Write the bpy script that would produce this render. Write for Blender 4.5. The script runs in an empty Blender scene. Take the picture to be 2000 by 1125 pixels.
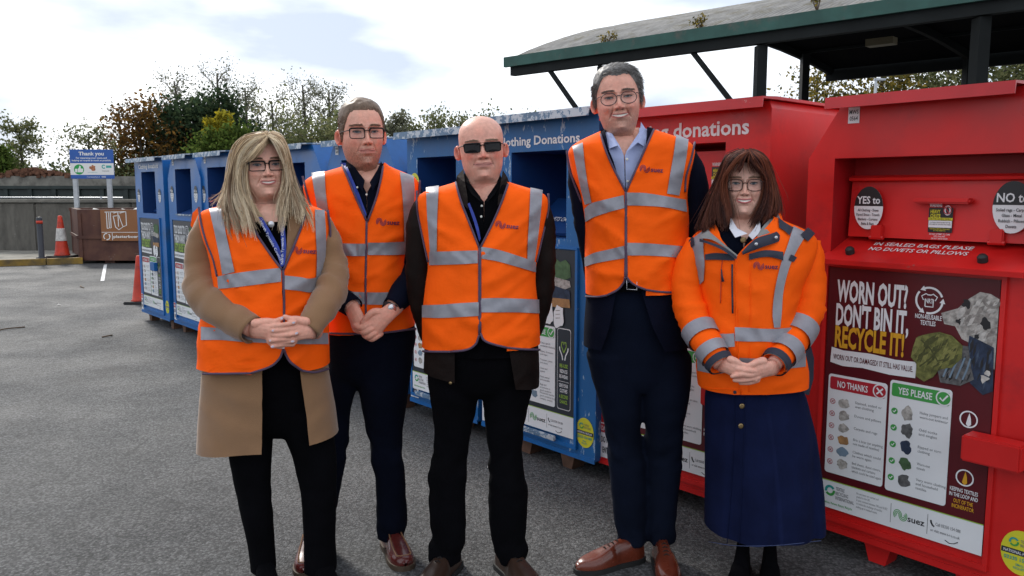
import bpy, bmesh, math, random
import numpy as np
from mathutils import Vector, Matrix, noise

random.seed(7)
rng = np.random.default_rng(7)
R = math.radians
sc = bpy.context.scene
col = sc.collection

# ------------------------------------------------------------------ camera
FPX, CAMH = 1600.0, 1.45                       # focal length in photo pixels (2000 wide), lens height in metres
PITCH = math.atan((562.5 - 373.0) / FPX)
cam_d = bpy.data.cameras.new('camera')
cam_d.sensor_width = 36.0
cam_d.lens = 36.0 * FPX / 2000.0
cam_d.clip_start, cam_d.clip_end = 0.05, 2000.0
cam = bpy.data.objects.new('camera', cam_d)
cam.location = (0, 0, CAMH)
cam.rotation_euler = (math.pi / 2 - PITCH, 0, 0)
col.objects.link(cam)
sc.camera = cam

# ------------------------------------------------------------------ light
SUN_AZ, SUN_EL = R(-32), R(38)                 # azimuth from straight ahead (negative = to the left)
world = bpy.data.worlds.new('World')
sc.world = world
world.use_nodes = True
wt = world.node_tree
for n in list(wt.nodes):
    wt.nodes.remove(n)


def wn(kind, **kw):
    n = wt.nodes.new(kind)
    for k, v in kw.items():
        setattr(n, k, v)
    return n


w_out = wn('ShaderNodeOutputWorld')
w_bg = wn('ShaderNodeBackground')
w_bg.inputs['Strength'].default_value = 0.1
w_sky = wn('ShaderNodeTexSky', sky_type='NISHITA')
w_sky.sun_disc = False
w_sky.sun_elevation = SUN_EL
w_sky.sun_rotation = SUN_AZ
w_sky.air_density, w_sky.dust_density, w_sky.ozone_density = 1.0, 1.5, 1.0
w_tc = wn('ShaderNodeTexCoord')
w_map = wn('ShaderNodeMapping')
w_map.inputs['Scale'].default_value = (1.3, 1.3, 4.0)
w_map.inputs['Location'].default_value = (0.35, 0.2, 0.0)
w_noise = wn('ShaderNodeTexNoise')
w_noise.inputs['Scale'].default_value = 2.1
w_noise.inputs['Detail'].default_value = 7.0
w_noise.inputs['Roughness'].default_value = 0.48
w_ramp = wn('ShaderNodeValToRGB')              # thick cloud (pale grey blue) to thin bright cloud
w_ramp.color_ramp.elements[0].position = 0.42
w_ramp.color_ramp.elements[0].color = (11.6, 11.9, 12.4, 1)
w_ramp.color_ramp.elements[1].position = 0.62
w_ramp.color_ramp.elements[1].color = (4.9, 5.6, 6.8, 1)
w_cover = wn('ShaderNodeMixRGB')
w_cover.inputs['Fac'].default_value = 0.88     # almost closed cloud over the clear sky
wt.links.new(w_tc.outputs['Generated'], w_map.inputs['Vector'])
wt.links.new(w_map.outputs['Vector'], w_noise.inputs['Vector'])
wt.links.new(w_noise.outputs['Fac'], w_ramp.inputs['Fac'])
wt.links.new(w_sky.outputs['Color'], w_cover.inputs['Color1'])
wt.links.new(w_ramp.outputs['Color'], w_cover.inputs['Color2'])
wt.links.new(w_cover.outputs['Color'], w_bg.inputs['Color'])
wt.links.new(w_bg.outputs['Background'], w_out.inputs['Surface'])

sun_d = bpy.data.lights.new('sun', 'SUN')
sun_d.energy = 2.4
sun_d.angle = R(10)
sun_d.color = (1.0, 0.95, 0.87)
sun = bpy.data.objects.new('sun', sun_d)
sun_dir = Vector((math.sin(SUN_AZ) * math.cos(SUN_EL), math.cos(SUN_AZ) * math.cos(SUN_EL), math.sin(SUN_EL)))
sun.rotation_euler = (-sun_dir).to_track_quat('-Z', 'Y').to_euler()
col.objects.link(sun)

vs = sc.view_settings
vs.view_transform = 'Standard'
vs.look = 'None'
vs.exposure = 0.5
vs.gamma = 1.0
vs.use_curve_mapping = False
sc.cycles.use_denoising = True
sc.cycles.max_bounces = 6

# ------------------------------------------------------------------ measuring the photograph


def ray(x, y):
    c, s = math.cos(PITCH), math.sin(PITCH)
    dz = -(y - 562.5) / FPX
    return np.array([(x - 1000.0) / FPX, c + dz * s, -s + dz * c])


def P(x, y, Y):
    """World point at distance Y ahead that the photo shows at pixel x, y."""
    r = ray(x, y)
    return r * (Y / r[1]) + np.array([0, 0, CAMH])


def G(x, y, z=0.0):
    r = ray(x, y)
    return r * ((z - CAMH) / r[2]) + np.array([0, 0, CAMH])


# ------------------------------------------------------------------ objects


def tag(o, label=None, cat=None, group=None, kind=None):
    if label: o['label'] = label
    if cat: o['category'] = cat
    if group: o['group'] = group
    if kind: o['kind'] = kind
    return o


def empty(name, loc=(0, 0, 0), rz=0.0):
    o = bpy.data.objects.new(name, None)
    o.location = loc
    o.rotation_euler = (0, 0, rz)
    o.empty_display_size = 0.1
    col.objects.link(o)
    return o


def mesh_obj(name, verts, faces, mat, parent=None, smooth=False, colors=None):
    me = bpy.data.meshes.new(name)
    me.from_pydata([tuple(float(c) for c in v) for v in verts], [], [tuple(int(i) for i in f) for f in faces])
    if smooth:
        me.polygons.foreach_set('use_smooth', [True] * len(me.polygons))
    if colors is not None:
        a = me.color_attributes.new('Col', 'FLOAT_COLOR', 'POINT')
        c = np.ones((len(verts), 4), dtype=np.float32)
        c[:, :3] = np.asarray(colors)[:, :3]
        a.data.foreach_set('color', c.ravel())
    me.update()
    if mat is not None:
        me.materials.append(mat)
    o = bpy.data.objects.new(name, me)
    col.objects.link(o)
    if parent is not None:
        o.parent = parent
    return o


def share(name, src, parent, loc=(0, 0, 0), rot=(0, 0, 0), scale=(1, 1, 1)):
    """A further copy of a piece that shares its mesh."""
    o = src.copy()
    o.name = name
    o.parent = parent
    o.location, o.rotation_euler, o.scale = loc, rot, scale
    col.objects.link(o)
    return o


class MB:
    """Collects shapes that belong to one mesh."""

    def __init__(s):
        s.v, s.f, s.c = [], [], []

    def add(s, verts, faces, color=None):
        o = len(s.v)
        s.v.extend([tuple(p) for p in verts])
        s.f.extend([tuple(i + o for i in f) for f in faces])
        s.c.extend([color or (1, 1, 1)] * len(verts))
        return s

    def box(s, x0, x1, y0, y1, z0, z1, color=None):
        v = [(x0, y0, z0), (x1, y0, z0), (x1, y1, z0), (x0, y1, z0), (x0, y0, z1), (x1, y0, z1), (x1, y1, z1), (x0, y1, z1)]
        return s.add(v, [(0, 3, 2, 1), (4, 5, 6, 7), (0, 1, 5, 4), (1, 2, 6, 5), (2, 3, 7, 6), (3, 0, 4, 7)], color)

    def bbox(s, x0, x1, y0, y1, z0, z1, b=0.004):
        """Box with small chamfers along all edges."""
        bm = bmesh.new()
        bmesh.ops.create_cube(bm, size=1.0)
        for v in bm.verts:
            v.co = ((x0 + x1) / 2 + v.co.x * (x1 - x0), (y0 + y1) / 2 + v.co.y * (y1 - y0), (z0 + z1) / 2 + v.co.z * (z1 - z0))
        bmesh.ops.bevel(bm, geom=list(bm.edges), offset=b, segments=2, affect='EDGES')
        bm.verts.index_update()
        s.add([v.co[:] for v in bm.verts], [[v.index for v in f.verts] for f in bm.faces])
        bm.free()
        return s

    def prism(s, poly, axis, a0, a1):
        """Extrude a 2-D polygon along axis 'x', 'y' or 'z' from a0 to a1."""
        def p3(p, a):
            return {'x': (a, p[0], p[1]), 'y': (p[0], a, p[1]), 'z': (p[0], p[1], a)}[axis]
        n = len(poly)
        v = [p3(p, a0) for p in poly] + [p3(p, a1) for p in poly]
        f = [tuple(range(n))[::-1], tuple(range(n, 2 * n))] + [(i, (i + 1) % n, n + (i + 1) % n, n + i) for i in range(n)]
        return s.add(v, f)

    def tube(s, pts, r, n=8, cap=True):
        v, f = sweep(np.asarray(pts, float), r, n, cap)
        return s.add(v, f)

    def bar(s, a, b, r, n=8):
        return s.tube([a, b], r, n)

    def beam(s, a, b, w, h):
        """Rectangular bar from a to b."""
        a, b = Vector(a), Vector(b)
        d = (b - a).normalized()
        up = Vector((0, 0, 1)) if abs(d.z) < 0.95 else Vector((0, 1, 0))
        x = d.cross(up).normalized() * (w / 2)
        y = x.cross(d).normalized() * (h / 2)
        v = [a - x - y, a + x - y, a + x + y, a - x + y, b - x - y, b + x - y, b + x + y, b - x + y]
        return s.add([tuple(p) for p in v], [(0, 1, 2, 3), (7, 6, 5, 4), (0, 4, 5, 1), (1, 5, 6, 2), (2, 6, 7, 3), (3, 7, 4, 0)])

    def lathe(s, prof, n=20, cx=0, cy=0):
        v = [(cx + r * math.cos(2 * math.pi * k / n), cy + r * math.sin(2 * math.pi * k / n), z) for r, z in prof for k in range(n)]
        f = [(i * n + k, i * n + (k + 1) % n, (i + 1) * n + (k + 1) % n, (i + 1) * n + k) for i in range(len(prof) - 1) for k in range(n)]
        f += [tuple(range(n))[::-1], tuple(range((len(prof) - 1) * n, len(prof) * n))]
        return s.add(v, f)

    def build(s, name, mat, parent=None, smooth=False, colors=False):
        return mesh_obj(name, s.v, s.f, mat, parent, smooth, s.c if colors else None)


def catmull(pts, m):
    """Smooth resampling of a polyline (rows of any width) to m rows."""
    p = np.asarray(pts, float)
    if len(p) == 2:
        t = np.linspace(0, 1, m)[:, None]
        return p[0] * (1 - t) + p[1] * t
    q = np.vstack([2 * p[0] - p[1], p, 2 * p[-1] - p[-2]])
    seg = len(p) - 1
    out = []
    for u in np.linspace(0, seg, m):
        i = min(int(u), seg - 1)
        t = u - i
        a, b, c, d = q[i], q[i + 1], q[i + 2], q[i + 3]
        out.append(0.5 * ((2 * b) + (c - a) * t + (2 * a - 5 * b + 4 * c - d) * t * t + (3 * b - a - 3 * c + d) * t ** 3))
    return np.array(out)


def frames(p):
    """Parallel-transported normal and binormal along a path."""
    d = np.gradient(p, axis=0)
    d /= np.linalg.norm(d, axis=1)[:, None] + 1e-12
    ref = np.array([0, 1.0, 0]) if abs(d[0][1]) < 0.9 else np.array([1.0, 0, 0])
    n = np.zeros_like(p)
    for i in range(len(p)):
        ref = ref - d[i] * ref.dot(d[i])
        ref /= np.linalg.norm(ref) + 1e-12
        n[i] = ref
    return d, n, np.cross(d, n)


def sweep(p, r, n=8, cap=True, flat=1.0, disp=None):
    """Tube along p; r scalar or per point; flat squeezes the depth direction; disp(points, along, around) adds metres."""
    m = len(p)
    r = np.full(m, r, float) if np.isscalar(r) else np.asarray(r, float)
    d, nn, bb = frames(p)
    ang = np.linspace(0, 2 * math.pi, n, endpoint=False)
    rr = r[:, None] * np.ones(n)[None]
    base = p[:, None, :] + 0 * rr[..., None]
    dirs = np.cos(ang)[None, :, None] * nn[:, None, :] * flat + np.sin(ang)[None, :, None] * bb[:, None, :]
    pts = base + dirs * rr[..., None]
    if disp is not None:
        pts = pts + dirs * disp(pts, np.linspace(0, 1, m), ang)[..., None]
    v = pts.reshape(-1, 3)
    f = [(i * n + k, i * n + (k + 1) % n, (i + 1) * n + (k + 1) % n, (i + 1) * n + k) for i in range(m - 1) for k in range(n)]
    if cap:
        f += [tuple(range(n))[::-1], tuple(range((m - 1) * n, m * n))]
    return v, f


def fuse(v, f, voxel, smooth=4):
    """One closed skin around overlapping pieces."""
    o = mesh_obj('tmp_fuse', v, f, None)
    md = o.modifiers.new('r', 'REMESH')
    md.mode = 'VOXEL'
    md.voxel_size = voxel
    if smooth:
        ms = o.modifiers.new('s', 'SMOOTH')
        ms.iterations = smooth
        ms.factor = 0.5
    dg = bpy.context.evaluated_depsgraph_get()
    me = o.evaluated_get(dg).to_mesh()
    vv = np.zeros(len(me.vertices) * 3)
    me.vertices.foreach_get('co', vv)
    ff = [tuple(p.vertices) for p in me.polygons]
    old = o.data
    bpy.data.objects.remove(o)
    bpy.data.meshes.remove(old)
    return vv.reshape(-1, 3), ff


def fbm(p, seed=0.0, oct=3):
    return noise.fractal(Vector((p[0], p[1], p[2] + seed)), 1.0, 2.0, oct)


# ------------------------------------------------------------------ materials
MATS = {}


def mat(name, color, rough=0.6, metal=0.0, var=0.0, vscale=4.0, bump=0.0, bscale=60.0, dirt=None, dscale=2.0, damount=0.0,
        spec=0.5, vcol=False, coat=0.0, sheen=0.0, sss=0.0, stretch=None, rvar=0.0, trans=0.0, ior=1.45, chip=None, chip_amt=0.0):
    """Principled material with colour variation, relief, dirt patches and chips, all in object space."""
    if name in MATS:
        return MATS[name]
    m = bpy.data.materials.new(name)
    m.use_nodes = True
    t = m.node_tree
    b = t.nodes['Principled BSDF']
    L = t.links.new
    b.inputs['Roughness'].default_value = rough
    b.inputs['Metallic'].default_value = metal
    b.inputs['Specular IOR Level'].default_value = spec
    b.inputs['IOR'].default_value = ior
    if coat: b.inputs['Coat Weight'].default_value = coat
    if sheen: b.inputs['Sheen Weight'].default_value = sheen
    if trans: b.inputs['Transmission Weight'].default_value = trans
    if sss:
        b.inputs['Subsurface Weight'].default_value = sss
        b.inputs['Subsurface Radius'].default_value = (0.012, 0.005, 0.003)
        b.inputs['Subsurface Scale'].default_value = 0.6
    tc = t.nodes.new('ShaderNodeTexCoord')
    vec = tc.outputs['Object']
    if stretch:
        mp = t.nodes.new('ShaderNodeMapping')
        mp.inputs['Scale'].default_value = stretch
        L(vec, mp.inputs['Vector'])
        vec = mp.outputs['Vector']

    def nz(scale, detail=4.0, rgh=0.55):
        n = t.nodes.new('ShaderNodeTexNoise')
        n.inputs['Scale'].default_value = scale
        n.inputs['Detail'].default_value = detail
        n.inputs['Roughness'].default_value = rgh
        L(vec, n.inputs['Vector'])
        return n

    def mix(fac, a, c, mode='MIX'):
        n = t.nodes.new('ShaderNodeMixRGB')
        n.blend_type = mode
        for sock, val in ((n.inputs['Fac'], fac), (n.inputs['Color1'], a), (n.inputs['Color2'], c)):
            if hasattr(val, 'is_output') or isinstance(val, bpy.types.NodeSocket):
                L(val, sock)
            elif isinstance(val, (int, float)):
                sock.default_value = val
            else:
                sock.default_value = (*val[:3], 1)
        return n.outputs['Color']

    def ramp(sock, a, c):
        n = t.nodes.new('ShaderNodeMapRange')
        n.inputs['From Min'].default_value = a
        n.inputs['From Max'].default_value = c
        L(sock, n.inputs['Value'])
        return n.outputs['Result']
    if vcol:
        at = t.nodes.new('ShaderNodeVertexColor')
        at.layer_name = 'Col'
        cur = at.outputs['Color']
    else:
        rgb = t.nodes.new('ShaderNodeRGB')
        rgb.outputs[0].default_value = (*color, 1)
        cur = rgb.outputs[0]
    if var:
        n = nz(vscale)
        lo, hi = 1 - var, 1 + var
        mr = t.nodes.new('ShaderNodeMapRange')
        mr.inputs['From Min'].default_value, mr.inputs['From Max'].default_value = 0.3, 0.7
        mr.inputs['To Min'].default_value, mr.inputs['To Max'].default_value = lo, hi
        L(n.outputs['Fac'], mr.inputs['Value'])
        cur = mix(1.0, cur, mr.outputs['Result'], 'MULTIPLY')
        if rvar:
            mr2 = t.nodes.new('ShaderNodeMapRange')
            mr2.inputs['From Min'].default_value, mr2.inputs['From Max'].default_value = 0.3, 0.7
            mr2.inputs['To Min'].default_value, mr2.inputs['To Max'].default_value = rough - rvar, rough + rvar
            L(n.outputs['Fac'], mr2.inputs['Value'])
            L(mr2.outputs['Result'], b.inputs['Roughness'])
    if dirt is not None:
        n = nz(dscale, 6.0, 0.65)
        fac = ramp(n.outputs['Fac'], 0.62 - damount, 0.72)
        cur = mix(fac, cur, dirt)
    if chip is not None:
        n = nz(23.0, 8.0, 0.7)
        n2 = nz(3.0, 2.0)
        ad = t.nodes.new('ShaderNodeMath')
        ad.operation = 'MULTIPLY_ADD'
        L(n.outputs['Fac'], ad.inputs[0])
        ad.inputs[1].default_value = 1.0
        mu = t.nodes.new('ShaderNodeMath')
        mu.operation = 'MULTIPLY'
        L(n2.outputs['Fac'], mu.inputs[0])
        mu.inputs[1].default_value = 0.5
        L(mu.outputs[0], ad.inputs[2])
        fac = ramp(ad.outputs[0], 0.98 - chip_amt, 1.0 - chip_amt)
        cur = mix(fac, cur, chip)
    L(cur, b.inputs['Base Color'])
    if bump:
        n = nz(bscale, 5.0, 0.6)
        bp = t.nodes.new('ShaderNodeBump')
        bp.inputs['Strength'].default_value = bump
        bp.inputs['Distance'].default_value = 0.01
        L(n.outputs['Fac'], bp.inputs['Height'])
        L(bp.outputs['Normal'], b.inputs['Normal'])
    MATS[name] = m
    return m


# ------------------------------------------------------------------ lettering
_txt = {}


def text_geo(s, bold=0.0, align='LEFT'):
    """Vertices (x, z on the baseline, cap height about 0.7) and faces of a line of lettering at size 1."""
    key = (s, bold, align)
    if key in _txt:
        return _txt[key]
    cu = bpy.data.curves.new('tmp_text', 'FONT')
    cu.body = s
    cu.size = 1.0
    cu.offset = bold
    cu.resolution_u = 2
    cu.fill_mode = 'FRONT'
    o = bpy.data.objects.new('tmp_text', cu)
    col.objects.link(o)
    dg = bpy.context.evaluated_depsgraph_get()
    me = o.evaluated_get(dg).to_mesh()
    v = np.array([x.co[:2] for x in me.vertices]) if len(me.vertices) else np.zeros((0, 2))
    f = [tuple(p.vertices) for p in me.polygons]
    bpy.data.objects.remove(o)
    bpy.data.curves.remove(cu)
    if len(v):
        v[:, 0] -= v[:, 0].min()
    _txt[key] = (v, f)
    return _txt[key]


class Face:
    """A flat printed surface: u to the viewer's right, v up. What is printed is collected and built as one mesh per name and colour;
    every layer lies on a plane of its own, a little in front of the one below."""

    def __init__(s, parent, x0, z0, y, w, h, tilt=0.0):
        s.p, s.x0, s.z0, s.y, s.w, s.h, s.tilt, s.acc = parent, x0, z0, y, w, h, tilt, {}

    def at(s, u, v, lay):
        return (s.x0 + u * s.w, s.y - lay * 0.0008 + s.tilt * v * s.h, s.z0 + v * s.h)

    def put(s, name, v, f, m):
        V, Fc = s.acc.setdefault((name, m.name), ([], []))
        o = len(V)
        V += v
        Fc += [tuple(i + o for i in q) for q in f]

    def flush(s, parent=None):
        out = [mesh_obj(nm, V, Fc, MATS[mn], parent or s.p) for (nm, mn), (V, Fc) in s.acc.items()]
        for o in out:
            if o.name.startswith(('lettering', 'picture', 'icon')): o['kind'] = 'stuff'          # flat print
        s.acc = {}
        return out

    def poly(s, name, pts, m, lay=1):
        s.put(name, [s.at(u, w_, lay) for u, w_ in pts], [tuple(range(len(pts)))], m)

    def rect(s, name, u0, v0, u1, v1, m, lay=1, r=0.0):
        if not r:
            return s.poly(name, [(u0, v0), (u1, v0), (u1, v1), (u0, v1)], m, lay)
        rx, rz = r / s.w, r / s.h
        pts = []
        for cx, cz, a0 in ((u1 - rx, v1 - rz, 0), (u0 + rx, v1 - rz, 90), (u0 + rx, v0 + rz, 180), (u1 - rx, v0 + rz, 270)):
            for k in range(5):
                a = R(a0 + k * 22.5)
                pts.append((cx + rx * math.cos(a), cz + rz * math.sin(a)))
        s.poly(name, pts, m, lay)

    def ell(s, name, u, v, ru, rv, m, lay=1, n=24, a0=0, a1=360):
        s.poly(name, [(u + ru * math.cos(R(a0 + (a1 - a0) * k / n)), v + rv * math.sin(R(a0 + (a1 - a0) * k / n)))
                      for k in range(n + (a1 - a0 < 360))], m, lay)

    def ring(s, name, u, v, r, th, m, lay=1, a0=0, a1=360, n=24):
        """r, th in metres."""
        s.line(name, [(u + r * math.cos(R(a0 + (a1 - a0) * k / n)) / s.w, v + r * math.sin(R(a0 + (a1 - a0) * k / n)) / s.h) for k in range(n + 1)], th, m, lay)

    def line(s, name, pts, th, m, lay=1):
        q = np.array([(u * s.w, v * s.h) for u, v in pts])
        d = np.gradient(q, axis=0)
        d /= np.linalg.norm(d, axis=1)[:, None] + 1e-9
        nrm = np.stack([-d[:, 1], d[:, 0]], 1) * th / 2
        vv = []
        for a, b in zip(q + nrm, q - nrm):
            vv += [s.at(a[0] / s.w, a[1] / s.h, lay), s.at(b[0] / s.w, b[1] / s.h, lay)]
        s.put(name, vv, [(2 * k, 2 * k + 1, 2 * k + 3, 2 * k + 2) for k in range(len(q) - 1)], m)

    def text(s, string, u, v, hgt, m, width=None, bold=0.0, lay=3, align='L', name='lettering', lead=1.55):
        """hgt = capital height and width = line width, as shares of the face; a list of strings is set as lines (v = first baseline)."""
        lines = string if isinstance(string, list) else [string]
        k = hgt * s.h / 0.70
        sx = 1.0
        if width:
            sx = width * s.w / max(text_geo(q, bold)[0][:, 0].max() * k for q in lines if q.strip())
        for i, ln in enumerate(lines):
            g, f = text_geo(ln, bold)
            if not len(g):
                continue
            x = g[:, 0] * k * sx
            if align == 'C': x = x - x.max() / 2
            if align == 'R': x = x - x.max()
            z = g[:, 1] * k - i * hgt * s.h * lead
            s.put(name, [s.at(u + a / s.w, v + b / s.h, lay) for a, b in zip(x, z)], f, m)

    def swirl(s, u, v, size, m, lay=3, name='emblem'):
        """The striped S emblem; size = its width in metres."""
        for r in (0.22, 0.42, 0.62):
            q = 0.84 - r
            pts = [(-0.42 + r * math.cos(R(a)), 1.25 * r * math.sin(R(a))) for a in range(228, -1, -12)]
            pts += [(0.42 + q * math.cos(R(a)), 1.25 * q * math.sin(R(a))) for a in range(192, 409, 12)]
            k = size / 2.08
            s.line(name, [(u + a * k / s.w, v + b * k / s.h) for a, b in pts], size * 0.055, m, lay)


# ------------------------------------------------------------------ print colours
PW = mat('print white', (0.70, 0.71, 0.72), 0.38, var=0.06, vscale=3)
PK = mat('print black', (0.016, 0.016, 0.018), 0.4)
PG = mat('print grey', (0.14, 0.14, 0.15), 0.45)
PMAR = mat('print maroon', (0.085, 0.006, 0.010), 0.33, var=0.12, vscale=3)
PNAVY = mat('print charcoal', (0.022, 0.027, 0.036), 0.35, var=0.2, vscale=3)
PRED = mat('print red', (0.40, 0.018, 0.03), 0.4)
PGRN = mat('print green', (0.05, 0.30, 0.06), 0.4)
PLIME = mat('print lime', (0.26, 0.42, 0.05), 0.4)
PGOLD = mat('print gold', (0.62, 0.32, 0.02), 0.4)
PYEL = mat('print yellow', (0.62, 0.58, 0.03), 0.42, var=0.1)
PKNIT = mat('print grey knit', (0.36, 0.34, 0.31), 0.7, var=0.5, vscale=55, bump=0.3, bscale=160)
PKNIT2 = mat('print dark knit', (0.10, 0.10, 0.10), 0.7, var=0.5, vscale=60)
PTOWEL = mat('print olive towel', (0.13, 0.135, 0.035), 0.7, var=0.45, vscale=50, bump=0.3, bscale=120)
PGREEN2 = mat('print green cloth', (0.06, 0.12, 0.05), 0.7, var=0.4, vscale=30)
PJEAN = mat('print denim', (0.018, 0.03, 0.06), 0.7, var=0.5, vscale=40)
PTAN = mat('print tan', (0.34, 0.18, 0.07), 0.7, var=0.3, vscale=30)
PLBLUE = mat('print slate blue', (0.16, 0.23, 0.30), 0.6, var=0.2)
PKNIT3 = mat('print mid knit', (0.24, 0.22, 0.20), 0.7, var=0.4, vscale=60)
PKNIT4 = mat('print light knit', (0.46, 0.44, 0.41), 0.7, var=0.3, vscale=60)
PTOWEL2 = mat('print light towel', (0.19, 0.19, 0.055), 0.7, var=0.3, vscale=60)
PTOWEL3 = mat('print dark towel', (0.06, 0.065, 0.018), 0.7, var=0.3, vscale=60)
PJEAN2 = mat('print pale denim', (0.05, 0.075, 0.12), 0.7, var=0.4, vscale=60)
PTEAL = mat('print teal', (0.02, 0.28, 0.25), 0.5)


def wobbly(cx, cy, rx, ry, n=28, amp=0.14, seed=0.0):
    out = []
    for k in range(n):
        a = 2 * math.pi * k / n
        q = 1 + amp * noise.noise(Vector((math.cos(a) * 1.7 + seed, math.sin(a) * 1.7, seed * 3.1))) * 1.6
        out.append((cx + rx * q * math.cos(a), cy + ry * q * math.sin(a)))
    return out


# ------------------------------------------------------------------ ground


def asphalt():
    m = bpy.data.materials.new('asphalt')
    m.use_nodes = True
    t = m.node_tree
    b = t.nodes['Principled BSDF']
    L = t.links.new
    tc = t.nodes.new('ShaderNodeTexCoord')

    def nz(scale, det, rgh=.6):
        n = t.nodes.new('ShaderNodeTexNoise')
        n.inputs['Scale'].default_value, n.inputs['Detail'].default_value, n.inputs['Roughness'].default_value = scale, det, rgh
        L(tc.outputs['Object'], n.inputs['Vector'])
        return n.outputs['Fac']

    def mr(s, a, c, lo, hi):
        n = t.nodes.new('ShaderNodeMapRange')
        for k, x in zip(('From Min', 'From Max', 'To Min', 'To Max'), (a, c, lo, hi)):
            n.inputs[k].default_value = x
        L(s, n.inputs['Value'])
        return n.outputs['Result']

    def mx(fac, a, c, mode='MIX'):
        n = t.nodes.new('ShaderNodeMixRGB')
        n.blend_type = mode
        for sock, val in ((n.inputs['Fac'], fac), (n.inputs['Color1'], a), (n.inputs['Color2'], c)):
            if isinstance(val, bpy.types.NodeSocket): L(val, sock)
            elif isinstance(val, (int, float)): sock.default_value = val
            else: sock.default_value = (*val, 1)
        return n.outputs['Color']
    vo = t.nodes.new('ShaderNodeTexVoronoi')
    vo.inputs['Scale'].default_value = 95
    L(tc.outputs['Object'], vo.inputs['Vector'])
    vo2 = t.nodes.new('ShaderNodeTexVoronoi')
    vo2.inputs['Scale'].default_value = 210
    L(tc.outputs['Object'], vo2.inputs['Vector'])
    sep = t.nodes.new('ShaderNodeSeparateColor')
    L(vo.outputs['Color'], sep.inputs['Color'])
    stone = mr(sep.outputs['Red'], 0, 1, .04, .145)
    c = mx(1.0, (.97, .985, 1.0), stone, 'MULTIPLY')
    c = mx(mr(vo.outputs['Distance'], .35, .75, 0, .62), c, (.03, .03, .032))
    c = mx(1.0, c, mr(nz(.45, 5), .3, .7, .82, 1.2), 'MULTIPLY')
    c = mx(1.0, c, mr(nz(6, 4), .3, .7, .88, 1.12), 'MULTIPLY')
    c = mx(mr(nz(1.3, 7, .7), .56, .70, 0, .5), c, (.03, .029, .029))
    c = mx(mr(nz(2.1, 8, .75), .66, .72, 0, .35), c, (.12, .12, .12))
    # cracks
    vc = t.nodes.new('ShaderNodeTexVoronoi')
    vc.feature = 'DISTANCE_TO_EDGE'
    vc.inputs['Scale'].default_value = .42
    wv = t.nodes.new('ShaderNodeVectorMath')
    wv.operation = 'ADD'
    nn = t.nodes.new('ShaderNodeTexNoise')
    nn.inputs['Scale'].default_value = 1.6
    nn.inputs['Detail'].default_value = 6
    L(tc.outputs['Object'], nn.inputs['Vector'])
    sc_ = t.nodes.new('ShaderNodeVectorMath')
    sc_.operation = 'SCALE'
    sc_.inputs['Scale'].default_value = .7
    L(nn.outputs['Color'], sc_.inputs[0])
    L(tc.outputs['Object'], wv.inputs[0])
    L(sc_.outputs[0], wv.inputs[1])
    L(wv.outputs[0], vc.inputs['Vector'])
    crack = mr(vc.outputs['Distance'], .0, .005, 1, 0)
    ck = t.nodes.new('ShaderNodeMath')
    ck.operation = 'MULTIPLY'
    L(crack, ck.inputs[0])
    L(mr(nz(.8, 2), .55, .65, 0, .6), ck.inputs[1])
    c = mx(ck.outputs[0], c, (.018, .018, .018))
    L(c, b.inputs['Base Color'])
    L(mr(nz(1.1, 5), .3, .7, .62, .85), b.inputs['Roughness'])
    b.inputs['Specular IOR Level'].default_value = .22
    ad = t.nodes.new('ShaderNodeMath')
    ad.operation = 'MULTIPLY_ADD'
    L(vo.outputs['Distance'], ad.inputs[0])
    ad.inputs[1].default_value = -1.0
    L(vo2.outputs['Distance'], ad.inputs[2])
    bp = t.nodes.new('ShaderNodeBump')
    bp.inputs['Strength'].default_value = .75
    bp.inputs['Distance'].default_value = .004
    L(ad.outputs[0], bp.inputs['Height'])
    L(bp.outputs['Normal'], b.inputs['Normal'])
    return m


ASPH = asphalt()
GRASS_SOIL = mat('rough grass soil', (0.06, 0.07, 0.03), .95, var=.4, vscale=.7)
v, f = [], []
xs = [-400, -120, -40, -16, -6, 0, 4, 8, 14, 40, 120, 400]
ys = [-60, -10, 0, 2, 4, 8, 14, 24, 45, 120, 400, 900]
for y in ys:
    for x in xs:
        v.append((x, y, 0))
n = len(xs)
f = [(j * n + i, j * n + i + 1, (j + 1) * n + i + 1, (j + 1) * n + i) for j in range(len(ys) - 1) for i in range(n - 1)]
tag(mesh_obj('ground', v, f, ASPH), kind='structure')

CONC = mat('weathered concrete', (.15, .14, .12), .9, var=.45, vscale=1.5, bump=.5, bscale=14, dirt=(.022, .021, .018), dscale=1.6, damount=.20, stretch=(1, 1, .35), chip=(.26, .25, .23), chip_amt=.02)
CONC2 = mat('pale concrete', (.19, .18, .155), .9, var=.35, vscale=1.5, bump=.4, bscale=12, dirt=(.05, .047, .04), dscale=1.6, damount=.14)
CONC_W = mat('whitewashed concrete', (.40, .42, .46), .85, var=.15, vscale=2, bump=.2)
YELLOW_WORN = mat('worn yellow kerb paint', (.24, .145, .02), .8, var=.4, vscale=5, bump=.3, bscale=20, dirt=(.06, .052, .042), dscale=3.0, damount=.24)
GALV = mat('galvanised steel', (.42, .44, .46), .45, metal=.6, var=.15, vscale=8)
DARK_GREEN = mat('dark green steel', (.018, .028, .026), .6, var=.35, vscale=2.5)
ROAD_WHITE = mat('worn white road paint', (.55, .55, .55), .8, var=.35, vscale=9)

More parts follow.
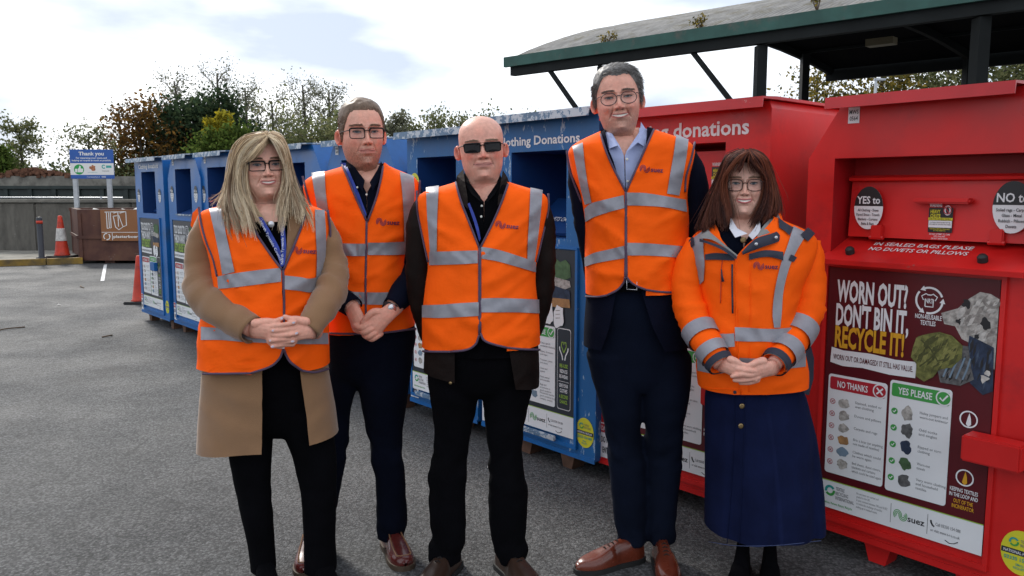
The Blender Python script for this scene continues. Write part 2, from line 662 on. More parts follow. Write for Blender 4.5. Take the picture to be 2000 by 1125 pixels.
# island with a worn yellow kerb
isl = MB().prism([(-16, 13.55), (-9.93, 15.95), (-8.75, 16.45), (-8.55, 16.9), (-8.7, 18.6), (-16, 18.6)], 'z', .0, .105).build('pavement', CONC2)
tag(isl, kind='structure')
kp = [(-16, 13.45), (-13.9, 14.28), (-11.9, 15.06), (-9.95, 15.83), (-9.2, 16.14), (-8.62, 16.42)]
for i in range(len(kp) - 1):
    a, b = Vector((*kp[i], 0)), Vector((*kp[i + 1], 0))
    d = (b - a).normalized()
    k = MB().beam(a + d * .008 + Vector((0, 0, .062)), b - d * .008 + Vector((0, 0, .062)), .13, .125).build('kerb_stone', YELLOW_WORN, isl)

# retaining wall of cast blocks behind the island, a further wall beyond
wl = empty('concrete_wall', (-10.5, 18.8, 0))
tag(wl, 'low stained concrete retaining wall behind the skip', 'wall')
x = -8.0
for i in range(7):
    w = (2.6, 2.3, 2.7, 2.2, 2.5, 2.6, 2.4)[i]
    MB().bbox(x, x + w - .012, -.0, .35, 0, 1.17 + .006 * ((i * 7) % 3), .02).build('block', CONC, wl)
    x += w
MB().bbox(-8.0, x, -.05, .42, 1.185, 1.26, .015).build('coping', CONC2, wl)
rail = empty('pipe_rail', (-13.0, 19.05, 0))
tag(rail, 'thin pale pipe rail running along the top of the stained retaining wall', 'rail')
MB().bar((-2, 0, 1.31), (4.0, 0, 1.295), .016).build('pipe', GALV, rail)
for xx in (-1.5, 1.0, 3.5):
    MB().bar((xx, 0, 1.255), (xx, 0, 1.33), .02).build('bracket', GALV, rail)

con = empty('container', (-11.5, 24.0, 0))
tag(con, 'long dark green ribbed steel container behind the retaining wall', 'container')
MB().box(-9, 8, .06, 2.3, .05, 1.50).build('body', DARK_GREEN, con)
MB().bbox(-9.05, 8.05, -.02, 2.35, 1.505, 1.60, .01).build('top_rail', DARK_GREEN, con)
for i in range(24):
    MB().box(-8.9 + i * .7, -8.78 + i * .7, 0, .059, .1, 1.50).build('rib', DARK_GREEN, con)
fw = empty('concrete_wall', (-15.5, 30.0, 0))
tag(fw, 'far pale concrete block wall below the trees, above the dark container', 'wall')
x = -9.0
for i in range(9):
    w = (2.9, 2.7, 3.0, 2.8, 2.9, 2.8, 2.6, 1.9, 2.9)[i]
    h = 1.95 + .02 * ((i * 5) % 4) - (.03 if i == 3 else 0)
    MB().bbox(x, x + w - .03, 0, .5, 0, h, .03).build('block', CONC_W if i in (7, 8) and x + w < 14.9 and i == 7 else CONC2, fw)
    x += w
RUBBLE = mat('reddish rubble', (.13, .06, .035), .95, var=.5, vscale=6)
rb = MB()
for k in range(260):
    a = random.gauss(0, .75)
    h = max(0, .33 - abs(a) * .17) * random.random()
    s = random.uniform(.03, .09)
    px, py, pz = a, random.gauss(.25, .12), 1.95 + h
    rb.box(px - s, px + s, py - s * .7, py + s * .7, pz - .05, pz + s * .8)
rb = rb.build('rubble', RUBBLE)
rb.location = (-17.6, 30.0, 0)
tag(rb, 'heap of reddish brick rubble on the far concrete wall', 'rubble', kind='stuff')

# ------------------------------------------------------------------ skip with its sign
SKIP = mat('rusty brown skip paint', (.085, .032, .022), .7, var=.35, vscale=2.5, bump=.25, bscale=18, dirt=(.12, .055, .03), dscale=2.4, damount=.14, chip=(.20, .17, .15), chip_amt=.02)
sk = empty('skip', (-8.6, 16.45, 0))
tag(sk, 'rusty brown steel skip with a plasterboard sign on its front', 'skip')
pl = [(-.10, 0), (2.9, -.10), (2.95, 1.7), (-1.05, 1.55)]                      # plan at the rim


def slab(name, a, b, z0, z1, th, m, par, inset=0.0):
    a, b = Vector(a), Vector(b)
    d = (b - a).normalized()
    nrm = Vector((d.y, -d.x)) * th
    v = [(a.x, a.y, z0), (b.x, b.y, z0), (b.x, b.y, z1), (a.x, a.y, z1), (a.x - nrm.x, a.y - nrm.y, z0), (b.x - nrm.x, b.y - nrm.y, z0), (b.x - nrm.x, b.y - nrm.y, z1), (a.x - nrm.x, a.y - nrm.y, z1)]
    return mesh_obj(name, v, [(0, 1, 2, 3), (7, 6, 5, 4), (0, 4, 5, 1), (3, 2, 6, 7), (0, 3, 7, 4), (1, 5, 6, 2)], m, par)


for i in range(4):
    slab('side', pl[i], pl[(i + 1) % 4], .06, 1.02, .05, SKIP, sk)
    slab('rim', (Vector(pl[i]) * 1.0), pl[(i + 1) % 4], 1.021, 1.085, .09, SKIP, sk)
slab('rib', (-.112, -.03), (2.92, -.135), .50, .56, .028, SKIP, sk)
slab('rib', (-1.08, 1.53), (-.13, -.02), .50, .56, .028, SKIP, sk)
MB().prism([(-.05, .05), (2.86, -.05), (2.9, 1.6), (-.92, 1.5)], 'z', .055, .12).build('floor', SKIP, sk)
for xx in (.35, 2.3):
    MB().box(xx, xx + .2, .1, 1.4, 0, .054).build('skid', SKIP, sk)
for xx in (-.08, .62):
    slab('post', (xx, -.02), (xx + .06, -.022), .10, 1.0, .018, SKIP, sk)
PBW = mat('pale plasterboard scrap', (.62, .60, .56), .9, var=.1)
for i, (xx, yy, zz, rz) in enumerate(((.25, .35, .98, .3), (1.05, .30, 1.0, -.4), (.75, .6, .97, 1.0))):
    o = MB().bbox(-.22, .22, -.12, .12, 0, .03, .004).build('plasterboard_scrap', PBW)
    o.location = (-8.6 + xx, 16.45 + yy, zz)
    o.rotation_euler = (.4, .25, rz)
    tag(o, ('piece of pale plasterboard nearest the left rim of the brown skip', 'piece of pale plasterboard just behind the plasterboard sign', 'piece of pale plasterboard lying in the middle of the brown skip')[i], 'scrap', 'plasterboard pieces in the skip')
SIGN_BROWN = mat('brown sign sheet', (.25, .10, .035), .5, var=.08)
ps = empty('plasterboard_sign', (-8.6, 16.45, 0))
tag(ps, 'brown plasterboard sign with white drawing hung on the skip', 'sign')
bd = MB().box(.40, 1.28, -.075, -.06, .46, 1.075).build('board', SIGN_BROWN, ps)
fc = Face(bd, .40, .46, -.0755, .88, .615)
WHT = mat('sign white', (.72, .72, .70), .5)
fc.rect('rule', .01, .27, .99, .285, WHT, 1)
fc.rect('rule', .24, .02, .252, .26, WHT, 1)
fc.text('plasterboard', .27, .10, .085, WHT, .62, .02, 1)
for a in (80, 260):
    fc.ring('icon', .12, .14, .062, .018, WHT, 1, a, a + 150, 12)
fc.poly('icon', [(.165, .16), (.21, .16), (.19, .09)], WHT, 2)
for pts in ([(.14, .40), (.14, .93), (.19, .93), (.19, .42), (.14, .40)], [(.20, .93), (.23, .93), (.23, .42), (.20, .42)], [(.30, .90), (.40, .93), (.40, .46)], [(.29, .80), (.33, .45), (.40, .36), (.50, .45), (.42, .82), (.29, .80)], [(.44, .90), (.58, .94), (.58, .50), (.50, .46)], [(.10, .93), (.58, .945)]):
    fc.line('icon', pts, .016, WHT, 1)
fc.flush()

# ------------------------------------------------------------------ thank-you sign on two posts
SBLUE = mat('sign blue', (.02, .095, .36), .45, var=.06)
SGRN = mat('sign green', (.01, .30, .06), .45)
ts = empty('thank_you_sign', (-9.4, 18.35, 0))
tag(ts, 'blue and white thank you sign on two grey posts behind the skip', 'sign')
a, b = P(138, 319, 18.35), P(223, 319, 18.35)
zt, zb = P(180, 292, 18.35)[2], P(180, 349, 18.35)[2]
sx0, sx1 = a[0] + 9.4, b[0] + 9.4
bd = MB().bbox(sx0, sx1, -.03, -.01, zb, zt, .004).build('board', SBLUE, ts)
fc = Face(bd, sx0, zb, -.0305, sx1 - sx0, zt - zb)
fc.rect('panel', .0, .13, 1, .53, WHT, 1)
fc.text('Thank you', .5, .80, .12, WHT, .58, .03, 2, 'C')
fc.text(['For separating your waste and', 'helping us recycle as much as possible.'], .5, .685, .055, WHT, .90, .02, 2, 'C', lead=1.55)
fc.text('www.northtyneside.gov.uk', .52, .045, .035, WHT, .30, .01, 2, 'C')
fc.text('SUEZ', .76, .042, .045, WHT, .10, .02, 2, 'C')
fc.ell('icon', .20, .315, .112 / (sx1 - sx0), .112 / (zt - zb), SGRN, 2)
fc.poly('icon', [(.11, .22), (.16, .22), (.16, .34), (.11, .34)], WHT, 3)
fc.poly('icon', [(.17, .22), (.285, .22), (.30, .34), (.24, .35), (.245, .43), (.215, .45), (.20, .37), (.17, .33)], WHT, 3)
CREST = mat('crest red and gold', (.38, .14, .06), .5, var=.5, vscale=40)
fc.poly('emblem', wobbly(.51, .36, .065, .10, 24, .35, 6), CREST, 2)
TEAL = mat('sign teal', (.05, .36, .33), .5)
fc.ring('emblem', .77, .41, .035, .022, TEAL, 2, 40, 320, 14)
fc.rect('emblem', .825, .37, .95, .45, TEAL, 2)
fc.text('Citywide', .73, .245, .045, PG, .16, .01, 2)
fc.text('NORTH TYNESIDE COUNCIL', .51, .20, .025, TEAL, .22, .005, 2, 'C')
fc.flush()
for px in (148, 214):
    q = P(px, 380, 18.35)
    MB().bbox(q[0] + 9.4 - .052, q[0] + 9.4 + .052, -.008, .05, 0, zb + (zt - zb) * .8, .008).build('post', GALV, ts)

# ------------------------------------------------------------------ cones, bollard, paint line, litter
CONE = mat('faded cone orange', (.50, .035, .012), .55, var=.2, vscale=6, dirt=(.16, .03, .02), dscale=5, damount=.1)
CONEW = mat('grubby cone sleeve', (.55, .53, .50), .6, var=.3, vscale=14)
RUBB = mat('dark rubber base', (.025, .024, .024), .8, var=.3)


def cone(loc, h, label, sleeve=True, base_m=RUBB):
    c = empty('traffic_cone', loc)
    tag(c, label, 'traffic cone', 'traffic cones')
    w = h * .26
    MB().bbox(-w, w, -w, w, 0, h * .055, .012).build('base', base_m, c)
    r0, r1 = h * .165, h * .045
    rr = lambda t: r0 + (r1 - r0) * t
    MB().lathe([(rr(0) + .02, h * .056), (rr(.03), h * .085), (rr(.42), h * .43), (rr(.97), h * .97), (rr(1) * .8, h), (rr(1) * .6, h)], 22).build('cone_body', CONE, c, True)
    if sleeve:
        MB().lathe([(rr(.40) + .006, h * .40), (rr(.40) + .007, h * .41), (rr(.68) + .007, h * .69), (rr(.68) + .006, h * .70)], 22).build('reflective_sleeve', CONEW, c, True)
    return c


q = G(122, 503, .105)
cone((q[0], q[1], .105), .85, 'faded orange cone with grubby white sleeve on the kerbed island')
bo = empty('bollard', (q[0] - .22, q[1] - .35, .105))
tag(bo, 'dark flexible bollard with red band, beside the cone on the kerbed island', 'bollard')
MB().lathe([(.10, 0), (.10, .03), (.055, .04), (.055, .80), (.045, .83), (.01, .835)], 16).build('tube', mat('dark bollard plastic', (.022, .024, .032), .5), bo, True)
MB().lathe([(.058, .70), (.058, .76)], 16).build('band', CONE, bo, True)
q = G(275, 592)
cone((q[0], q[1], 0), .62, 'orange cone without sleeve standing beside the farthest blue clothing bank', False)
a, b = G(206, 517), G(200, 549)
d = (b - a) / np.linalg.norm(b - a)
s = np.array([-d[1], d[0], 0]) * .028
mk = mesh_obj('road_marking', [a - s + (0, 0, .004), b - s + (0, 0, .004), b + s + (0, 0, .004), a + s + (0, 0, .004)], [(0, 1, 2, 3)], ROAD_WHITE)
tag(mk, kind='structure')
PAPER = mat('litter paper', (.62, .61, .58), .8)
BARK = mat('dead stick', (.10, .065, .04), .9, var=.3)
for i, (px, py, ln, kind, lab) in enumerate(((958, 913, .035, 'paper', 'torn white scrap of paper on asphalt between the legs of the bald man'),
                                   (20, 644, .30, 'stick', 'dead brown stick lying on the asphalt near the far wall side'),
                                   (160, 561, .35, 'stick', 'thin dark twig on the asphalt in front of the skip'),
                                   (115, 596, .045, 'paper', 'small white paper scrap on open asphalt'),
                                   (210, 658, .12, 'stick', 'short dark twig on the asphalt before the far blue banks'),
                                   )):
    q = G(px, py)
    if kind == 'stick':
        o = MB().tube(catmull([(-ln / 2, 0, .008), (-.1 * ln, .02, .014), (ln / 2, -.01, .008)], 8), .007, 6).build('twig', BARK)
    else:
        vv = [(-ln / 2, -ln * .3, .003), (ln * .4, -ln * .35, .006), (ln / 2, ln * .25, .003), (-ln * .3, ln * .35, .012), (0, 0, .016)]
        o = mesh_obj('paper_scrap', vv, [(0, 1, 4), (1, 2, 4), (2, 3, 4), (3, 0, 4)], PAPER)
    o.location = (q[0], q[1], 0)
    o.rotation_euler = (0, 0, i * 1.1)
    tag(o, lab, 'twig' if kind == 'stick' else 'litter')

# ------------------------------------------------------------------ open-sided canopy building
ROOF = mat('lichened fibre cement', (.21, .205, .195), .9, var=.3, vscale=2.5, bump=.4, bscale=9, dirt=(.12, .105, .06), dscale=2.0, damount=.10)
FASCIA = mat('green painted fascia', (.026, .085, .068), .6, var=.25, vscale=1.6, dirt=(.09, .09, .075), dscale=1.8, damount=.06)
STEEL = mat('dark canopy steel', (.009, .011, .011), .7, var=.3, vscale=1.2, spec=.25)
SOFFIT = mat('shade-toned roof underside', (.007, .007, .008), .95, spec=.1, var=.3, vscale=.7)  # near-black so the shade under the roof is carried by the colour
OCHRE = mat('ochre beam', (.20, .115, .03), .7, var=.3, vscale=1.5)
FL, RL = np.array([.07, 24.1]), np.array([11.2, 29.5])
DN = np.array([.734, -.679])
UP = RL - FL
EZ, RISE = 5.0, 1.30


def cp(s, f_, z):
    q = FL + DN * s + UP * f_
    return (q[0], q[1], z)


def arch(f_):
    return EZ + .55 * f_ + RISE * 4 * f_ * (1 - f_)


cn = empty('canopy_building', (6, 22, 0))
tag(cn, 'open-sided canopy with arched corrugated roof, green fascia and dark posts', 'building')
off = Vector((-6, -22, 0))


def cbuild(mb, name, m, smooth=False):
    mb.v = [(a - 6, b - 22, c) for a, b, c in mb.v]
    return mb.build(name, m, cn, smooth)


SL, rows_, waves = 19.0, 22, 130
r = MB()
cols_ = waves * 4
v = []
for j in range(rows_ + 1):
    f_ = j / rows_
    for i in range(cols_ + 1):
        s = -.15 + (SL + .15) * i / cols_
        v.append(cp(s, f_, arch(f_) + .245 + .022 * math.sin(2 * math.pi * i / 4) - (.02 if (j % 6) == 0 else 0)))
r.add(v, [(j * (cols_ + 1) + i, j * (cols_ + 1) + i + 1, (j + 1) * (cols_ + 1) + i + 1, (j + 1) * (cols_ + 1) + i) for j in range(rows_) for i in range(cols_)])
cbuild(r, 'roof_sheet', ROOF, True)
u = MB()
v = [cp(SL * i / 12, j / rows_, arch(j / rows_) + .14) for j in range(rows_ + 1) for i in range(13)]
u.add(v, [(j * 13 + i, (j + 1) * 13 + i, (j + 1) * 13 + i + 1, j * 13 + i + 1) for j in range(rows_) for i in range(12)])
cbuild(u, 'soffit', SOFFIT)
for f_, s0 in ((-.012, 0), (1.012, 0)):
    cbuild(MB().beam(cp(-.2, f_, arch(max(0, min(1, f_))) + .12), cp(SL, f_, arch(max(0, min(1, f_))) + .12), .10, .28), 'fascia', FASCIA if f_ < 0 else STEEL)  # rear fascia takes the near-black steel, underside shade put into its colour
    cbuild(MB().beam(cp(-.1, f_ + (.014 if f_ < 0 else -.014), arch(max(0, min(1, f_))) - .13), cp(SL, f_ + (.014 if f_ < 0 else -.014), arch(max(0, min(1, f_))) - .13), .20, .26), 'eaves_beam', STEEL)
for s in (.05, 4.5, 9, 13.5, 18):
    pts = [cp(s, j / 16, arch(j / 16) + .02) for j in range(17)]
    g = MB()
    for a, b in zip(pts[:-1], pts[1:]):
        g.beam(a, b, .16, .22)
    cbuild(g, 'arched_rafter', STEEL)
for k in range(1, 8):
    f_ = k / 8
    cbuild(MB().beam(cp(0, f_, arch(f_) + .09), cp(SL, f_, arch(f_) + .09), .07, .09), 'purlin', STEEL)
for s in (2.95, 7.43, 11.9, 16.4):
    cbuild(MB().beam(cp(s, .012, 0), cp(s, .012, EZ - .28), .22, .30), 'post', STEEL)
    if s < 8: cbuild(MB().beam(cp(s - 1.66, .004, EZ - .25), cp(s - .12, .012, 2.85), .09, .11), 'knee_brace', STEEL)
for s, f_ in ((.3, .87), (4.5, .985), (9.0, .985), (13.5, .985)):
    cbuild(MB().beam(cp(s, f_, 0), cp(s, f_, arch(f_)), .24, .30), 'post', STEEL)
cbuild(MB().beam(cp(-3.0, 1.03, 4.42), cp(13, 1.03, 4.42), .14, .20), 'crash_rail', OCHRE)
for s in (-2.6, 2.0, 6.8, 11):
    cbuild(MB().beam(cp(s, 1.045, 0), cp(s, 1.045, 4.32), .18, .18), 'rail_post', STEEL)
cbuild(MB().beam(cp(6.0, .45, 5.35), cp(6.7, .45, 5.35), .35, .18), 'lamp_housing', mat('grimy lamp', (.24, .20, .12), .5))

def leaf_material():
    m = bpy.data.materials.new('leaves')
    m.use_nodes = True
    t = m.node_tree
    t.nodes.remove(t.nodes['Principled BSDF'])
    at = t.nodes.new('ShaderNodeVertexColor')
    at.layer_name = 'Col'
    a, g, x = t.nodes.new('ShaderNodeBsdfDiffuse'), t.nodes.new('ShaderNodeBsdfTranslucent'), t.nodes.new('ShaderNodeMixShader')
    x.inputs['Fac'].default_value = .42
    t.links.new(at.outputs['Color'], a.inputs['Color'])
    t.links.new(at.outputs['Color'], g.inputs['Color'])
    t.links.new(a.outputs[0], x.inputs[1])
    t.links.new(g.outputs[0], x.inputs[2])
    t.links.new(x.outputs[0], t.nodes['Material Output'].inputs['Surface'])
    return m


LEAFM = leaf_material()
TRUNK = mat('tree bark', (.10, .09, .075), .95, var=.3, vscale=6, bump=.3)


def leaf_cloud(centers, spread, per, size, palette, r, flat=.8, lean=None):
    """Small leaf-shaped faces scattered round the given points; returns verts, faces, colours."""
    n = len(centers) * per
    c = np.repeat(np.asarray(centers), per, axis=0)
    p = c + r.normal(0, 1, (n, 3)) * np.asarray(spread)
    a = r.normal(0, 1, (n, 3))
    a /= np.linalg.norm(a, axis=1)[:, None]
    b = np.cross(a, r.normal(0, 1, (n, 3)))
    b /= np.linalg.norm(b, axis=1)[:, None]
    sz = size * r.uniform(.6, 1.35, (n, 1))
    V = np.stack([p - a * sz, p + b * sz * .55, p + a * sz, p - b * sz * .55], 1).reshape(-1, 3)
    Fc = np.arange(n * 4).reshape(-1, 4)
    pal = np.asarray(palette)
    t = r.uniform(0, 1, (n, 1))
    k1, k2 = r.integers(0, len(pal), n), r.integers(0, len(pal), n)
    cl = pal[k1] * t + pal[k2] * (1 - t)
    cl = cl * r.uniform(.75, 1.25, (n, 1))
    return V, Fc, np.repeat(cl, 4, axis=0)


def tree(label, px, top, width, Y, palette, dense=1.0, size=.16, base_px=None, trunk_frac=.2, shape='round', seed=0, name='tree', group='trees behind the yard', cat='tree', clump=.5, limbs=14, bare=0.0):
    r = np.random.default_rng(seed + 11)
    rnd = random.Random(seed)
    tp = P(px, top, Y)
    h = tp[2]
    w = width / FPX * Y / 2
    o = empty(name, (tp[0], Y, 0))
    tag(o, label, cat, group)
    t = MB()
    bend = rnd.uniform(-.05, .05) * h
    tr = catmull([(0, 0, 0), (bend * .4, 0, h * .35), (bend, .1, h * .7), (bend * .7, 0, h * .97)], 10)
    t.tube(tr, np.linspace(.028 * h ** .9, .006 * h, 10), 7)
    cents = []
    zb = trunk_frac * h
    for k in range(limbs):
        f_ = (k + .5) / limbs
        z0 = zb * .9 + (h * .93 - zb * .9) * f_
        rel = (z0 - zb) / (h - zb + 1e-6)
        if shape == 'round': rr = w * math.sqrt(max(.06, 1 - (2 * min(1, max(0, rel)) - .85) ** 2 / 1.35))
        elif shape == 'cone': rr = w * (1.04 - rel) ** .8
        else: rr = w * (.95 - .5 * rel)                                    # upright
        a = k * 2.4 + rnd.uniform(-.5, .5)
        st = np.array([bend * rel, 0, z0])
        up = rnd.uniform(.15, .5) * (h - z0) * (.9 if shape == 'upright' else .45) + .05 * h
        en = st + np.array([math.cos(a) * rr, math.sin(a) * rr * .8, up])
        mid = (st + en) / 2 + np.array([0, 0, rnd.uniform(-.04, .06) * h])
        br = catmull([st, mid, en], 7)
        t.tube(br, np.linspace(.0055 * h, .0016 * h, 7), 5)
        for q in range(2, 7):
            cents.append(br[q])
            for _ in range(2 if q > 2 else 1):
                e2 = br[q] + r.normal(0, 1, 3) * rr * .30 + np.array([0, 0, .03 * h])
                t.tube(np.array([br[q], (br[q] + e2) / 2 + r.normal(0, .02, 3), e2]), np.array([.0016, .0012, .0007]) * h, 4)
                cents.append(e2)
    t.build('trunk', TRUNK, o, True)
    cents = np.array(cents)
    if bare:
        cents = cents[r.uniform(0, 1, len(cents)) > bare]
    keep = r.uniform(0, 1, len(cents)) < .92
    V, Fc, cl = leaf_cloud(cents[keep], (clump * w * .35, clump * w * .35, clump * w * .30), max(2, int(26 * dense)), size, palette, r)
    mesh_obj('crown', V, Fc, LEAFM, o, False, cl)
    return o


OLIVE = [(.12, .14, .06), (.16, .175, .08), (.085, .10, .045), (.20, .195, .09)]
DARKG = [(.028, .050, .028), (.040, .066, .032), (.065, .09, .04), (.022, .036, .02)]
GREEN = [(.05, .085, .018), (.09, .135, .028), (.035, .055, .015), (.13, .17, .04)]
BROWN = [(.17, .085, .025), (.10, .055, .02), (.22, .12, .03), (.06, .045, .02)]
YELLOW = [(.38, .30, .02), (.30, .26, .03), (.22, .21, .03)]
GREY = [(.17, .175, .12), (.14, .145, .095), (.22, .22, .155), (.11, .115, .075)]
AUT = [(.20, .15, .03), (.10, .10, .03), (.28, .20, .04), (.06, .06, .025)]
for i, (lab, px, top, wd, Y, pal, den, sz, tf, shp, cl_, bare) in enumerate((
        ('loose olive green tree at the far edge beyond the rubble heap', 34, 240, 78, 44, OLIVE, .8, .09, .1, 'round', .5, .0),
        ('yellowing green bush below the loose olive tree', -6, 292, 60, 41, GREEN, 1.4, .10, .05, 'round', .6, .0),
        ('thin olive tree standing right behind the thank you sign', 178, 252, 84, 46, OLIVE, .5, .085, .1, 'round', .5, .1),
        ('half bare tree between the thank you sign and the brown tree', 232, 205, 70, 50, GREY, .22, .07, .2, 'upright', .5, .3),
        ('brown autumn tree above the farthest blue clothing bank', 278, 212, 120, 48, BROWN, .85, .12, .1, 'round', .55, .0),
        ('tall thin poplar left of the dark evergreens', 332, 150, 92, 56, GREY, .55, .075, .25, 'upright', .5, .1),
        ('dark evergreen tree with the broadest crown', 362, 214, 135, 50, DARKG, 2.0, .14, .05, 'round', .6, .0),
        ('dark evergreen tree with pointed top above the blonde hair', 425, 200, 120, 52, DARKG, 2.0, .14, .05, 'round', .6, .0),
        ('tallest thin poplar behind the dark evergreens', 428, 135, 110, 60, GREY, .60, .075, .25, 'upright', .5, .1),
        ('thin poplar right of the dark evergreens', 478, 165, 80, 58, GREY, .60, .075, .2, 'upright', .5, .1),
        ('small bright yellow tree in front of the evergreens', 426, 234, 38, 40, YELLOW, 1.0, .09, .55, 'round', .6, .0),
        ('light green bush below the bright yellow tree', 440, 262, 110, 39, GREEN, 1.6, .10, .05, 'round', .6, .0),
        ('grey green tree above the blonde woman and left of the poplar row', 530, 190, 100, 55, GREY, .9, .08, .1, 'round', .5, .05),
        ('tall airy poplar between the two spectacled people', 585, 158, 95, 58, GREY, .70, .08, .15, 'upright', .5, .1),
        ('airy poplar close to the short haired man', 645, 172, 85, 57, GREY, .80, .08, .12, 'upright', .5, .05),
        ('bushy green tree low behind the short haired man', 615, 245, 190, 50, OLIVE, 1.7, .12, .05, 'round', .6, .0),
        ('grey green tree just right of the short haired man', 772, 228, 70, 60, GREY, 1.1, .12, .05, 'round', .55, .0),
        ('low green tree above the worn blue bank', 835, 236, 120, 62, OLIVE, 1.4, .12, .05, 'round', .55, .0),
        ('low green tree hidden partly by the bald head', 925, 232, 110, 62, OLIVE, 1.2, .12, .05, 'round', .55, .0),
        ('small green tree left of the tallest man', 1015, 232, 90, 62, OLIVE, 1.0, .12, .05, 'round', .5, .0),
        ('autumn tree seen under the canopy left of its middle posts', 1590, 142, 160, 52, AUT, .8, .13, .05, 'round', .55, .05),
        ('golden autumn tree under the middle of the canopy', 1715, 120, 190, 50, AUT, 1.3, .14, .05, 'round', .55, .0),
        ('green autumn tree under the canopy above the nearest red bank', 1850, 118, 190, 50, OLIVE, 1.5, .14, .05, 'round', .55, .0),
        ('dense tree under the canopy at the far end of the ochre rail', 1975, 105, 180, 50, OLIVE, 1.6, .14, .05, 'round', .55, .0))):
    tree(lab, px, top, wd, Y, pal, den, sz, None, tf, shp, i * 13 + 5, clump=cl_, bare=bare)
# low scrub that closes the view between the trees
r_ = np.random.default_rng(3)
cs = [P(x, 344 + r_.uniform(-6, 8), 47 + r_.uniform(-2, 3)) for x in list(np.arange(-90, 62, 5.5)) + list(np.arange(112, 700, 5.5))]
cs += [P(x, 305 + r_.uniform(-22, 30), 53 + r_.uniform(-2, 3)) for x in np.arange(300, 720, 6)]
cs += [P(x, 272 + r_.uniform(-10, 60), 64 + r_.uniform(-2, 3)) for x in np.arange(700, 1150, 6)]
V, Fc, cl = leaf_cloud(np.array(cs), (.5, .5, .45), 70, .12, OLIVE + DARKG[:2], r_)
sb = mesh_obj('scrub', V, Fc, LEAFM, None, False, cl)
tag(sb, 'low tangled scrub along the foot of the far trees', 'scrub', kind='stuff')
# weeds in the canopy gutter
for i, (s, lab) in enumerate(((3.1, 'small weed on the canopy eave near its far end'), (5.9, 'weed tuft on the canopy eave near the second post'), (8.7, 'largest dry weed growing from the canopy gutter'), (10.2, 'low dry weed on the canopy gutter nearest the camera'))):
    q = cp(s, .012, EZ + .26)
    o = empty('gutter_weed', q)
    tag(o, lab, 'weed', 'weeds on the canopy roof')
    st = MB()
    hh = (.28, .35, .6, .3)[i]
    pts = []
    for k in range(9):
        e = np.array([random.uniform(-.25, .25), random.uniform(-.1, .1), hh * random.uniform(.5, 1)])
        st.tube(np.array([(0, 0, 0), e * .5 + (0, 0, .04), e]), .006, 4)
        pts += [e, e * .7]
    st.build('stem', BARK, o)
    V, Fc, cl = leaf_cloud(np.array(pts), (.04, .04, .05), 8, .035, AUT, r_)
    mesh_obj('leaves', V, Fc, LEAFM, o, False, cl)
lp = empty('lamp_post', (P(1710, 170, 44)[0], 44, 0))
tag(lp, 'slim grey lamp post seen under the canopy', 'lamp post')
MB().lathe([(.12, 0), (.10, 1), (.07, 7.2), (.05, 7.3)], 12).build('pole', GALV, lp, True)
MB().bbox(-.1, .5, -.1, .1, 7.2, 7.32, .03).build('lamp_head', GALV, lp)
# ------------------------------------------------------------------ clothing banks
BLUE = mat('blue paint', (0.007, 0.118, 0.37), 0.38, var=0.26, vscale=2.6, bump=0.16, bscale=5, chip=(0.16, 0.25, 0.36), chip_amt=0.02, rvar=0.1, dirt=(0.03, 0.07, 0.13), dscale=2.6, damount=0.10)
BLUE_WORN = mat('worn blue paint', (0.006, 0.10, 0.29), 0.45, var=0.25, vscale=3.0, bump=0.12, bscale=60, rvar=0.12, chip=(0.30, 0.40, 0.50), chip_amt=0.13, stretch=(1, 1, 0.35))
BLUE_LID = mat('weathered blue lid', (0.10, 0.17, 0.26), 0.5, var=0.3, vscale=6, bump=0.1, chip=(0.42, 0.46, 0.50), chip_amt=0.22)
RED = mat('red paint', (0.56, 0.012, 0.011), 0.38, var=0.20, vscale=2.6, bump=0.16, bscale=5, rvar=0.12, chip=(0.30, 0.09, 0.08), chip_amt=0.0, dirt=(0.36, 0.012, 0.014), dscale=3.2, damount=0.08)
RED_LID = mat('red lid paint', (0.47, 0.014, 0.017), 0.34, var=0.18, vscale=4, bump=0.10, bscale=8, chip=(0.55, 0.24, 0.22), chip_amt=0.03)
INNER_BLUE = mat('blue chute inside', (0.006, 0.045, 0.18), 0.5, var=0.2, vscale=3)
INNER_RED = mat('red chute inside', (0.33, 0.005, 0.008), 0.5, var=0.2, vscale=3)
SHADOW_STEEL = mat('dark steel', (0.02, 0.02, 0.022), 0.6, var=0.3)
RUST = mat('rusty foot steel', (0.10, 0.05, 0.03), 0.8, var=0.4, vscale=12, bump=0.2)
BLACK_RUBBER = mat('black rubber', (0.015, 0.015, 0.016), 0.55)


def recycle_mark(f, u, v, r, m, lay=3):
    for a in (20, 140, 260):
        f.ring('emblem', u, v, r, r * 0.16, m, lay, a, a + 92, 10)
        b = R(a + 92)
        px, pz = u + r * math.cos(b) / f.w, v + r * math.sin(b) / f.h
        t = (-math.sin(b) * r / f.w, math.cos(b) * r / f.h)
        nn = (math.cos(b) * r / f.w, math.sin(b) * r / f.h)
        f.poly('emblem', [(px + nn[0] * .22, pz + nn[1] * .22), (px + t[0] * .38, pz + t[1] * .38), (px - nn[0] * .22, pz - nn[1] * .22)], m, lay)


def tee(f, u, v, k, m, lay=3, name='emblem'):
    pts = [(-.28, -.45), (.28, -.45), (.28, .1), (.42, .02), (.55, .28), (.25, .48), (.12, .4), (-.12, .4), (-.25, .48), (-.55, .28), (-.42, .02), (-.28, .1), (-.28, -.45)]
    f.line(name, [(u + a * k / f.w, v + b * k / f.h) for a, b in pts], k * 0.08, m, lay)


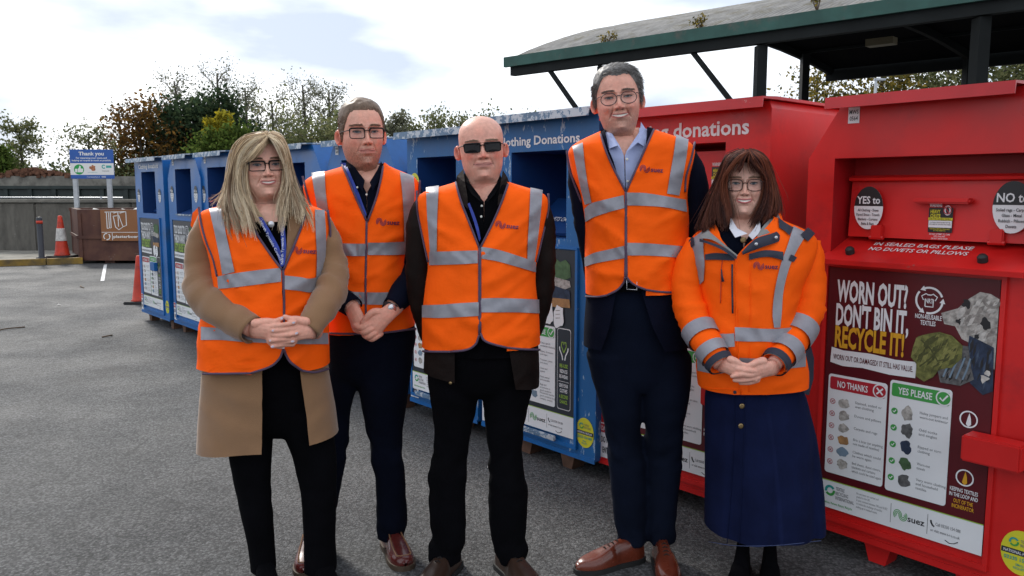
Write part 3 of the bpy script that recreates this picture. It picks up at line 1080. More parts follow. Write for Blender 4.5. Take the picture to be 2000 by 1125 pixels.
def cross_mark(f, u, v, r, m, lay=3):
    f.ring('icon', u, v, r, r * .22, m, lay)
    for s in (-1, 1):
        f.line('icon', [(u - .5 * r / f.w, v - s * .5 * r / f.h), (u + .5 * r / f.w, v + s * .5 * r / f.h)], r * .22, m, lay + 1)


def tick_mark(f, u, v, r, m, m2, lay=3):
    f.ell('icon', u, v, r / f.w, r / f.h, m, lay)
    f.line('icon', [(u - .5 * r / f.w, v), (u - .1 * r / f.w, v - .4 * r / f.h), (u + .5 * r / f.w, v + .45 * r / f.h)], r * .3, m2, lay + 1)


NO_LINES = [['Stained, soiled or', 'wet clothing'], ['Duvets and pillows'], ['Carpets and rugs'], ['Bric a brac (or anything', 'not made of textiles)'], ['Clothes which could', 'be worn again'], ['Bed sheets, duvet covers,', 'blankets and curtains', 'which could be used again']]
YES_RED = [['Holey jumpers and', 'worn-out knitwear'], ['Odd socks', 'and singles'], ['Ripped or torn', 'clothing'], ['Worn-out', 'towels'], ['Very worn clothing', 'and household', 'textiles']]
YES_BLUE = [['Clean, good', 'condition clothing'], ['Shirts, trousers', 'and tops'], ['Trousers, jeans', 'and skirts'], ['Coats and', 'jackets'], ['Shoes paired', 'and wearable'], ['Bags and', 'accessories in', 'good condition'], ['Household textiles in', 'good condition (e.g.', 'curtains, towels)']]


def panels(f, yes, red):
    """The NO THANKS and YES PLEASE lists."""
    for (u0, u1, v0, v1, head, hm, lines, no) in ((.03, .415, .15, .565, 'NO THANKS', PRED, NO_LINES, True), (.43, .79, .145, .585, 'YES PLEASE', PGRN, yes, False)):
        f.rect('panel', u0, v0, u1, v1, PW, 2, r=.012)
        f.rect('panel', u0 + .012, v1 - .062, u1 - .012, v1 - .01, hm, 3, r=.008)
        f.text(head, (u0 + u1) / 2 - .03, v1 - .05, .026, PW, .2, .02, 4, 'C')
        cu = u1 - .045
        f.ell('icon', cu, v1 - .035, .028 / f.w, .028 / f.h, PW, 4)
        f.ell('icon', cu, v1 - .035, .023 / f.w, .023 / f.h, hm, 5)
        if no:
            for s in (-1, 1):
                f.line('icon', [(cu - .012 / f.w, v1 - .035 - s * .012 / f.h), (cu + .012 / f.w, v1 - .035 + s * .012 / f.h)], .006, PW, 6 + (s > 0))
        else:
            f.line('icon', [(cu - .013 / f.w, v1 - .035), (cu - .003 / f.w, v1 - .045), (cu + .014 / f.w, v1 - .022)], .006, PW, 6)
        n = len(lines)
        top, bot = v1 - .09, v0 + .02
        pics = [PKNIT, PKNIT2, PJEAN, PGREEN2, PKNIT2, PTAN, PLBLUE] if not no else [PW, PKNIT, PKNIT, PTAN, PLBLUE, PKNIT]
        for i, ln in enumerate(lines):
            v = top - (top - bot) * (i + .45) / n
            if no:
                cross_mark(f, u0 + .035, v, .010, PRED, 3)
            else:
                tick_mark(f, u0 + .035, v, .012, PGRN, PW, 3)
            hh = (top - bot) / n * .40
            mm = pics[i % len(pics)]
            if mm is PW: mm = PKNIT
            f.poly('picture', wobbly(u0 + .115, v, .036, hh, 16, .3, i * 1.7 + (3 if no else 0)), mm, 3)
            f.text(ln, u0 + .185, v + .004 * len(ln), .0105, PG, min(.19, .0095 * max(len(q) for q in ln)), .0, 3)


def footer(f):
    f.rect('panel', 0, 0, 1, .115, PW, 2)
    f.rect('panel', 0, .115, 1, .119, PLIME, 3)
    # globe emblem and words
    f.ring('emblem', .075, .075, .017, .010, PTEAL, 3, 30, 200, 10)
    f.ring('emblem', .075, .075, .017, .010, PGRN, 3, 215, 370, 10)
    f.text(['TEXTILE', 'RECYCLING', 'INTERNATIONAL'], .115, .083, .014, PG, .125, .012, 3, lead=1.4)
    f.text('Reduce, Renew, Reuse, Recycle', .03, .018, .010, PGRN, .20, .01, 3)
    f.text(['Re-use items are sorted and', 'graded in the UK.', 'A joint venture between TRI and SUEZ', 'to tackle the challenge of textiles', 'ending up in residual waste.'], .255, .092, .009, PG, .20, .0, 3)
    f.rect('rule', .475, .02, .478, .098, PG, 3)
    f.swirl(.535, .060, .050, PGRN, 3)
    f.text('suez', .580, .045, .024, PK, .10, .018, 3)
    f.rect('rule', .695, .02, .698, .098, PG, 3)
    f.line('icon', [(.715, .078), (.718, .068), (.726, .060), (.736, .056)], .006, PK, 3)
    f.text('Call 03330 154 088', .742, .062, .012, PG, .14, .008, 3)
    f.text('or visit www.t-r-i.co.uk', .715, .036, .011, PG, .165, .008, 3)
    f.line('icon', [(.80, .018), (.825, .010), (.85, .014), (.872, .024)], .003, PK, 3)


def poster_red(par, x0, x1, z0, z1, y):
    p = MB().box(x0, x1, y, y + .004, z0, z1).build('poster', PMAR, par)
    p['label'] = 'maroon poster about recycling worn-out textiles'
    f = Face(p, x0, z0, y, x1 - x0, z1 - z0)
    f.text('WORN OUT?', .06, .868, .083, PW, .445, .035)
    f.text("DON'T BIN IT,", .06, .772, .083, PW, .46, .035)
    f.text('RECYCLE IT!', .06, .682, .083, PGOLD, .44, .035)
    recycle_mark(f, .63, .905, .046, PW)
    tee(f, .63, .905, .05, PW)
    f.text('NRT', .63, .895, .017, PW, .045, .02, 3, 'C')
    f.text(['NON-REUSABLE', 'TEXTILES'], .63, .835, .017, PW, .15, .015, 3, 'C', lead=1.35)
    f.poly('panel', [(.035, .613), (.04, .676), (.12, .668), (.3, .672), (.45, .664), (.58, .668), (.575, .606), (.42, .602), (.25, .61), (.12, .604)], PW, 2)
    f.text('WORN OUT OR DAMAGED? IT STILL HAS VALUE.', .055, .628, .021, PMAR, .505, .015)
    # heap of worn clothes, printed as many small tone patches
    r = random.Random(12)
    hv = lambda v: .588 + (v - .475) * .777

    def cloth(poly, tones, n, rad, lay, dirn):
        poly = [(a, hv(b)) for a, b in poly]
        f.poly('picture', poly, tones[0], lay)
        xs, zs = [p[0] for p in poly], [p[1] for p in poly]

        def inside(x, z):
            c = False
            for (x1, z1), (x2, z2) in zip(poly, poly[1:] + poly[:1]):
                if (z1 > z) != (z2 > z) and x < (x2 - x1) * (z - z1) / (z2 - z1) + x1: c = not c
            return c
        k = 0
        while k < n:
            x, z = r.uniform(min(xs), max(xs)), r.uniform(min(zs), max(zs))
            dx, dz = dirn[0] * rad, dirn[1] * rad
            if not (inside(x, z) and inside(x + dx, z + dz) and inside(x - dx, z - dz)): continue
            w = rad * r.uniform(.14, .38)
            f.poly('picture', [(x - dx, z - dz), (x - dz * w / rad, z + dx * w / rad + w * .4), (x + dx, z + dz), (x + dz * w / rad, z - dx * w / rad - w * .4)], tones[1 + k % (len(tones) - 1)], lay + .2 + .7 * k / n)
            k += 1
    cloth([(.70, .83), (.72, .78), (.78, .775), (.82, .72), (.88, .70), (.93, .62), (1, .60), (1, .92), (.955, .94), (.90, .945), (.83, .90), (.79, .86)], [PKNIT, PKNIT, PKNIT3, PKNIT4], 60, .030, 2, (.75, .65))
    for u_, v_, a_, b_, q in ((.835, .885, .026, .020, 2), (.94, .80, .024, .028, 5), (.80, .80, .014, .012, 9), (.90, .74, .012, .012, 3)):
        f.poly('picture', wobbly(u_, hv(v_), a_, b_ * .8, 14, .5, q), PK, 3.2)
    f.ring('picture', .965, hv(.915), .026, .010, PKNIT3, 3.3, 190, 350, 10)
    cloth([(.86, .74), (.93, .72), (.99, .70), (1, .50), (.95, .475), (.88, .52), (.85, .62)], [PJEAN, PJEAN2, PJEAN, PK], 34, .028, 4, (.25, .95))
    f.poly('picture', wobbly(.955, hv(.565), .026, .018, 14, .7, 4), PKNIT4, 5.1)
    f.line('picture', [(.93, hv(.575)), (.985, hv(.56))], .004, PJEAN, 5.3)
    cloth([(.74, .62), (.80, .69), (.86, .69), (.88, .60), (.90, .54), (.83, .50), (.72, .50), (.70, .56)], [PKNIT2, PK, PKNIT2, PNAVY], 24, .024, 5.5, (.5, .85))
    for k in range(4):
        f.line('picture', [(.735 + .035 * k, hv(.53)), (.755 + .035 * k, hv(.58)), (.785 + .03 * k, hv(.635))], .006, PLBLUE, 6.6)
    cloth([(.555, .65), (.545, .60), (.58, .57), (.58, .51), (.63, .49), (.68, .52), (.71, .56), (.78, .58), (.83, .63), (.83, .69), (.77, .73), (.70, .74), (.64, .725), (.58, .705)], [PTOWEL, PTOWEL2, PTOWEL, PTOWEL3], 70, .034, 7, (.70, .70))
    f.line('picture', [(.60, hv(.69)), (.66, hv(.65)), (.70, hv(.60)), (.76, hv(.62))], .006, PTOWEL3, 8.1)
    f.line('picture', [(.60, hv(.56)), (.65, hv(.60)), (.72, hv(.67))], .005, PTOWEL3, 8.2)
    panels(f, YES_RED, True)
    for cv, tx, mm in ((.49, None, PW), (.272, ['KEEPING TEXTILES', 'IN THE LOOP AND'], PW)):
        f.ring('icon', .885, cv, .028, .005, PW, 3)
        f.poly('icon', [(.872, cv - .018), (.885, cv - .028), (.90, cv - .018), (.897, cv + .004), (.888, cv + .024), (.880, cv + .006)], PGOLD if tx else PW, 3)
    f.text(['KEEPING TEXTILES', 'IN THE LOOP AND'], .885, .215, .0145, PW, .155, .015, 3, 'C', lead=1.4)
    f.text(['OUT OF THE', 'INCINERATOR'], .885, .172, .0145, PGOLD, .12, .015, 3, 'C', lead=1.4)
    footer(f)
    f.flush()
    return p


def poster_blue(par, x0, x1, z0, z1, y):
    p = MB().box(x0, x1, y, y + .004, z0, z1).build('poster', PNAVY, par)
    p['label'] = 'charcoal poster about giving clothes for re-use'
    f = Face(p, x0, z0, y, x1 - x0, z1 - z0)
    f.text('TOO GOOD TO', .06, .868, .083, PW, .47, .035)
    f.text('THROW AWAY?', .06, .772, .083, PW, .47, .035)
    f.text("LET'S REUSE IT", .06, .682, .083, PLIME, .45, .035)
    recycle_mark(f, .63, .905, .046, PW)
    tee(f, .63, .905, .05, PW)
    f.text(['RE-USABLE', 'TEXTILES'], .63, .835, .017, PW, .13, .015, 3, 'C', lead=1.35)
    f.poly('panel', [(.035, .613), (.04, .676), (.3, .668), (.56, .672), (.555, .606), (.25, .61)], PW, 2)
    f.text('GIVE YOUR CLOTHES A SECOND CHANCE.', .055, .628, .021, PNAVY, .485, .015)
    # pile of folded clothes and a pair of white shoes
    f.poly('picture', [(.70, .90), (.73, .935), (.80, .95), (.84, .935), (.90, .95), (.95, .925), (.96, .86), (.90, .845), (.75, .855)], PGREEN2, 3)
    f.poly('picture', [(.68, .845), (.72, .86), (.95, .84), (.96, .81), (.90, .795), (.70, .815)], PKNIT, 4)
    f.poly('picture', [(.66, .80), (.70, .815), (.95, .79), (.96, .745), (.70, .74)], PJEAN, 5)
    f.poly('picture', [(.66, .74), (.95, .745), (.96, .70), (.66, .69)], PTAN, 6)
    f.poly('picture', wobbly(.72, .655, .055, .062, 20, .25, 3), PW, 7)
    f.poly('picture', wobbly(.83, .645, .055, .070, 20, .25, 8), PW, 8)
    for k in range(3):
        f.line('picture', [(.80, .675 - .02 * k), (.85, .68 - .02 * k)], .004, PKNIT, 9)
    panels(f, YES_BLUE, False)
    f.rect('panel', .815, .145, .965, .585, PW, 2, r=.014)
    f.rect('panel', .819, .149, .961, .581, PNAVY, 3, r=.013)
    f.line('icon', [(.89, .455), (.862, .49), (.868, .512), (.882, .512), (.89, .498), (.898, .512), (.912, .512), (.918, .49), (.89, .455)], .005, PLIME, 4)
    for s in (-1, 1):
        f.line('icon', [(.89 + s * .012, .415), (.89 + s * .02, .44), (.89 + s * .045, .468), (.89 + s * .048, .485)], .007, PW, 4)
    f.text('RE-USE', .89, .375, .019, PLIME, .09, .02, 4, 'C')
    f.text(['REDUCE', 'RE-WEAR'], .89, .345, .019, PW, .095, .02, 4, 'C', lead=1.5)
    f.rect('rule', .832, .298, .948, .300, PW, 4)
    f.text(['GIVE YOUR', 'CLOTHES'], .89, .268, .019, PW, .10, .02, 4, 'C', lead=1.5)
    f.text(['A SECOND', 'CHANCE.'], .89, .208, .019, PLIME, .10, .02, 4, 'C', lead=1.5)
    footer(f)
    f.flush()
    return p


def oval(par, x, z, y, w, h, head, lines, upright=True):
    """Oval sticker, black over white."""
    p = mesh_obj('sticker', [(x + w / 2 * math.cos(2 * math.pi * k / 32), y, z + h / 2 * math.sin(2 * math.pi * k / 32)) for k in range(32)], [tuple(range(32))], PW, par)
    p['label'] = 'oval sticker headed ' + head
    f = Face(p, x - w / 2, z - h / 2, y, w, h)
    f.ell('panel', .5, .5, .5, .5, PK, 1, 24, 5, 175)
    f.text(head, .5, .60, .17, PW, .80, .02, 3, 'C')
    f.text(lines, .5, .42, .06, PK, .80, .012, 3, 'C', lead=1.75)
    f.flush()


def helpline(par, x, z, y, d):
    p = mesh_obj('sticker', [(x + d / 2 * math.cos(2 * math.pi * k / 32), y, z + d * .62 * math.sin(2 * math.pi * k / 32)) for k in range(32)], [tuple(range(32))], PYEL, par)
    p['label'] = 'round yellow helpline sticker'
    f = Face(p, x - d / 2, z - d * .62, y, d, d * 1.24)
    f.ring('emblem', .32, .72, d * .10, d * .05, PTEAL, 2, 30, 200, 10)
    f.ring('emblem', .32, .72, d * .10, d * .05, PGRN, 2, 215, 370, 10)
    f.text(['TEXTILE', 'RECYCLING'], .48, .74, .062, PG, .36, .01, 2, lead=1.5)
    f.rect('panel', .02, .44, .98, .56, PNAVY, 2)
    f.text('NATIONAL HELPLINE', .5, .47, .062, PW, .84, .015, 3, 'C')
    f.text('03330 154 088', .5, .31, .085, PTEAL, .80, .015, 3, 'C')
    f.text(['SMALL', 'REQUEST'], .5, .20, .05, PTEAL, .3, .01, 3, 'C')
    f.flush()


def danger(par, x0, x1, z0, z1, y):
    p = mesh_obj('sticker', [(x0, y, z0), (x1, y, z0), (x1, y, z1), (x0, y, z1)], [(0, 1, 2, 3)], PW, par)
    p['label'] = 'red and white danger sticker'
    f = Face(p, x0, z0, y, x1 - x0, z1 - z0)
    f.rect('panel', .04, .72, .96, .97, PRED, 1)
    f.text('DANGER', .5, .78, .13, PW, .8, .02, 2, 'C')
    f.text(['DO NOT', 'ENTER'], .5, .44, .17, PK, .84, .02, 2, 'C', lead=1.75)
    f.flush()


def warning(par, x, z, y, w):
    h = w * 1.05
    p = mesh_obj('sticker', [(x, y, z), (x + w, y, z), (x + w, y, z + h), (x, y, z + h)], [(0, 1, 2, 3)], PK, par)
    p['label'] = 'black and yellow heavy chute warning sticker'
    f = Face(p, x, z, y, w, h)
    f.text('WARNING', .02, 1.04, .14, PW, .52, .03, 1)
    f.text(['HEAVY', 'CHUTE'], .08, .78, .14, PYEL, .42, .03, 2, lead=1.25)
    f.ring('icon', .78, .90, w * .15, w * .035, PRED, 4)
    f.ell('icon', .78, .90, .16, .20, PW, 2)
    f.ell('icon', .78, .90, .07, .13, PK, 3)
    f.line('icon', [(.68, 1.03), (.88, .77)], w * .035, PRED, 5)
    f.rect('panel', 0, .50, 1, .60, PYEL, 2)
    f.text('USE THE HANDLE SAFELY', .5, .525, .055, PK, .9, .01, 3, 'C')
    f.rect('panel', .02, .20, .98, .48, PW, 2)
    f.text(['CLOTHING DEPOSITED MAY NOT BE', 'RECLAIMED BY ANYONE ONCE INSIDE'], .5, .38, .05, PG, .88, .01, 3, 'C')
    f.text(['THIS BIN IS EMPTIED REGULARLY', 'BY THE OPERATOR'], .5, .12, .05, PYEL, .85, .01, 3, 'C', lead=1.4)
    f.text(['DO NOT ATTEMPT TO CLIMB', 'INTO THIS UNIT', 'DO NOT LEAVE WASTE'], .5, -.10, .06, PW, .85, .01, 1, 'C', lead=1.5)
    f.flush()


BW, BD, BZ0, BZ1 = 0.95, 0.95, 0.10, 1.79
YAW = math.atan2(-0.76, 0.65)
YES_S = ['All Clothing - Shoes', 'Paired Shoes - Towels', 'Blankets - Curtains', 'Belts & Bags']
NO_S = ['Soiled rags - Carpets', 'Glass - Metal', 'Rubbish - Pillows', 'Duvets']


def bank(root, label, group, chamfer, paint, lid_paint, inner, poster, title, detail=2, worn=None, W=BW, ol=-.35, orr=.375, code=None, top=BZ1, opening=None, post=None, lock=True):
    """A steel clothing bank. Origin on the ground below the middle of its front; the front faces -y."""
    tag(root, label, 'clothing bank', group)
    w2 = W / 2
    face_m = worn or paint
    c, ch = (.14, .215) if chamfer else (.012, .03)
    zc = top - ch
    deep = chamfer and paint is not RED
    o0, o1 = (-.235, .205) if deep else (ol, orr) if chamfer else (opening or (-w2 * .52, w2 * .45))          # chute opening
    zo0, zo1 = (1.22, 1.665) if deep else (1.20, 1.575) if chamfer else ((1.21, 1.655) if paint is RED else (1.21, 1.655))
    dep = .16 if chamfer and not deep else .42
    m = MB()
    # shell
    prof = [(-w2, BZ0), (w2, BZ0), (w2, zc), (w2 - c, top), (-(w2 - c), top), (-w2, zc)]
    v = [(x, 0, z) for x, z in prof] + [(x, BD, z) for x, z in prof]
    m.add(v, [(11, 10, 9, 8, 7, 6)[::-1], (0, 6, 7, 1)[::-1], (1, 7, 8, 2)[::-1], (2, 8, 9, 3)[::-1], (3, 9, 10, 4)[::-1], (4, 10, 11, 5)[::-1], (5, 11, 6, 0)[::-1]])
    # front plates round the opening
    m.add([(-w2, 0, BZ0), (w2, 0, BZ0), (w2, 0, zo0), (-w2, 0, zo0)], [(0, 1, 2, 3)])
    if deep:
        xe = w2 - c * (zo1 - zc) / ch
        m.add([(-w2, 0, zo0), (o0, 0, zo0), (o0, 0, zo1), (-xe, 0, zo1), (-w2, 0, zc)], [(0, 1, 2, 3, 4)])
        m.add([(o1, 0, zo0), (w2, 0, zo0), (w2, 0, zc), (xe, 0, zo1), (o1, 0, zo1)], [(0, 1, 2, 3, 4)])
        m.add([(-xe, 0, zo1), (xe, 0, zo1), (w2 - c, 0, top), (-(w2 - c), 0, top)], [(0, 1, 2, 3)])
    else:
        m.add([(-w2, 0, zo0), (o0, 0, zo0), (o0, 0, zo1), (-w2, 0, zo1)], [(0, 1, 2, 3)])
        m.add([(o1, 0, zo0), (w2, 0, zo0), (w2, 0, zo1), (o1, 0, zo1)], [(0, 1, 2, 3)])
    if deep:
        pass
    elif zc > zo1:
        m.add([(-w2, 0, zo1), (w2, 0, zo1), (w2, 0, zc), (w2 - c, 0, top), (-(w2 - c), 0, top), (-w2, 0, zc)], [(0, 1, 2, 3, 4, 5)])
    else:
        m.add([(-w2, 0, zo1), (w2, 0, zo1), (w2 - c, 0, top), (-(w2 - c), 0, top)], [(0, 1, 2, 3)])
    m.build('body', face_m, root)
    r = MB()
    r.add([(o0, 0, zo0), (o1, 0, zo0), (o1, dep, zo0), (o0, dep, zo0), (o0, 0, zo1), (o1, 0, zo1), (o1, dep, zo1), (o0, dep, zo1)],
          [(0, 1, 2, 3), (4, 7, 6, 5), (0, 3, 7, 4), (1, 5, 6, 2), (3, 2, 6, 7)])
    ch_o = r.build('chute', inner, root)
    # overhanging lid with a turned-down edge
    l = MB()
    lx0, lx1 = (-(w2 - c) - .03, w2 - c - .02) if chamfer else (-w2 + (.05 if paint is RED else -.02), w2 + .01)
    l.prism([(BD, top + .012), (.02, top + .016), (-.085, top + .010), (-.090, top - .032), (-.083, top - .032), (-.078, top + .002), (.02, top + .004), (BD, top + .002)], 'x', lx0, lx1)
    l.build('lid', lid_paint, root)
    if deep:
        MB().prism([(.02, zo0 + .004), (.36, zo0 + .14), (.365, zo0 + .13), (.02, zo0 + .001)], 'x', o0 + .01, o1 - .01).build('flap', inner, root)
        MB().box(o0 - .01, o1 + .01, -.012, .03, zo0 - .012, zo0 + .001).build('ledge', BLUE_LID, root)
        oval(root, (-w2 + o0) / 2 + .005, 1.42, -.003, .095, .16, 'YES to', YES_S)
        oval(root, (w2 + o1) / 2 - .005, 1.42, -.003, .095, .16, 'NO to', NO_S)
    elif chamfer:
        # inner flap, its handle and hinges, and the sloping ledge below
        fl = MB().prism([(.09, zo0 + .072), (.105, zo0 + .072), (.125, zo1 - .085), (.10, zo1 - .065), (.075, zo1 - .075), (.078, zo1 - .085), (.105, zo1 - .09)], 'x', o0 + .02, o1 - .02).build('flap', paint, root)
        MB().bbox(-.07, .13, .055, .1, zo0 + .205, zo0 + .225, .006).build('handle', paint, fl)
        if detail > 1:
            for x in (o0 + .12, o1 - .14):
                MB().bbox(x, x + .045, .07, .095, zo0 + .068, zo0 + .12, .004).bar((x - .005, .078, zo0 + .072), (x + .05, .078, zo0 + .072), .008).build('hinge', paint, fl)
        le = MB().prism([(.155, zo0 + .075), (.155, zo0 + .062), (-.055, zo0 - .03), (-.062, zo0 - .03), (-.064, zo0 - .012), (-.052, zo0 - .008)], 'x', o0 - .015, o1 + .02).build('ledge', paint, root)
        if detail > 1:
            sl = (zo0 + .075 - (zo0 - .008)) / (.155 + .052)
            for x in (o0 + .085, o1 - .125):
                MB().lathe([(.013, 0), (.017, .004), (.017, .022), (.010, .03), (.002, .031)], 14).build('knob', BLACK_RUBBER, le).matrix_local = Matrix.Translation((x, -.005, zo0 + .008)) @ Matrix.Rotation(math.atan(sl) * .9, 4, 'X')
            f = Face(le, o0, zo0 + .03, .038, o1 - o0, .07, tilt=1 / sl)
            f.text('IN SEALED BAGS PLEASE', .46, .19, .15, PW, .52, .012, 4, 'C')
            f.text('NO DUVETS OR PILLOWS', .46, -.05, .15, PW, .52, .012, 4, 'C')
            f.flush()
            oval(fl, o0 + .105, zo0 + .185, .077, .115, .165, 'YES to', YES_S)
            oval(fl, o1 - .075, zo0 + .195, .077, .125, .178, 'NO to', NO_S)
            warning(fl, -.02, zo0 + .10, .0865, .085)
        else:
            oval(root, (-w2 + o0) / 2 + .005, 1.42, -.003, .085, .145, 'YES to', YES_S)
            oval(root, (w2 + o1) / 2 - .005, 1.42, -.003, .075, .145, 'NO to', NO_S)
    else:
        fl = MB().prism([(.10, zo0 + .02), (.34, zo0 + .20), (.345, zo0 + .19), (.11, zo0 + .005)], 'x', o0 + .01, o1 - .01).build('flap', inner, root)
        if paint is RED:
            ip = MB().bbox(o0 + .012, o1 - .012, .10, .112, zo0 + .14, zo1 - .03, .003).build('inner_flap', paint, root)
            warning(ip, o1 - .135, zo0 + .24, .0985, .10)
        if detail > 1:
            f = Face(fl, o0, zo0 + .02, .085, o1 - o0, .2, tilt=1.3)
            f.text('NO DUVETS OR PILLOWS', .5, .30, .10, PW, .85, .012, 4, 'C')
            f.flush()
        f = Face(root, -w2, 1.66, -.001, W, .15)
        if title:
            f.text(title, *((.06, .16, .42, PW, .83) if paint is RED else (.16, .20, .30, PW, .70)), .022, 2)
            f.flush()
        if paint is not RED and detail > 1 and not title:
            helpline(root, -w2 + .085, 1.50, -.003, .10)
        if paint is not RED and detail < 2:
            oval(root, (-w2 + o0) / 2, 1.40, -.003, .085, .145, 'YES to', YES_S)
            oval(root, (w2 + o1) / 2, 1.40, -.003, .085, .145, 'NO to', NO_S)
    # door with its frame and poster
    px0, px1 = post or ((-.345, .31) if W > .91 else ((-.335, .30) if W > .85 else (-.31, .30)))
    fr = MB()
    for a, b, c0, d0 in ((px0 - .02, px0 - .004, .155, 1.158), (px1 + .004, px1 + .02, .155, 1.158)):
        fr.box(a, b, -.014, .002, c0, d0)
    fr.box(px0 - .02, px1 + .02, -.016, .002, .135, .1545).box(px0 - .02, px1 + .02, -.016, .002, 1.1585, 1.168)
    d = fr.build('door', paint, root)
    (poster_red if poster == 'red' else poster_blue)(d, px0, px1, .185, 1.153, -.010)
    if detail > 1 and lock:
        MB().bbox(.215, .40, -.10, -.016, .535, .625, .006).build('lock_box', paint, root)
        MB().box(.40, .45, -.03, 0, .525, .635).build('lock_plate', paint, root)
        for z in (.30, .98):
            MB().bar((px0 - .03, -.012, z), (px0 - .03, -.012, z + .09), .011).box(px0 - .05, px0 - .02, -.008, 0, z + .005, z + .085).build('hinge', paint, d)
    elif lock:
        MB().bbox(.05, .20, -.05, -.012, .60, .69, .006).build('lock_box', paint, root)
    else:
        MB().bbox(px0 + .05, px1 - .12, -.035, -.017, .15, .178, .005).build('door_handle', BLUE_LID, d)
    helpline(root, w2 - (.072 if detail > 1 else .062), .235, -.0025, .125 if detail > 1 else .11)
    danger(root, -w2 + .006, -w2 + (.096 if detail > 1 else .085), .122, .30, -.0025)
    if code:
        x = -(w2 - c) + .02
        p = mesh_obj('sticker', [(x, -.0025, top - .085), (x + .045, -.0025, top - .085), (x + .045, -.0025, top - .025), (x, -.0025, top - .025)], [(0, 1, 2, 3)], PW, root)
        f = Face(p, x, top - .085, -.0025, .045, .06)
        f.text(code, .5, .58, .26, PK, .8, .012, 1, 'C')
        f.flush()
    # feet and a bottom rail
    MB().box(-w2, w2, -.006, .0, BZ0 - .012, BZ0 + .012).build('bottom_rail', paint, root)
    for x in (-w2 + .28, w2 - .30) if detail > 1 else (-w2 + .1, w2 - .12):
        for y in (.04, BD - .14):
            MB().prism([(x, BZ0), (x + .12, BZ0), (x + .095, 0), (x + .03, 0)], 'y', y, y + .09).build('foot', RED if paint is RED else RUST, root)
    return root


def place(px_mid, s_mid, off):
    """Stand point from distance s along the row and the row's offset from the lens."""
    return (0.76 * off - 0.65 * s_mid, 0.65 * off + 0.76 * s_mid, 0)


GRP = 'clothing banks standing in a row'
for (s_l, s_r, off, chamf, ttl, lab, det) in (
        (9.75, 8.80, 2.80, False, 'Clothing donations', 'blue clothing bank with straight sides, farthest in the row beside the orange cone', 1),
        (8.72, 7.80, 2.82, True, None, 'blue clothing bank with cut top corners, second from the far end of the row', 1),
        (7.90, 6.98, 2.84, True, None, 'blue clothing bank with cut top corners just behind the blonde hair', 1),
        (6.42, 5.47, 2.86, True, None, 'blue clothing bank showing between the blonde hair and the man with dark framed glasses', 1),
        (5.40, 4.60, 2.89, True, None, 'blue clothing bank mostly hidden behind the man with short brown hair', 1)):
    o = empty('clothing_bank', place(0, (s_l + s_r) / 2, off), YAW)
    bank(o, lab, GRP, chamf, BLUE, BLUE_LID, INNER_BLUE, 'blue', ttl, det, None, s_l - s_r if s_l - s_r < .93 and s_l - s_r > .85 else .95, code=['HW5', '0' + str(int(s_l * 61) % 900 + 100)] if chamf else None)
for (s_l, s_r, off, opn, ttl, lab, tp) in (
        (4.41, 3.70, 2.90, (-.24, .16), None, 'worn blue clothing bank with open chute, left of the bald man', 1.80),
        (3.66, 2.75, 2.90, (-.19, .235), 'Clothing Donations', 'scratched blue clothing bank with faded white lettering, right of the bald man', 1.835)):
    o = empty('clothing_bank', place(0, (s_l + s_r) / 2, off), YAW)
    bank(o, lab, GRP, False, BLUE, BLUE_LID, INNER_BLUE, 'blue', ttl, 2, BLUE_WORN, s_l - s_r, top=tp, opening=opn, lock=False)
o = empty('clothing_bank', place(0, 2.31, 2.95), YAW + R(1))
bank(o, 'red clothing bank with white donations lettering behind the tallest man', GRP, False, RED, RED_LID, INNER_RED, 'red', 'Clothing donations', 2, None, .90, top=1.81, opening=(-.26, .24))
gl, gr = G(1550, 1010, .09), G(2035, 1176, .09)
mid = (gl + gr) / 2
o = empty('clothing_bank', (mid[0], mid[1], 0), math.atan2(gr[1] - gl[1], gr[0] - gl[0]))
bank(o, 'red clothing bank with maroon poster and hinged flap, nearest to the camera', GRP, True, RED, RED_LID, INNER_RED, 'red', None, 2, None, float(np.linalg.norm((gr - gl)[:2])), orr=.335, post=(-.345, .272), code=['MWS', '0564'])
# ------------------------------------------------------------------ people: kit
SKIN = mat('skin', (.5, .3, .22), .44, vcol=True, bump=.16, bscale=170, var=.10, vscale=70, sss=.05, spec=.45)
HAIRM = mat('hair', (.2, .12, .08), .5, vcol=True, spec=.35)
EYEM = mat('eye', (.8, .8, .8), .12, vcol=True, spec=.6)
HIVIS = mat('fluorescent orange cloth', (1.0, .118, .003), .75, var=.06, vscale=7, bump=.30, bscale=20, spec=.15)
TAPE = mat('silver retroreflective tape', (.265, .265, .295), .45, metal=.1, var=.14, vscale=18, bump=.07, bscale=90)
PIPING = mat('purple grey piping', (.085, .055, .095), .75)
LOGO = mat('dark purple print', (.10, .012, .055), .6)
CAMEL = mat('camel wool', (.235, .128, .062), .95, var=.08, vscale=5, bump=.22, bscale=260, sheen=.3)
BLACKC = mat('black cloth', (.0022, .0022, .0032), .95, spec=.08, var=.3, vscale=6, bump=.15, bscale=200)
NAVYC = mat('navy cloth', (.0026, .0040, .0105), .95, spec=.1, var=.25, vscale=6, bump=.15, bscale=220)
NAVYJ = mat('navy jacket cloth', (.0042, .0055, .0145), .95, spec=.1, var=.2, vscale=5, bump=.2, bscale=240)
CHINO = mat('dark blue chino', (.0040, .0064, .0155), .95, spec=.1, var=.25, vscale=5, bump=.15, bscale=220)
LEATHER = mat('dark brown leather', (.0085, .0045, .0036), .68, spec=.16, var=.35, vscale=8, bump=.25, bscale=45)
SHIRTB = mat('pale blue shirt', (.34, .39, .60), .8, var=.06, bump=.1, bscale=260)
WHITEC = mat('white cotton', (.68, .68, .74), .85, bump=.1)
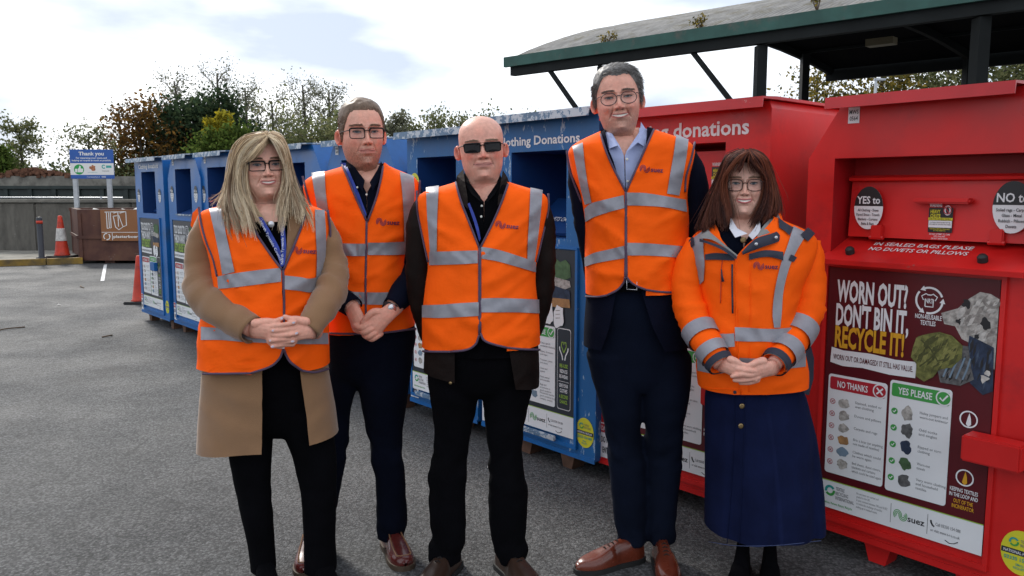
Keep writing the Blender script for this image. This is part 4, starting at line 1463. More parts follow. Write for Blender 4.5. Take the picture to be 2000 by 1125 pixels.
DENIM = mat('indigo denim', (.0052, .0088, .036), .95, spec=.12, var=.22, vscale=9, bump=.22, bscale=300)
GREYL = mat('grey lining', (.24, .24, .235), .9, var=.1, bump=.15, bscale=200)
NAVYT = mat('navy trim', (.022, .026, .045), .7, var=.15, bump=.1, bscale=200)
LANY = mat('blue lanyard', (.020, .045, .30), .6)
LANYW = mat('lanyard lettering', (.60, .62, .70), .6)
FRAME = mat('black spectacle frame', (.005, .005, .006), .4, spec=.25)
FRAMEG = mat('gunmetal spectacle frame', (.03, .03, .038), .4, metal=.3)
FRAMET = mat('dark tortoise frame', (.030, .010, .008), .4, spec=.3)
DARKLENS = mat('dark sunglass lens', (.004, .003, .004), .10, spec=.3)
BRASS = mat('old brass', (.30, .21, .10), .35, metal=.8)
SILVER = mat('silver metal', (.6, .6, .62), .25, metal=.9)
PEARL = mat('pearl button', (.70, .68, .62), .3)
BURG = mat('burgundy leather', (.085, .014, .012), .26, var=.3, vscale=14, coat=.3)
TANL = mat('russet leather', (.105, .021, .010), .26, var=.4, vscale=9, coat=.3, rvar=.05)
DBROWN = mat('dark brown shoe leather', (.035, .018, .012), .32, var=.3, vscale=10)
SOLE = mat('brown sole', (.06, .04, .025), .7)
BLKSOLE = mat('black sole', (.012, .012, .012), .7)
NAILP = mat('pale nail polish', (.62, .55, .62), .2, coat=.4)
TOOTH = mat('teeth', (.84, .80, .72), .25)


def lens_mat():
    m = bpy.data.materials.new('clear lens')
    m.use_nodes = True
    t = m.node_tree
    t.nodes.remove(t.nodes['Principled BSDF'])
    a, g, x = t.nodes.new('ShaderNodeBsdfTransparent'), t.nodes.new('ShaderNodeBsdfGlossy'), t.nodes.new('ShaderNodeMixShader')
    a.inputs['Color'].default_value = (.93, .94, .95, 1)
    g.inputs['Roughness'].default_value = .02
    x.inputs['Fac'].default_value = .02
    t.links.new(a.outputs[0], x.inputs[1])
    t.links.new(g.outputs[0], x.inputs[2])
    t.links.new(x.outputs[0], t.nodes['Material Output'].inputs['Surface'])
    return m


LENS = lens_mat()


def interp_rows(z, cols, n=160, k=7):
    """Dense, slightly smoothed table of values over height."""
    o = np.argsort(z)
    z = np.asarray(z)[o]
    zz = np.linspace(z[0], z[-1], n)
    out = [zz]
    for c in cols:
        y = np.interp(zz, z, np.asarray(c)[o])
        pad = np.pad(y, k, mode='edge')
        ker = np.hanning(2 * k + 3)[1:-1]
        out.append(np.convolve(pad, ker / ker.sum(), 'same')[k:-k])
    return out


class Torso:
    """Body surface of a clothed trunk. rows: (photo y, left x, right x of the outline, front depth, back depth)."""

    def __init__(s, D, rows, p=2.35, fold=.010, seed=0.0, pleat=False):
        s.D, s.p, s.fa, s.seed, s.pleat = D, p, fold, seed, pleat
        z, cx, a, bf, bb = [], [], [], [], []
        for py, xl, xr, f_, b_ in rows:
            A, B = P(xl, py, D), P(xr, py, D)
            z.append((A[2] + B[2]) / 2); cx.append((A[0] + B[0]) / 2); a.append((B[0] - A[0]) / 2); bf.append(f_); bb.append(b_)
        s.t = interp_rows(z, (cx, a, bf, bb))
        s.tab = list(zip(*[c.tolist() for c in s.t[1:]]))
        s.z0, s.dz = float(s.t[0][0]), float(s.t[0][1] - s.t[0][0])

    def row(s, z):
        u = (z - s.z0) / s.dz
        if u <= 0: return s.tab[0]
        if u >= len(s.tab) - 1: return s.tab[-1]
        i = int(u)
        w = u - i
        return [p * (1 - w) + q * w for p, q in zip(s.tab[i], s.tab[i + 1])]

    def fold(s, X, Z):
        if not s.fa:
            return 0.0
        k = s.seed
        if s.pleat:
            lo = (s.t[0][-1] - Z) / (s.t[0][-1] - s.t[0][0])
            return s.fa * (.3 + 1.3 * lo) * (noise.noise(Vector((X * 13, Z * .9, k))) * 1.3 + .5 * noise.noise(Vector((X * 31, Z * 1.6, k + 3))))
        sg = 1 if X > s.row(Z)[0] else -1
        u, v = X * .80 * sg + Z * .60, -X * .60 * sg + Z * .80
        n1 = noise.noise(Vector((u * 7.0, v * 22.0, k)))
        n2 = noise.noise(Vector((X * 9.0, Z * 6.0, k + 9)))
        n3 = noise.noise(Vector((X * 30 + 2 * n1, Z * 24, k + 4)))
        n4 = 1 - abs(noise.noise(Vector((u * 4.0 + k, v * 13.0, k + 2)))) * 2
        n5 = 1 - abs(noise.noise(Vector((u * 3.0 + 5, v * 9.0 + k, k + 7)))) * 2.4
        return max(-.25 * s.fa, s.fa * (1.0 * n1 + 1.1 * n2 + .22 * n3 + .9 * max(0, n4) ** 3 + .8 * max(0, n5) ** 4))

    def yf(s, X, Z, off=0.0, fold=True):
        cx, a, bf, bb = s.row(Z)
        t = min(.995, abs((X - cx) / (a + off)))
        e = (1 - t ** s.p) ** (1 / s.p)
        return -(bf + off) * e - (s.fold(X, Z) * min(1, 1.8 * e) if fold else 0)

    def pt(s, phi, z, off=0.0):
        cx, a, bf, bb = s.row(z)
        q = 2 / s.p
        sn, cs = math.sin(phi), math.cos(phi)
        X = cx + (a + off) * math.copysign(abs(sn) ** q, sn)
        if cs >= 0:
            y = -(bf + off) * cs ** q
            y -= s.fold(X, z) * min(1, 1.8 * cs ** q)
        else:
            y = (bb + off) * (-cs) ** q + s.fold(X, z) * min(1, 1.8 * (-cs) ** q)
        return (X, s.D + y, z)

    def phi(s, X, z, off=0.0):
        cx, a, bf, bb = s.row(z)
        t = max(-1, min(1, (X - cx) / (a + off)))
        return math.asin(abs(t) ** (s.p / 2)) * (1 if t >= 0 else -1)

    def on(s, px, py, off=0.0):
        """Point of the front surface that the photo shows at px, py."""
        d = -.08
        rx, ry, rz = ray(px, py).tolist()
        for _ in range(6):
            k = (s.D + d) / ry
            d = .4 * d + .6 * s.yf(rx * k, rz * k + CAMH, off)
        k = (s.D + d) / ry
        return np.array([rx * k, s.D + d, rz * k + CAMH])

    def shell(s, name, m, parent, off, py0, py1, edge_l=None, edge_r=None, nz=58, nf=20, nb=18, back=True, tilt=0.0, rgb=None):
        """Garment from photo height py0 (hem) up to py1; edge_* are the inner edges of the two front panels, hem to neck."""
        xm = s.row(s.t[0][len(s.t[0]) // 2])[0]
        z0 = P(1000, py0, s.D - .12)[2]
        z0 = P(1000, py0, s.D - s.row(z0)[2] - off)[2]
        z1 = P(1000, py1, s.D)[2]
        tab = []
        for e in (edge_r, edge_l):
            if e is None:
                tab.append(None)
                continue
            q = np.array([s.on(x, y, off) for x, y in e])
            o = np.argsort(q[:, 2])
            tab.append((q[o, 2], q[o, 0]))
        V, Fc = [], []
        ncol = 2 * nf + nb - 1
        for jz, z in enumerate(np.linspace(z0, z1, nz)):
            dn = tilt * (1 - jz / (nz - 1)) ** 2
            pr = s.phi(np.interp(z, *tab[0]), z, off) if tab[0] else 0.0
            pl = s.phi(np.interp(z, *tab[1]), z, off) if tab[1] else 0.0
            h = math.pi / 2
            ph = list(np.linspace(pr, h, nf)) + list(np.linspace(h, 3 * h, nb + 1)[1:-1]) + list(np.linspace(-h, pl, nf) + 4 * h)
            V += [s.pt(a, z + dn * math.sin(a), off) for a in ph]
        ncol = len(ph)
        for j in range(nz - 1):
            for i in range(ncol - 1):
                if not back and nf - 1 <= i < ncol - nf:
                    continue
                Fc.append((j * ncol + i, j * ncol + i + 1, (j + 1) * ncol + i + 1, (j + 1) * ncol + i))
        if tab[0] is None:                                                   # closed front
            Fc += [(j * ncol + ncol - 1, j * ncol, (j + 1) * ncol, (j + 1) * ncol + ncol - 1) for j in range(nz - 1)]
        return mesh_obj(name, V, Fc, m, parent, True, None if rgb is None else np.tile(np.array(rgb), (len(V), 1)))

    def band(s, name, top, bot, m, parent, off=.004, n=26, k=4):
        a, b = catmull(top, n), catmull(bot, n)
        V = [s.on(*(a[i] * (1 - j / k) + b[i] * j / k), off) for j in range(k + 1) for i in range(n)]
        Fc = [(j * n + i, (j + 1) * n + i, (j + 1) * n + i + 1, j * n + i + 1) for j in range(k) for i in range(n - 1)]
        return mesh_obj(name, V, Fc, m, parent, True)

    def pipe(s, name, pts, m, parent, r=.0052, off=.003, n=None):
        q = catmull(pts, n or max(12, 4 * len(pts)))
        v, f = sweep(np.array([s.on(x, y, off) for x, y in q]), r, 6)
        return mesh_obj(name, v, f, m, parent, True)

    def logo(s, px, py, size, ang, m, parent, off=.006):
        """Striped emblem and the word, printed on the cloth; px, py = middle left of the emblem, size = its width in pixels."""
        ca, sa = math.cos(R(ang)), math.sin(R(ang))
        V, Fc = [], []

        def put(pts, faces):
            o = len(V)
            for x, y in pts:
                V.append(s.on(px + x * ca + y * sa, py + x * sa - y * ca, off))
            Fc.extend([tuple(i + o for i in f) for f in faces])
        for r_ in (.22, .42, .62):
            q = .84 - r_
            pts = [(-.42 + r_ * math.cos(R(a)), 1.25 * r_ * math.sin(R(a))) for a in range(228, -1, -14)]
            pts += [(.42 + q * math.cos(R(a)), 1.25 * q * math.sin(R(a))) for a in range(194, 409, 14)]
            p_ = np.array(pts) * size / 2.08
            p_[:, 0] += size / 2
            d = np.gradient(p_, axis=0)
            d /= np.linalg.norm(d, axis=1)[:, None]
            nr = np.stack([-d[:, 1], d[:, 0]], 1) * size * .028
            put(np.stack([p_ + nr, p_ - nr], 1).reshape(-1, 2), [(2 * i, 2 * i + 1, 2 * i + 3, 2 * i + 2) for i in range(len(p_) - 1)])
        g, f = text_geo('suez', .022)
        k = size * 1.28 / g[:, 0].max()
        put(np.stack([g[:, 0] * k + size * 1.12, g[:, 1] * k * .95 - size * .25], 1), f)
        return mesh_obj('logo', V, Fc, m, parent)


def patch(name, pts, m, parent, th=.004):
    """Small flap of cloth from world points, with thickness towards the back."""
    n = len(pts)
    V = [tuple(p) for p in pts] + [(p[0], p[1] + th, p[2]) for p in pts]
    Fc = [tuple(range(n)), tuple(range(n, 2 * n))[::-1]] + [(i, n + i, n + (i + 1) % n, (i + 1) % n) for i in range(n)]
    return mesh_obj(name, V, Fc, m, parent)


def ribbon(name, a, b, m, parent, n=20, k=4, bulge=.0, th=.0):
    """Cloth between two world polylines, bulging to the camera in the middle."""
    A, B = catmull(a, n), catmull(b, n)
    V = []
    for j in range(k + 1):
        t = j / k
        q = A * (1 - t) + B * t
        q[:, 1] -= bulge * math.sin(math.pi * t)
        V += [tuple(x) for x in q]
    Fc = [(j * n + i, (j + 1) * n + i, (j + 1) * n + i + 1, j * n + i + 1) for j in range(k) for i in range(n - 1)]
    return mesh_obj(name, V, Fc, m, parent, True)


def creases(amp, f1=16.0, seed=0.0, bend=.5, bw=.16):
    """Folds across a sleeve, strongest near the bend."""
    def g(pts, al, ang):
        out = np.zeros(pts.shape[:2])
        for i in range(pts.shape[0]):
            w = .35 + 1.0 * math.exp(-((al[i] - bend) / bw) ** 2)
            for j in range(pts.shape[1]):
                p = pts[i, j]
                n1 = noise.noise(Vector((p[0] * f1, p[1] * f1, p[2] * f1 * 1.3 + seed)))
                n2 = noise.noise(Vector((al[i] * 26 + 1.3 * math.sin(ang[j] + seed), math.cos(ang[j]) * .8 + seed, seed)))
                out[i, j] = amp * (.7 * n1 + w * n2)
        return out
    return g


def sleeve(name, D, pts, m, parent, amp=.006, seed=0.0, bend=.5, n=22, mm=40, flat=1.0, hem=True):
    """pts: (px, py, depth offset, radius in photo pixels) from shoulder to cuff."""
    q = catmull(pts, mm)
    path = np.array([P(x, y, D + d) for x, y, d, r in q])
    rad = np.array([r * (D + d) / FPX for x, y, d, r in q])
    if hem:                                                                 # turn the cloth in at the cuff
        e = path[-1] - (path[-1] - path[-2]) * 1.2
        path = np.vstack([path, e])
        rad = np.append(rad, rad[-1] * .80)
    v, f = sweep(path[:mm], rad[:mm], n, False, flat, creases(amp, 16, seed, bend))
    if hem:
        last = v[(mm - 1) * n:]
        c = path[mm - 1]
        d = path[mm - 1] - path[mm - 2]
        d = d / np.linalg.norm(d)
        inn = c + (last - c) * .90 - d * .004
        inn2 = c + (last - c) * .86 - d * .05
        o = len(v)
        v = np.vstack([v, inn, inn2])
        f = list(f) + [((mm - 1) * n + k, (mm - 1) * n + (k + 1) % n, o + (k + 1) % n, o + k) for k in range(n)]
        f += [(o + k, o + (k + 1) % n, o + n + (k + 1) % n, o + n + k) for k in range(n)]
    f = list(f) + [tuple(range(n))[::-1]]
    return mesh_obj(name, v, f, m, parent, True), path, rad


def ring_on(D, path, rad, t0, t1, m, parent, name, grow=.003, n=22, flat=1.0, steps=7, amp=0, seed=0, bend=.5):
    """Band wrapped round a sleeve between shares t0 and t1 of its length."""
    mm = 40
    i0, i1 = t0 * (mm - 1), t1 * (mm - 1)
    ii = np.linspace(i0, i1, steps)
    p = np.array([[np.interp(i, range(mm), path[:mm, k]) for k in range(3)] for i in ii])
    r = np.interp(ii, range(mm), rad[:mm]) + grow
    v, f = sweep(p, r, n, False, flat)
    return mesh_obj(name, v, f, m, parent, True)


def leg_loft(rows, D, ratio=.95, n=26, nz=60, amp=.006, seed=0.0, knee=.5):
    """rows: (py, xl, xr, d) top to bottom; returns verts, faces of a trouser leg."""
    z, cx, a, dd = [], [], [], []
    for py, xl, xr, d in rows:
        A, B = P(xl, py, D + d), P(xr, py, D + d)
        z.append(A[2]); cx.append((A[0] + B[0]) / 2); a.append((B[0] - A[0]) / 2); dd.append(d)
    t = interp_rows(z, (cx, a, dd), 120, 3)
    V = []
    zz = np.linspace(t[0][-1], t[0][0], nz)
    for j, zq in enumerate(zz):
        c, w, d = (np.interp(zq, t[0], k) for k in t[1:])
        f_ = j / (nz - 1)
        wgt = .4 + 1.0 * math.exp(-((f_ - knee) / .10) ** 2) + 1.3 * math.exp(-((f_ - 1.0) / .10) ** 2)
        for k in range(n):
            an = 2 * math.pi * k / n
            ds = amp * wgt * noise.noise(Vector((math.cos(an) * 1.1 + seed, math.sin(an) * 1.1, zq * 22 + .8 * math.sin(an + seed) + seed)))
            V.append((c + (w + ds) * math.cos(an), D + d + (w * ratio + ds) * math.sin(an), zq))
    Fc = [(j * n + k, (j + 1) * n + k, (j + 1) * n + (k + 1) % n, j * n + (k + 1) % n) for j in range(nz - 1) for k in range(n)]
    Fc += [tuple(range(n)), tuple(range((nz - 1) * n, nz * n))[::-1]]
    return V, Fc


def trousers(name, D, hip, left, right, m, parent, seed=0.0, amp=.006, ratio=.95):
    """hip rows: (py, xl, xr, half depth)."""
    mb = MB()
    for k, rows in enumerate((left, right)):
        mb.add(*leg_loft(rows, D, ratio, amp=amp, seed=seed + k * 3.3))
    V = []
    n = 30
    z = [P(1000, r[0], D)[2] for r in hip]
    t = interp_rows(z, ([P((r[1] + r[2]) / 2, r[0], D)[0] for r in hip], [(r[2] - r[1]) / 2 * D / FPX for r in hip], [r[3] for r in hip]), 60, 3)
    nz = 16
    for zq in np.linspace(t[0][-1], t[0][0], nz):
        c, w, d = (np.interp(zq, t[0], k) for k in t[1:])
        for k in range(n):
            an = 2 * math.pi * k / n
            V.append((c + w * math.copysign(abs(math.cos(an)) ** .85, math.cos(an)), D + d * math.copysign(abs(math.sin(an)) ** .85, math.sin(an)), zq))
    Fc = [(j * n + k, (j + 1) * n + k, (j + 1) * n + (k + 1) % n, j * n + (k + 1) % n) for j in range(nz - 1) for k in range(n)]
    Fc += [tuple(range(n)), tuple(range((nz - 1) * n, nz * n))[::-1]]
    mb.add(V, Fc)
    v, f = fuse(mb.v, mb.f, .0085, 5)
    return mesh_obj(name, v, f, m, parent, True)


def shoe(D_heel, px_heel, D_toe, px_toe, m, sole_m, parent, length=.29, k=1.0, high=0.0, laces=None, seam=None, point=0.0):
    """Shoe standing on the ground between a heel and a toe point given by photo x and distance."""
    h = np.array([P(px_heel, 1100, D_heel)[0], D_heel])
    t = np.array([P(px_toe, 1100, D_toe)[0], D_toe])
    ax = (t - h) / np.linalg.norm(t - h)
    sd = np.array([-ax[1], ax[0]])
    tt = np.array([0, .04, .12, .25, .40, .55, .70, .82, .92, .975, 1.0])
    hw = np.array([.016, .026, .033, .035, .035, .041, .046, .045, .036, .024, .008]) * k
    hw[-4:] *= (1 - point * np.array([.15, .35, .5, .4]))
    tp = np.array([.070, .088, .094, .098, .094, .078, .064, .056, .049, .040, .030]) * k
    if high:
        tp[:5] += np.array([high, high, high, high, high * .55])
    T = np.linspace(0, 1, 34)
    V, n = [], 17
    for q in T:
        w, z = np.interp(q, tt, hw), np.interp(q, tt, tp)
        w = max(w, .006)
        o = h + ax * length * q
        for j in range(n):
            a = math.pi * j / (n - 1)
            x = math.copysign(abs(math.cos(a)) ** .62, math.cos(a)) * w
            zz = .017 + (z - .017) * abs(math.sin(a)) ** .72
            narrow = 1 - .22 * (zz / .1) * (q < .5)
            V.append((o[0] + sd[0] * x * narrow, o[1] + sd[1] * x * narrow, zz))
    Fc = [(i * n + j, i * n + j + 1, (i + 1) * n + j + 1, (i + 1) * n + j) for i in range(len(T) - 1) for j in range(n - 1)]
    Fc += [tuple(range(n)), tuple(range((len(T) - 1) * n, len(T) * n))[::-1]]
    o = mesh_obj('shoe', V, Fc, m, parent, True)
    out = []
    for q in list(T) + list(T[::-1]):
        sgn = 1 if len(out) < len(T) else -1
        w = np.interp(q, tt, hw) + .005
        c = h + ax * (length * (q * 1.03 - .012))
        out.append((c[0] + sd[0] * w * sgn, c[1] + sd[1] * w * sgn))
    MB().prism(out, 'z', 0, .020).build('sole', sole_m, o)
    hl = [p for p in out[:10]] + [p for p in out[-10:]]
    if laces:
        lb = MB()
        for q in (.40, .46, .52, .58):
            w, z = np.interp(q, tt, hw) * .45, np.interp(q, tt, tp) + .001
            c = h + ax * length * q
            lb.tube(catmull([(*(c + sd * w), z - .012), (*c, z + .004), (*(c - sd * w), z - .012)], 7), .0022, 5)
        lb.build('laces', laces, o)
    if seam:
        pts = []
        for q in np.linspace(.36, .90, 9):
            c = h + ax * length * q
            pts.append((*(c + sd * np.interp(q, tt, hw) * .62), np.interp(q, tt, tp) * .93 + .002))
        back = []
        for q in np.linspace(.90, .36, 9):
            c = h + ax * length * q
            back.append((*(c - sd * np.interp(q, tt, hw) * .62), np.interp(q, tt, tp) * .93 + .002))
        MB().tube(catmull(pts + back, 40), .003, 5).build('seam', seam, o)
    return o


def capsule(mb, pts, r0, r1, flat=1.0, n=12):
    q = catmull(pts, 12)
    r = np.linspace(r0, r1, 12)
    d = q[-1] - q[-2]
    d /= np.linalg.norm(d)
    e = q[0] - q[1]
    e /= np.linalg.norm(e)
    q = np.vstack([q[0] + e * r0 * .95, q[0] + e * r0 * .6, q, q[-1] + d * r1 * .5, q[-1] + d * r1 * .85, q[-1] + d * r1])
    r = np.concatenate([[r0 * .25, r0 * .8], r, [r1 * .87, r1 * .53, r1 * .08]])
    mb.add(*sweep(q, r, n, True, flat))


def hand_mesh(D, org, sc_, parts, depth0):
    """parts: list of (points (zx, zy, d), r0 mm, r1 mm, flat); zx, zy measured on an enlargement of the photo with origin org and scale sc_."""
    mb = MB()
    for pts, r0, r1, flat in parts:
        w = [P(org[0] + x / sc_, org[1] + y / sc_, D + depth0 + d) for x, y, d in pts]
        capsule(mb, w, r0 / 1000, r1 / 1000, flat)
    return fuse(mb.v, mb.f, .0026, 3)


# ---- heads -------------------------------------------------------------
HZ = np.array([-.16, -.10, -.06, -.035, -.018, -.008, 0, .010, .022, .036, .055, .075, .10, .12, .14, .165, .188, .206, .220, .229, .2335, .235])
HW = np.array([.075, .060, .056, .0545, .0525, .0505, .0505, .0530, .0572, .0620, .0668, .0705, .0735, .0748, .0758, .0755, .0715, .0620, .0480, .0320, .0170, .003])
HF = np.array([.060, .046, .041, .041, .046, .062, .082, .0885, .090, .0905, .0915, .0925, .0925, .0915, .0935, .0915, .0840, .0710, .0530, .0340, .0180, .003])
HB = np.array([.085, .074, .070, .068, .068, .068, .069, .070, .072, .075, .080, .086, .0935, .0975, .0995, .0995, .0935, .0810, .0610, .0400, .0210, .003])
HP = np.array([2.1, 2.1, 2.1, 2.0, 1.9, 1.75, 1.65, 1.65, 1.75, 1.9, 2.05, 2.15, 2.2, 2.25, 2.3, 2.3, 2.2, 2.1, 2.0, 2.0, 2.0, 2.0])


def _smooth_profile():
    z = np.linspace(HZ[0], HZ[-1], 800)
    out = [z]
    for c in (HW, HF, HB, HP):
        y = np.interp(z, HZ, c)
        for _ in range(3):
            k = 13
            w = np.where(z > .212, 0.25, np.where((z > -.03) & (z < .015), .22, 1.0))
            pad = np.pad(y, k, mode='edge')
            ys = np.convolve(pad, np.ones(2 * k + 1) / (2 * k + 1), 'same')[k:-k]
            y = y * (1 - w) + ys * w
        out.append(y)
    return out


HT = _smooth_profile()
HTAB = list(zip(*[c.tolist() for c in HT[1:]]))
HDZ = float(HT[0][1] - HT[0][0])


class Head:
    def __init__(s, D, eye, chin_y, crown_y, face_px, yaw=0, roll=0, pitch=0, neck=1.0, jaw=1.0, nose=1.0, smile=.5, cheek=1.0, skin=(.50, .285, .205), lips=(.42, .17, .14), brow=(.12, .08, .05), stubble=None, gape=.004, mouth_w=.025, age=.5, red=.5, nose_w=1.0, bag=.5, lipk=1.0):
        s.__dict__.update(locals())
        yaw = yaw - math.degrees(math.atan((eye[0] - 1000) / FPX))        # measured as seen; the person looks at the lens
        k = D / FPX
        s.sz = (chin_y - crown_y) * k / .235
        s.sx = face_px * k / .150
        s.sy = (s.sx + s.sz) / 2
        s.base = P(eye[0], eye[1], D - .088 * s.sy)
        cy, sy = math.cos(R(yaw)), math.sin(R(yaw))
        cr, sr = math.cos(R(roll)), math.sin(R(roll))
        cp_, sp = math.cos(R(pitch)), math.sin(R(pitch))
        Rz = np.array([[cy, -sy, 0], [sy, cy, 0], [0, 0, 1]])
        Ry = np.array([[cr, 0, -sr], [0, 1, 0], [sr, 0, cr]])
        Rx = np.array([[1, 0, 0], [0, cp_, -sp], [0, sp, cp_]])
        s.M = Rz @ Ry @ Rx
        s.eye0 = np.array([0, s.fy(0, .118) * 0 - .0880, .118])

    def w(s, q):
        """Head-local metres (unit head) to world."""
        q = np.asarray(q, float)
        return ((q - s.eye0) * np.array([s.sx, s.sy, s.sz])) @ s.M.T + s.base

    def prof(s, z):
        u = min(max((z - HZ[0]) / HDZ, 0), 798.999)
        i = int(u)
        u -= i
        w, f, b, p = (a_ * (1 - u) + b_ * u for a_, b_ in zip(HTAB[i], HTAB[i + 1]))
        w = w * (1 + (s.jaw - 1) * math.exp(-((z - .030) / .032) ** 2))
        nk = 1 / (1 + math.exp((z + .018) / .008))
        w, f, b = w * (1 + (s.neck - 1) * nk), f * (1 + (s.neck - 1) * .6 * nk), b * (1 + (s.neck - 1) * nk)
        return w, f, b, p

    def disp(s, x, z):
        g = lambda x0, z0, A, sx, sz: A * math.exp(-((abs(x) - x0) / sx) ** 2 - ((z - z0) / sz) ** 2)
        d = 0.0
        # nose
        if .066 < z < .135:
            if z >= .083: amp = .004 + .0225 * ((.135 - z) / .052) ** 1.15
            else: amp = .0265 * max(0, 1 - ((.083 - z) / .0125) ** 2) ** .8
            sg = (.0066 + .0036 * max(0, (.125 - z) / .04)) * s.nose_w
            d += s.nose * amp * math.exp(-(x / sg) ** 2)
        d += g(.0135 * s.nose_w, .0795, .0105, .0055, .0060) - g(.0072 * s.nose_w, .0725, .004, .004, .003)
        d += g(.031, .118, -.0125, .019, .0125)
        d += g(.012, .120, -.004, .006, .010)
        d += g(.027, .1375, .0050, .021, .0065)
        d += g(.030, .1245, .0034, .016, .0030) - g(.030, .1295, .0022, .017, .0022)   # upper lid and its crease
        d -= g(.0195 * s.nose_w, .0805, .0030, .0026, .0050)                   # beside the nostril
        d += g(.031, .108, .0022 * s.bag, .016, .004)
        d += g(.031, .1025, -.0018 * s.bag, .018, .003)
        d += g(.044, .092, .0055 * s.cheek, .018, .016)
        d += g(.038, .079, .0075 * s.smile * s.cheek, .013, .013)
        d += g(0, .056, .0065, .026, .021)
        d += g(0, .0600, .0028, .017, .0035) + g(0, .0445, .0034, .016, .0040)
        d += g(0, .0520, -.0030, .024, .0022)
        d += g(0, .0335, -.0032, .016, .0045)
        d += g(0, .011, .0085, .014, .009)
        # folds beside the mouth
        xl = .019 + (.082 - z) * .42
        if .040 < z < .086:
            d -= .0058 * (.35 + s.smile) * math.exp(-((abs(x) - xl) / .0029) ** 2) * math.sin(math.pi * (z - .040) / .046)
        # crow's feet and a slightly uneven face
        if s.smile > .5 and .108 < z < .128 and abs(x) > .046:
            d -= .0009 * s.smile * max(0, math.sin((z - .108) * 900 + abs(x) * 300)) * min(1, (abs(x) - .046) / .004)
        d += .0012 * noise.noise(Vector((x * 32, z * 32, s.D * 31)))
        # forehead lines
        if s.age and .150 < z < .185:
            d -= .0006 * s.age * (math.sin(z * 900) > .55) * math.exp(-(x / .035) ** 2)
        return d

    def fy(s, x, z):
        w, f, b, p = s.prof(z)
        t = min(.98, abs(x) / w)
        return -f * (1 - t ** p) ** (1 / p) - s.disp(x, z)

    def grid(s, n=140):
        u = np.linspace(-1, 1, n, endpoint=False)
        ph = math.pi * (.50 * u + .50 * u ** 3)
        zs = np.concatenate([np.linspace(-.16, -.03, 10, endpoint=False), np.linspace(-.03, .15, 118, endpoint=False), np.linspace(.15, .235, 34)])
        return ph, zs

    def point(s, a, z):
        w, f, b, p = s.prof(z)
        sn, cs = math.sin(a), math.cos(a)
        q = 2 / p
        x = w * math.copysign(abs(sn) ** q, sn)
        y = -f * cs ** q if cs >= 0 else b * (-cs) ** (2 / 2.1)
        if cs > 0 and z > -.02:
            y -= s.disp(x, z) * min(1, 2.2 * cs)
        return x, y, z

    def color(s, x, y, z):
        c = np.array(s.skin, float)
        front = y < -.02
        n = noise.noise(Vector((x * 40, y * 40, z * 40 + s.D * 50)))
        n2 = noise.noise(Vector((x * 130, y * 130, z * 130 + s.D * 50)))
        c = c * (1 + .07 * n + .05 * n2) * np.array([1, 1 - .06 * n, 1 - .08 * n])
        g = lambda x0, z0, sx, sz: math.exp(-((abs(x) - x0) / sx) ** 2 - ((z - z0) / sz) ** 2)
        rd = .0
        if front:
            rd = s.red * (.8 * g(.042, .088, .018, .018) + .9 * g(0, .083, .014, .012) + .25 * g(0, .16, .05, .03) + .3 * g(0, .012, .02, .012))
        if z < -.015: rd += .35 * s.red
        c = c * np.array([1 + .02 * rd, 1 - .32 * rd, 1 - .34 * rd])
        if front:
            ls = max(0, 1 - (abs(x) / (s.mouth_w * 1.0)) ** 2)
            zc = .052 + s.smile * .0060 * (abs(x) / s.mouth_w) ** 2
            lw = max(math.exp(-((z - zc - .0040) / .0036) ** 4), math.exp(-((z - zc + .0045) / .0046) ** 4)) * (1 if ls > 0 else 0) * min(1, ls * 2.5)
            c = c * (1 - lw) + np.array(s.lips) * lw
            # eyebrows
            bz = .1405 - .10 * abs(abs(x) - .026) - (.03 * (abs(x) - .026) if abs(x) > .026 else 0)
            bw = math.exp(-((z - bz) / .0042) ** 4) * (1 if .011 < abs(x) < .050 else 0) * .45
            c = c * (1 - bw) + np.array(s.brow) * bw
            nn_ = math.exp(-((abs(x) - .0075 * s.nose_w) / .0038) ** 2 - ((z - .0728) / .0026) ** 2)
            c = c * (1 - .80 * nn_)
            c = c * (1 - .30 * math.exp(-((abs(x) - .031) / .017) ** 2 - ((z - .113) / .010) ** 2) * np.array([.6, 1, .9]))  # eye-socket shading put into the skin colour, deepest under the eye
        if s.stubble is not None:
            m = 1 / (1 + math.exp(-((.060 + .45 * max(0, abs(x) - .032) - z) / .009))) * (1 if z > -.03 else max(0, 1 + (z + .03) / .02)) * (y < .01)
            if front: m *= 1 - .5 * math.exp(-((abs(x) - .034) / .012) ** 2 - ((z - .066) / .014) ** 2)
            m *= .5 + .35 * noise.noise(Vector((x * 260, y * 260, z * 260))) + .1
            if front and lw > .4: m = 0
            c = c * (1 - m) + np.array(s.stubble) * m
        return np.clip(c, 0, 1)

    def build(s):
        """Head and neck as vertices, faces and colours."""
        ph, zs = s.grid()
        n = len(ph)
        V, C = [], []
        for z in zs:
            for a in ph:
                q = s.point(a, z)
                V.append(q)
                C.append(s.color(*q))
        Fc = [(j * n + k, j * n + (k + 1) % n, (j + 1) * n + (k + 1) % n, (j + 1) * n + k) for j in range(len(zs) - 1) for k in range(n)]
        Fc += [tuple(range(n))[::-1], tuple(range((len(zs) - 1) * n, len(zs) * n))]
        W = s.w(np.array(V))
        # the neck stays upright below the chin
        mb_v, mb_f, mb_c = [tuple(p) for p in W], list(Fc), list(C)
        for sg in (-1, 1):
            v, f, c = s.ear(sg)
            o = len(mb_v)
            mb_v += [tuple(p) for p in v]
            mb_f += [tuple(i + o for i in q) for q in f]
            mb_c += c
        return mb_v, mb_f, mb_c

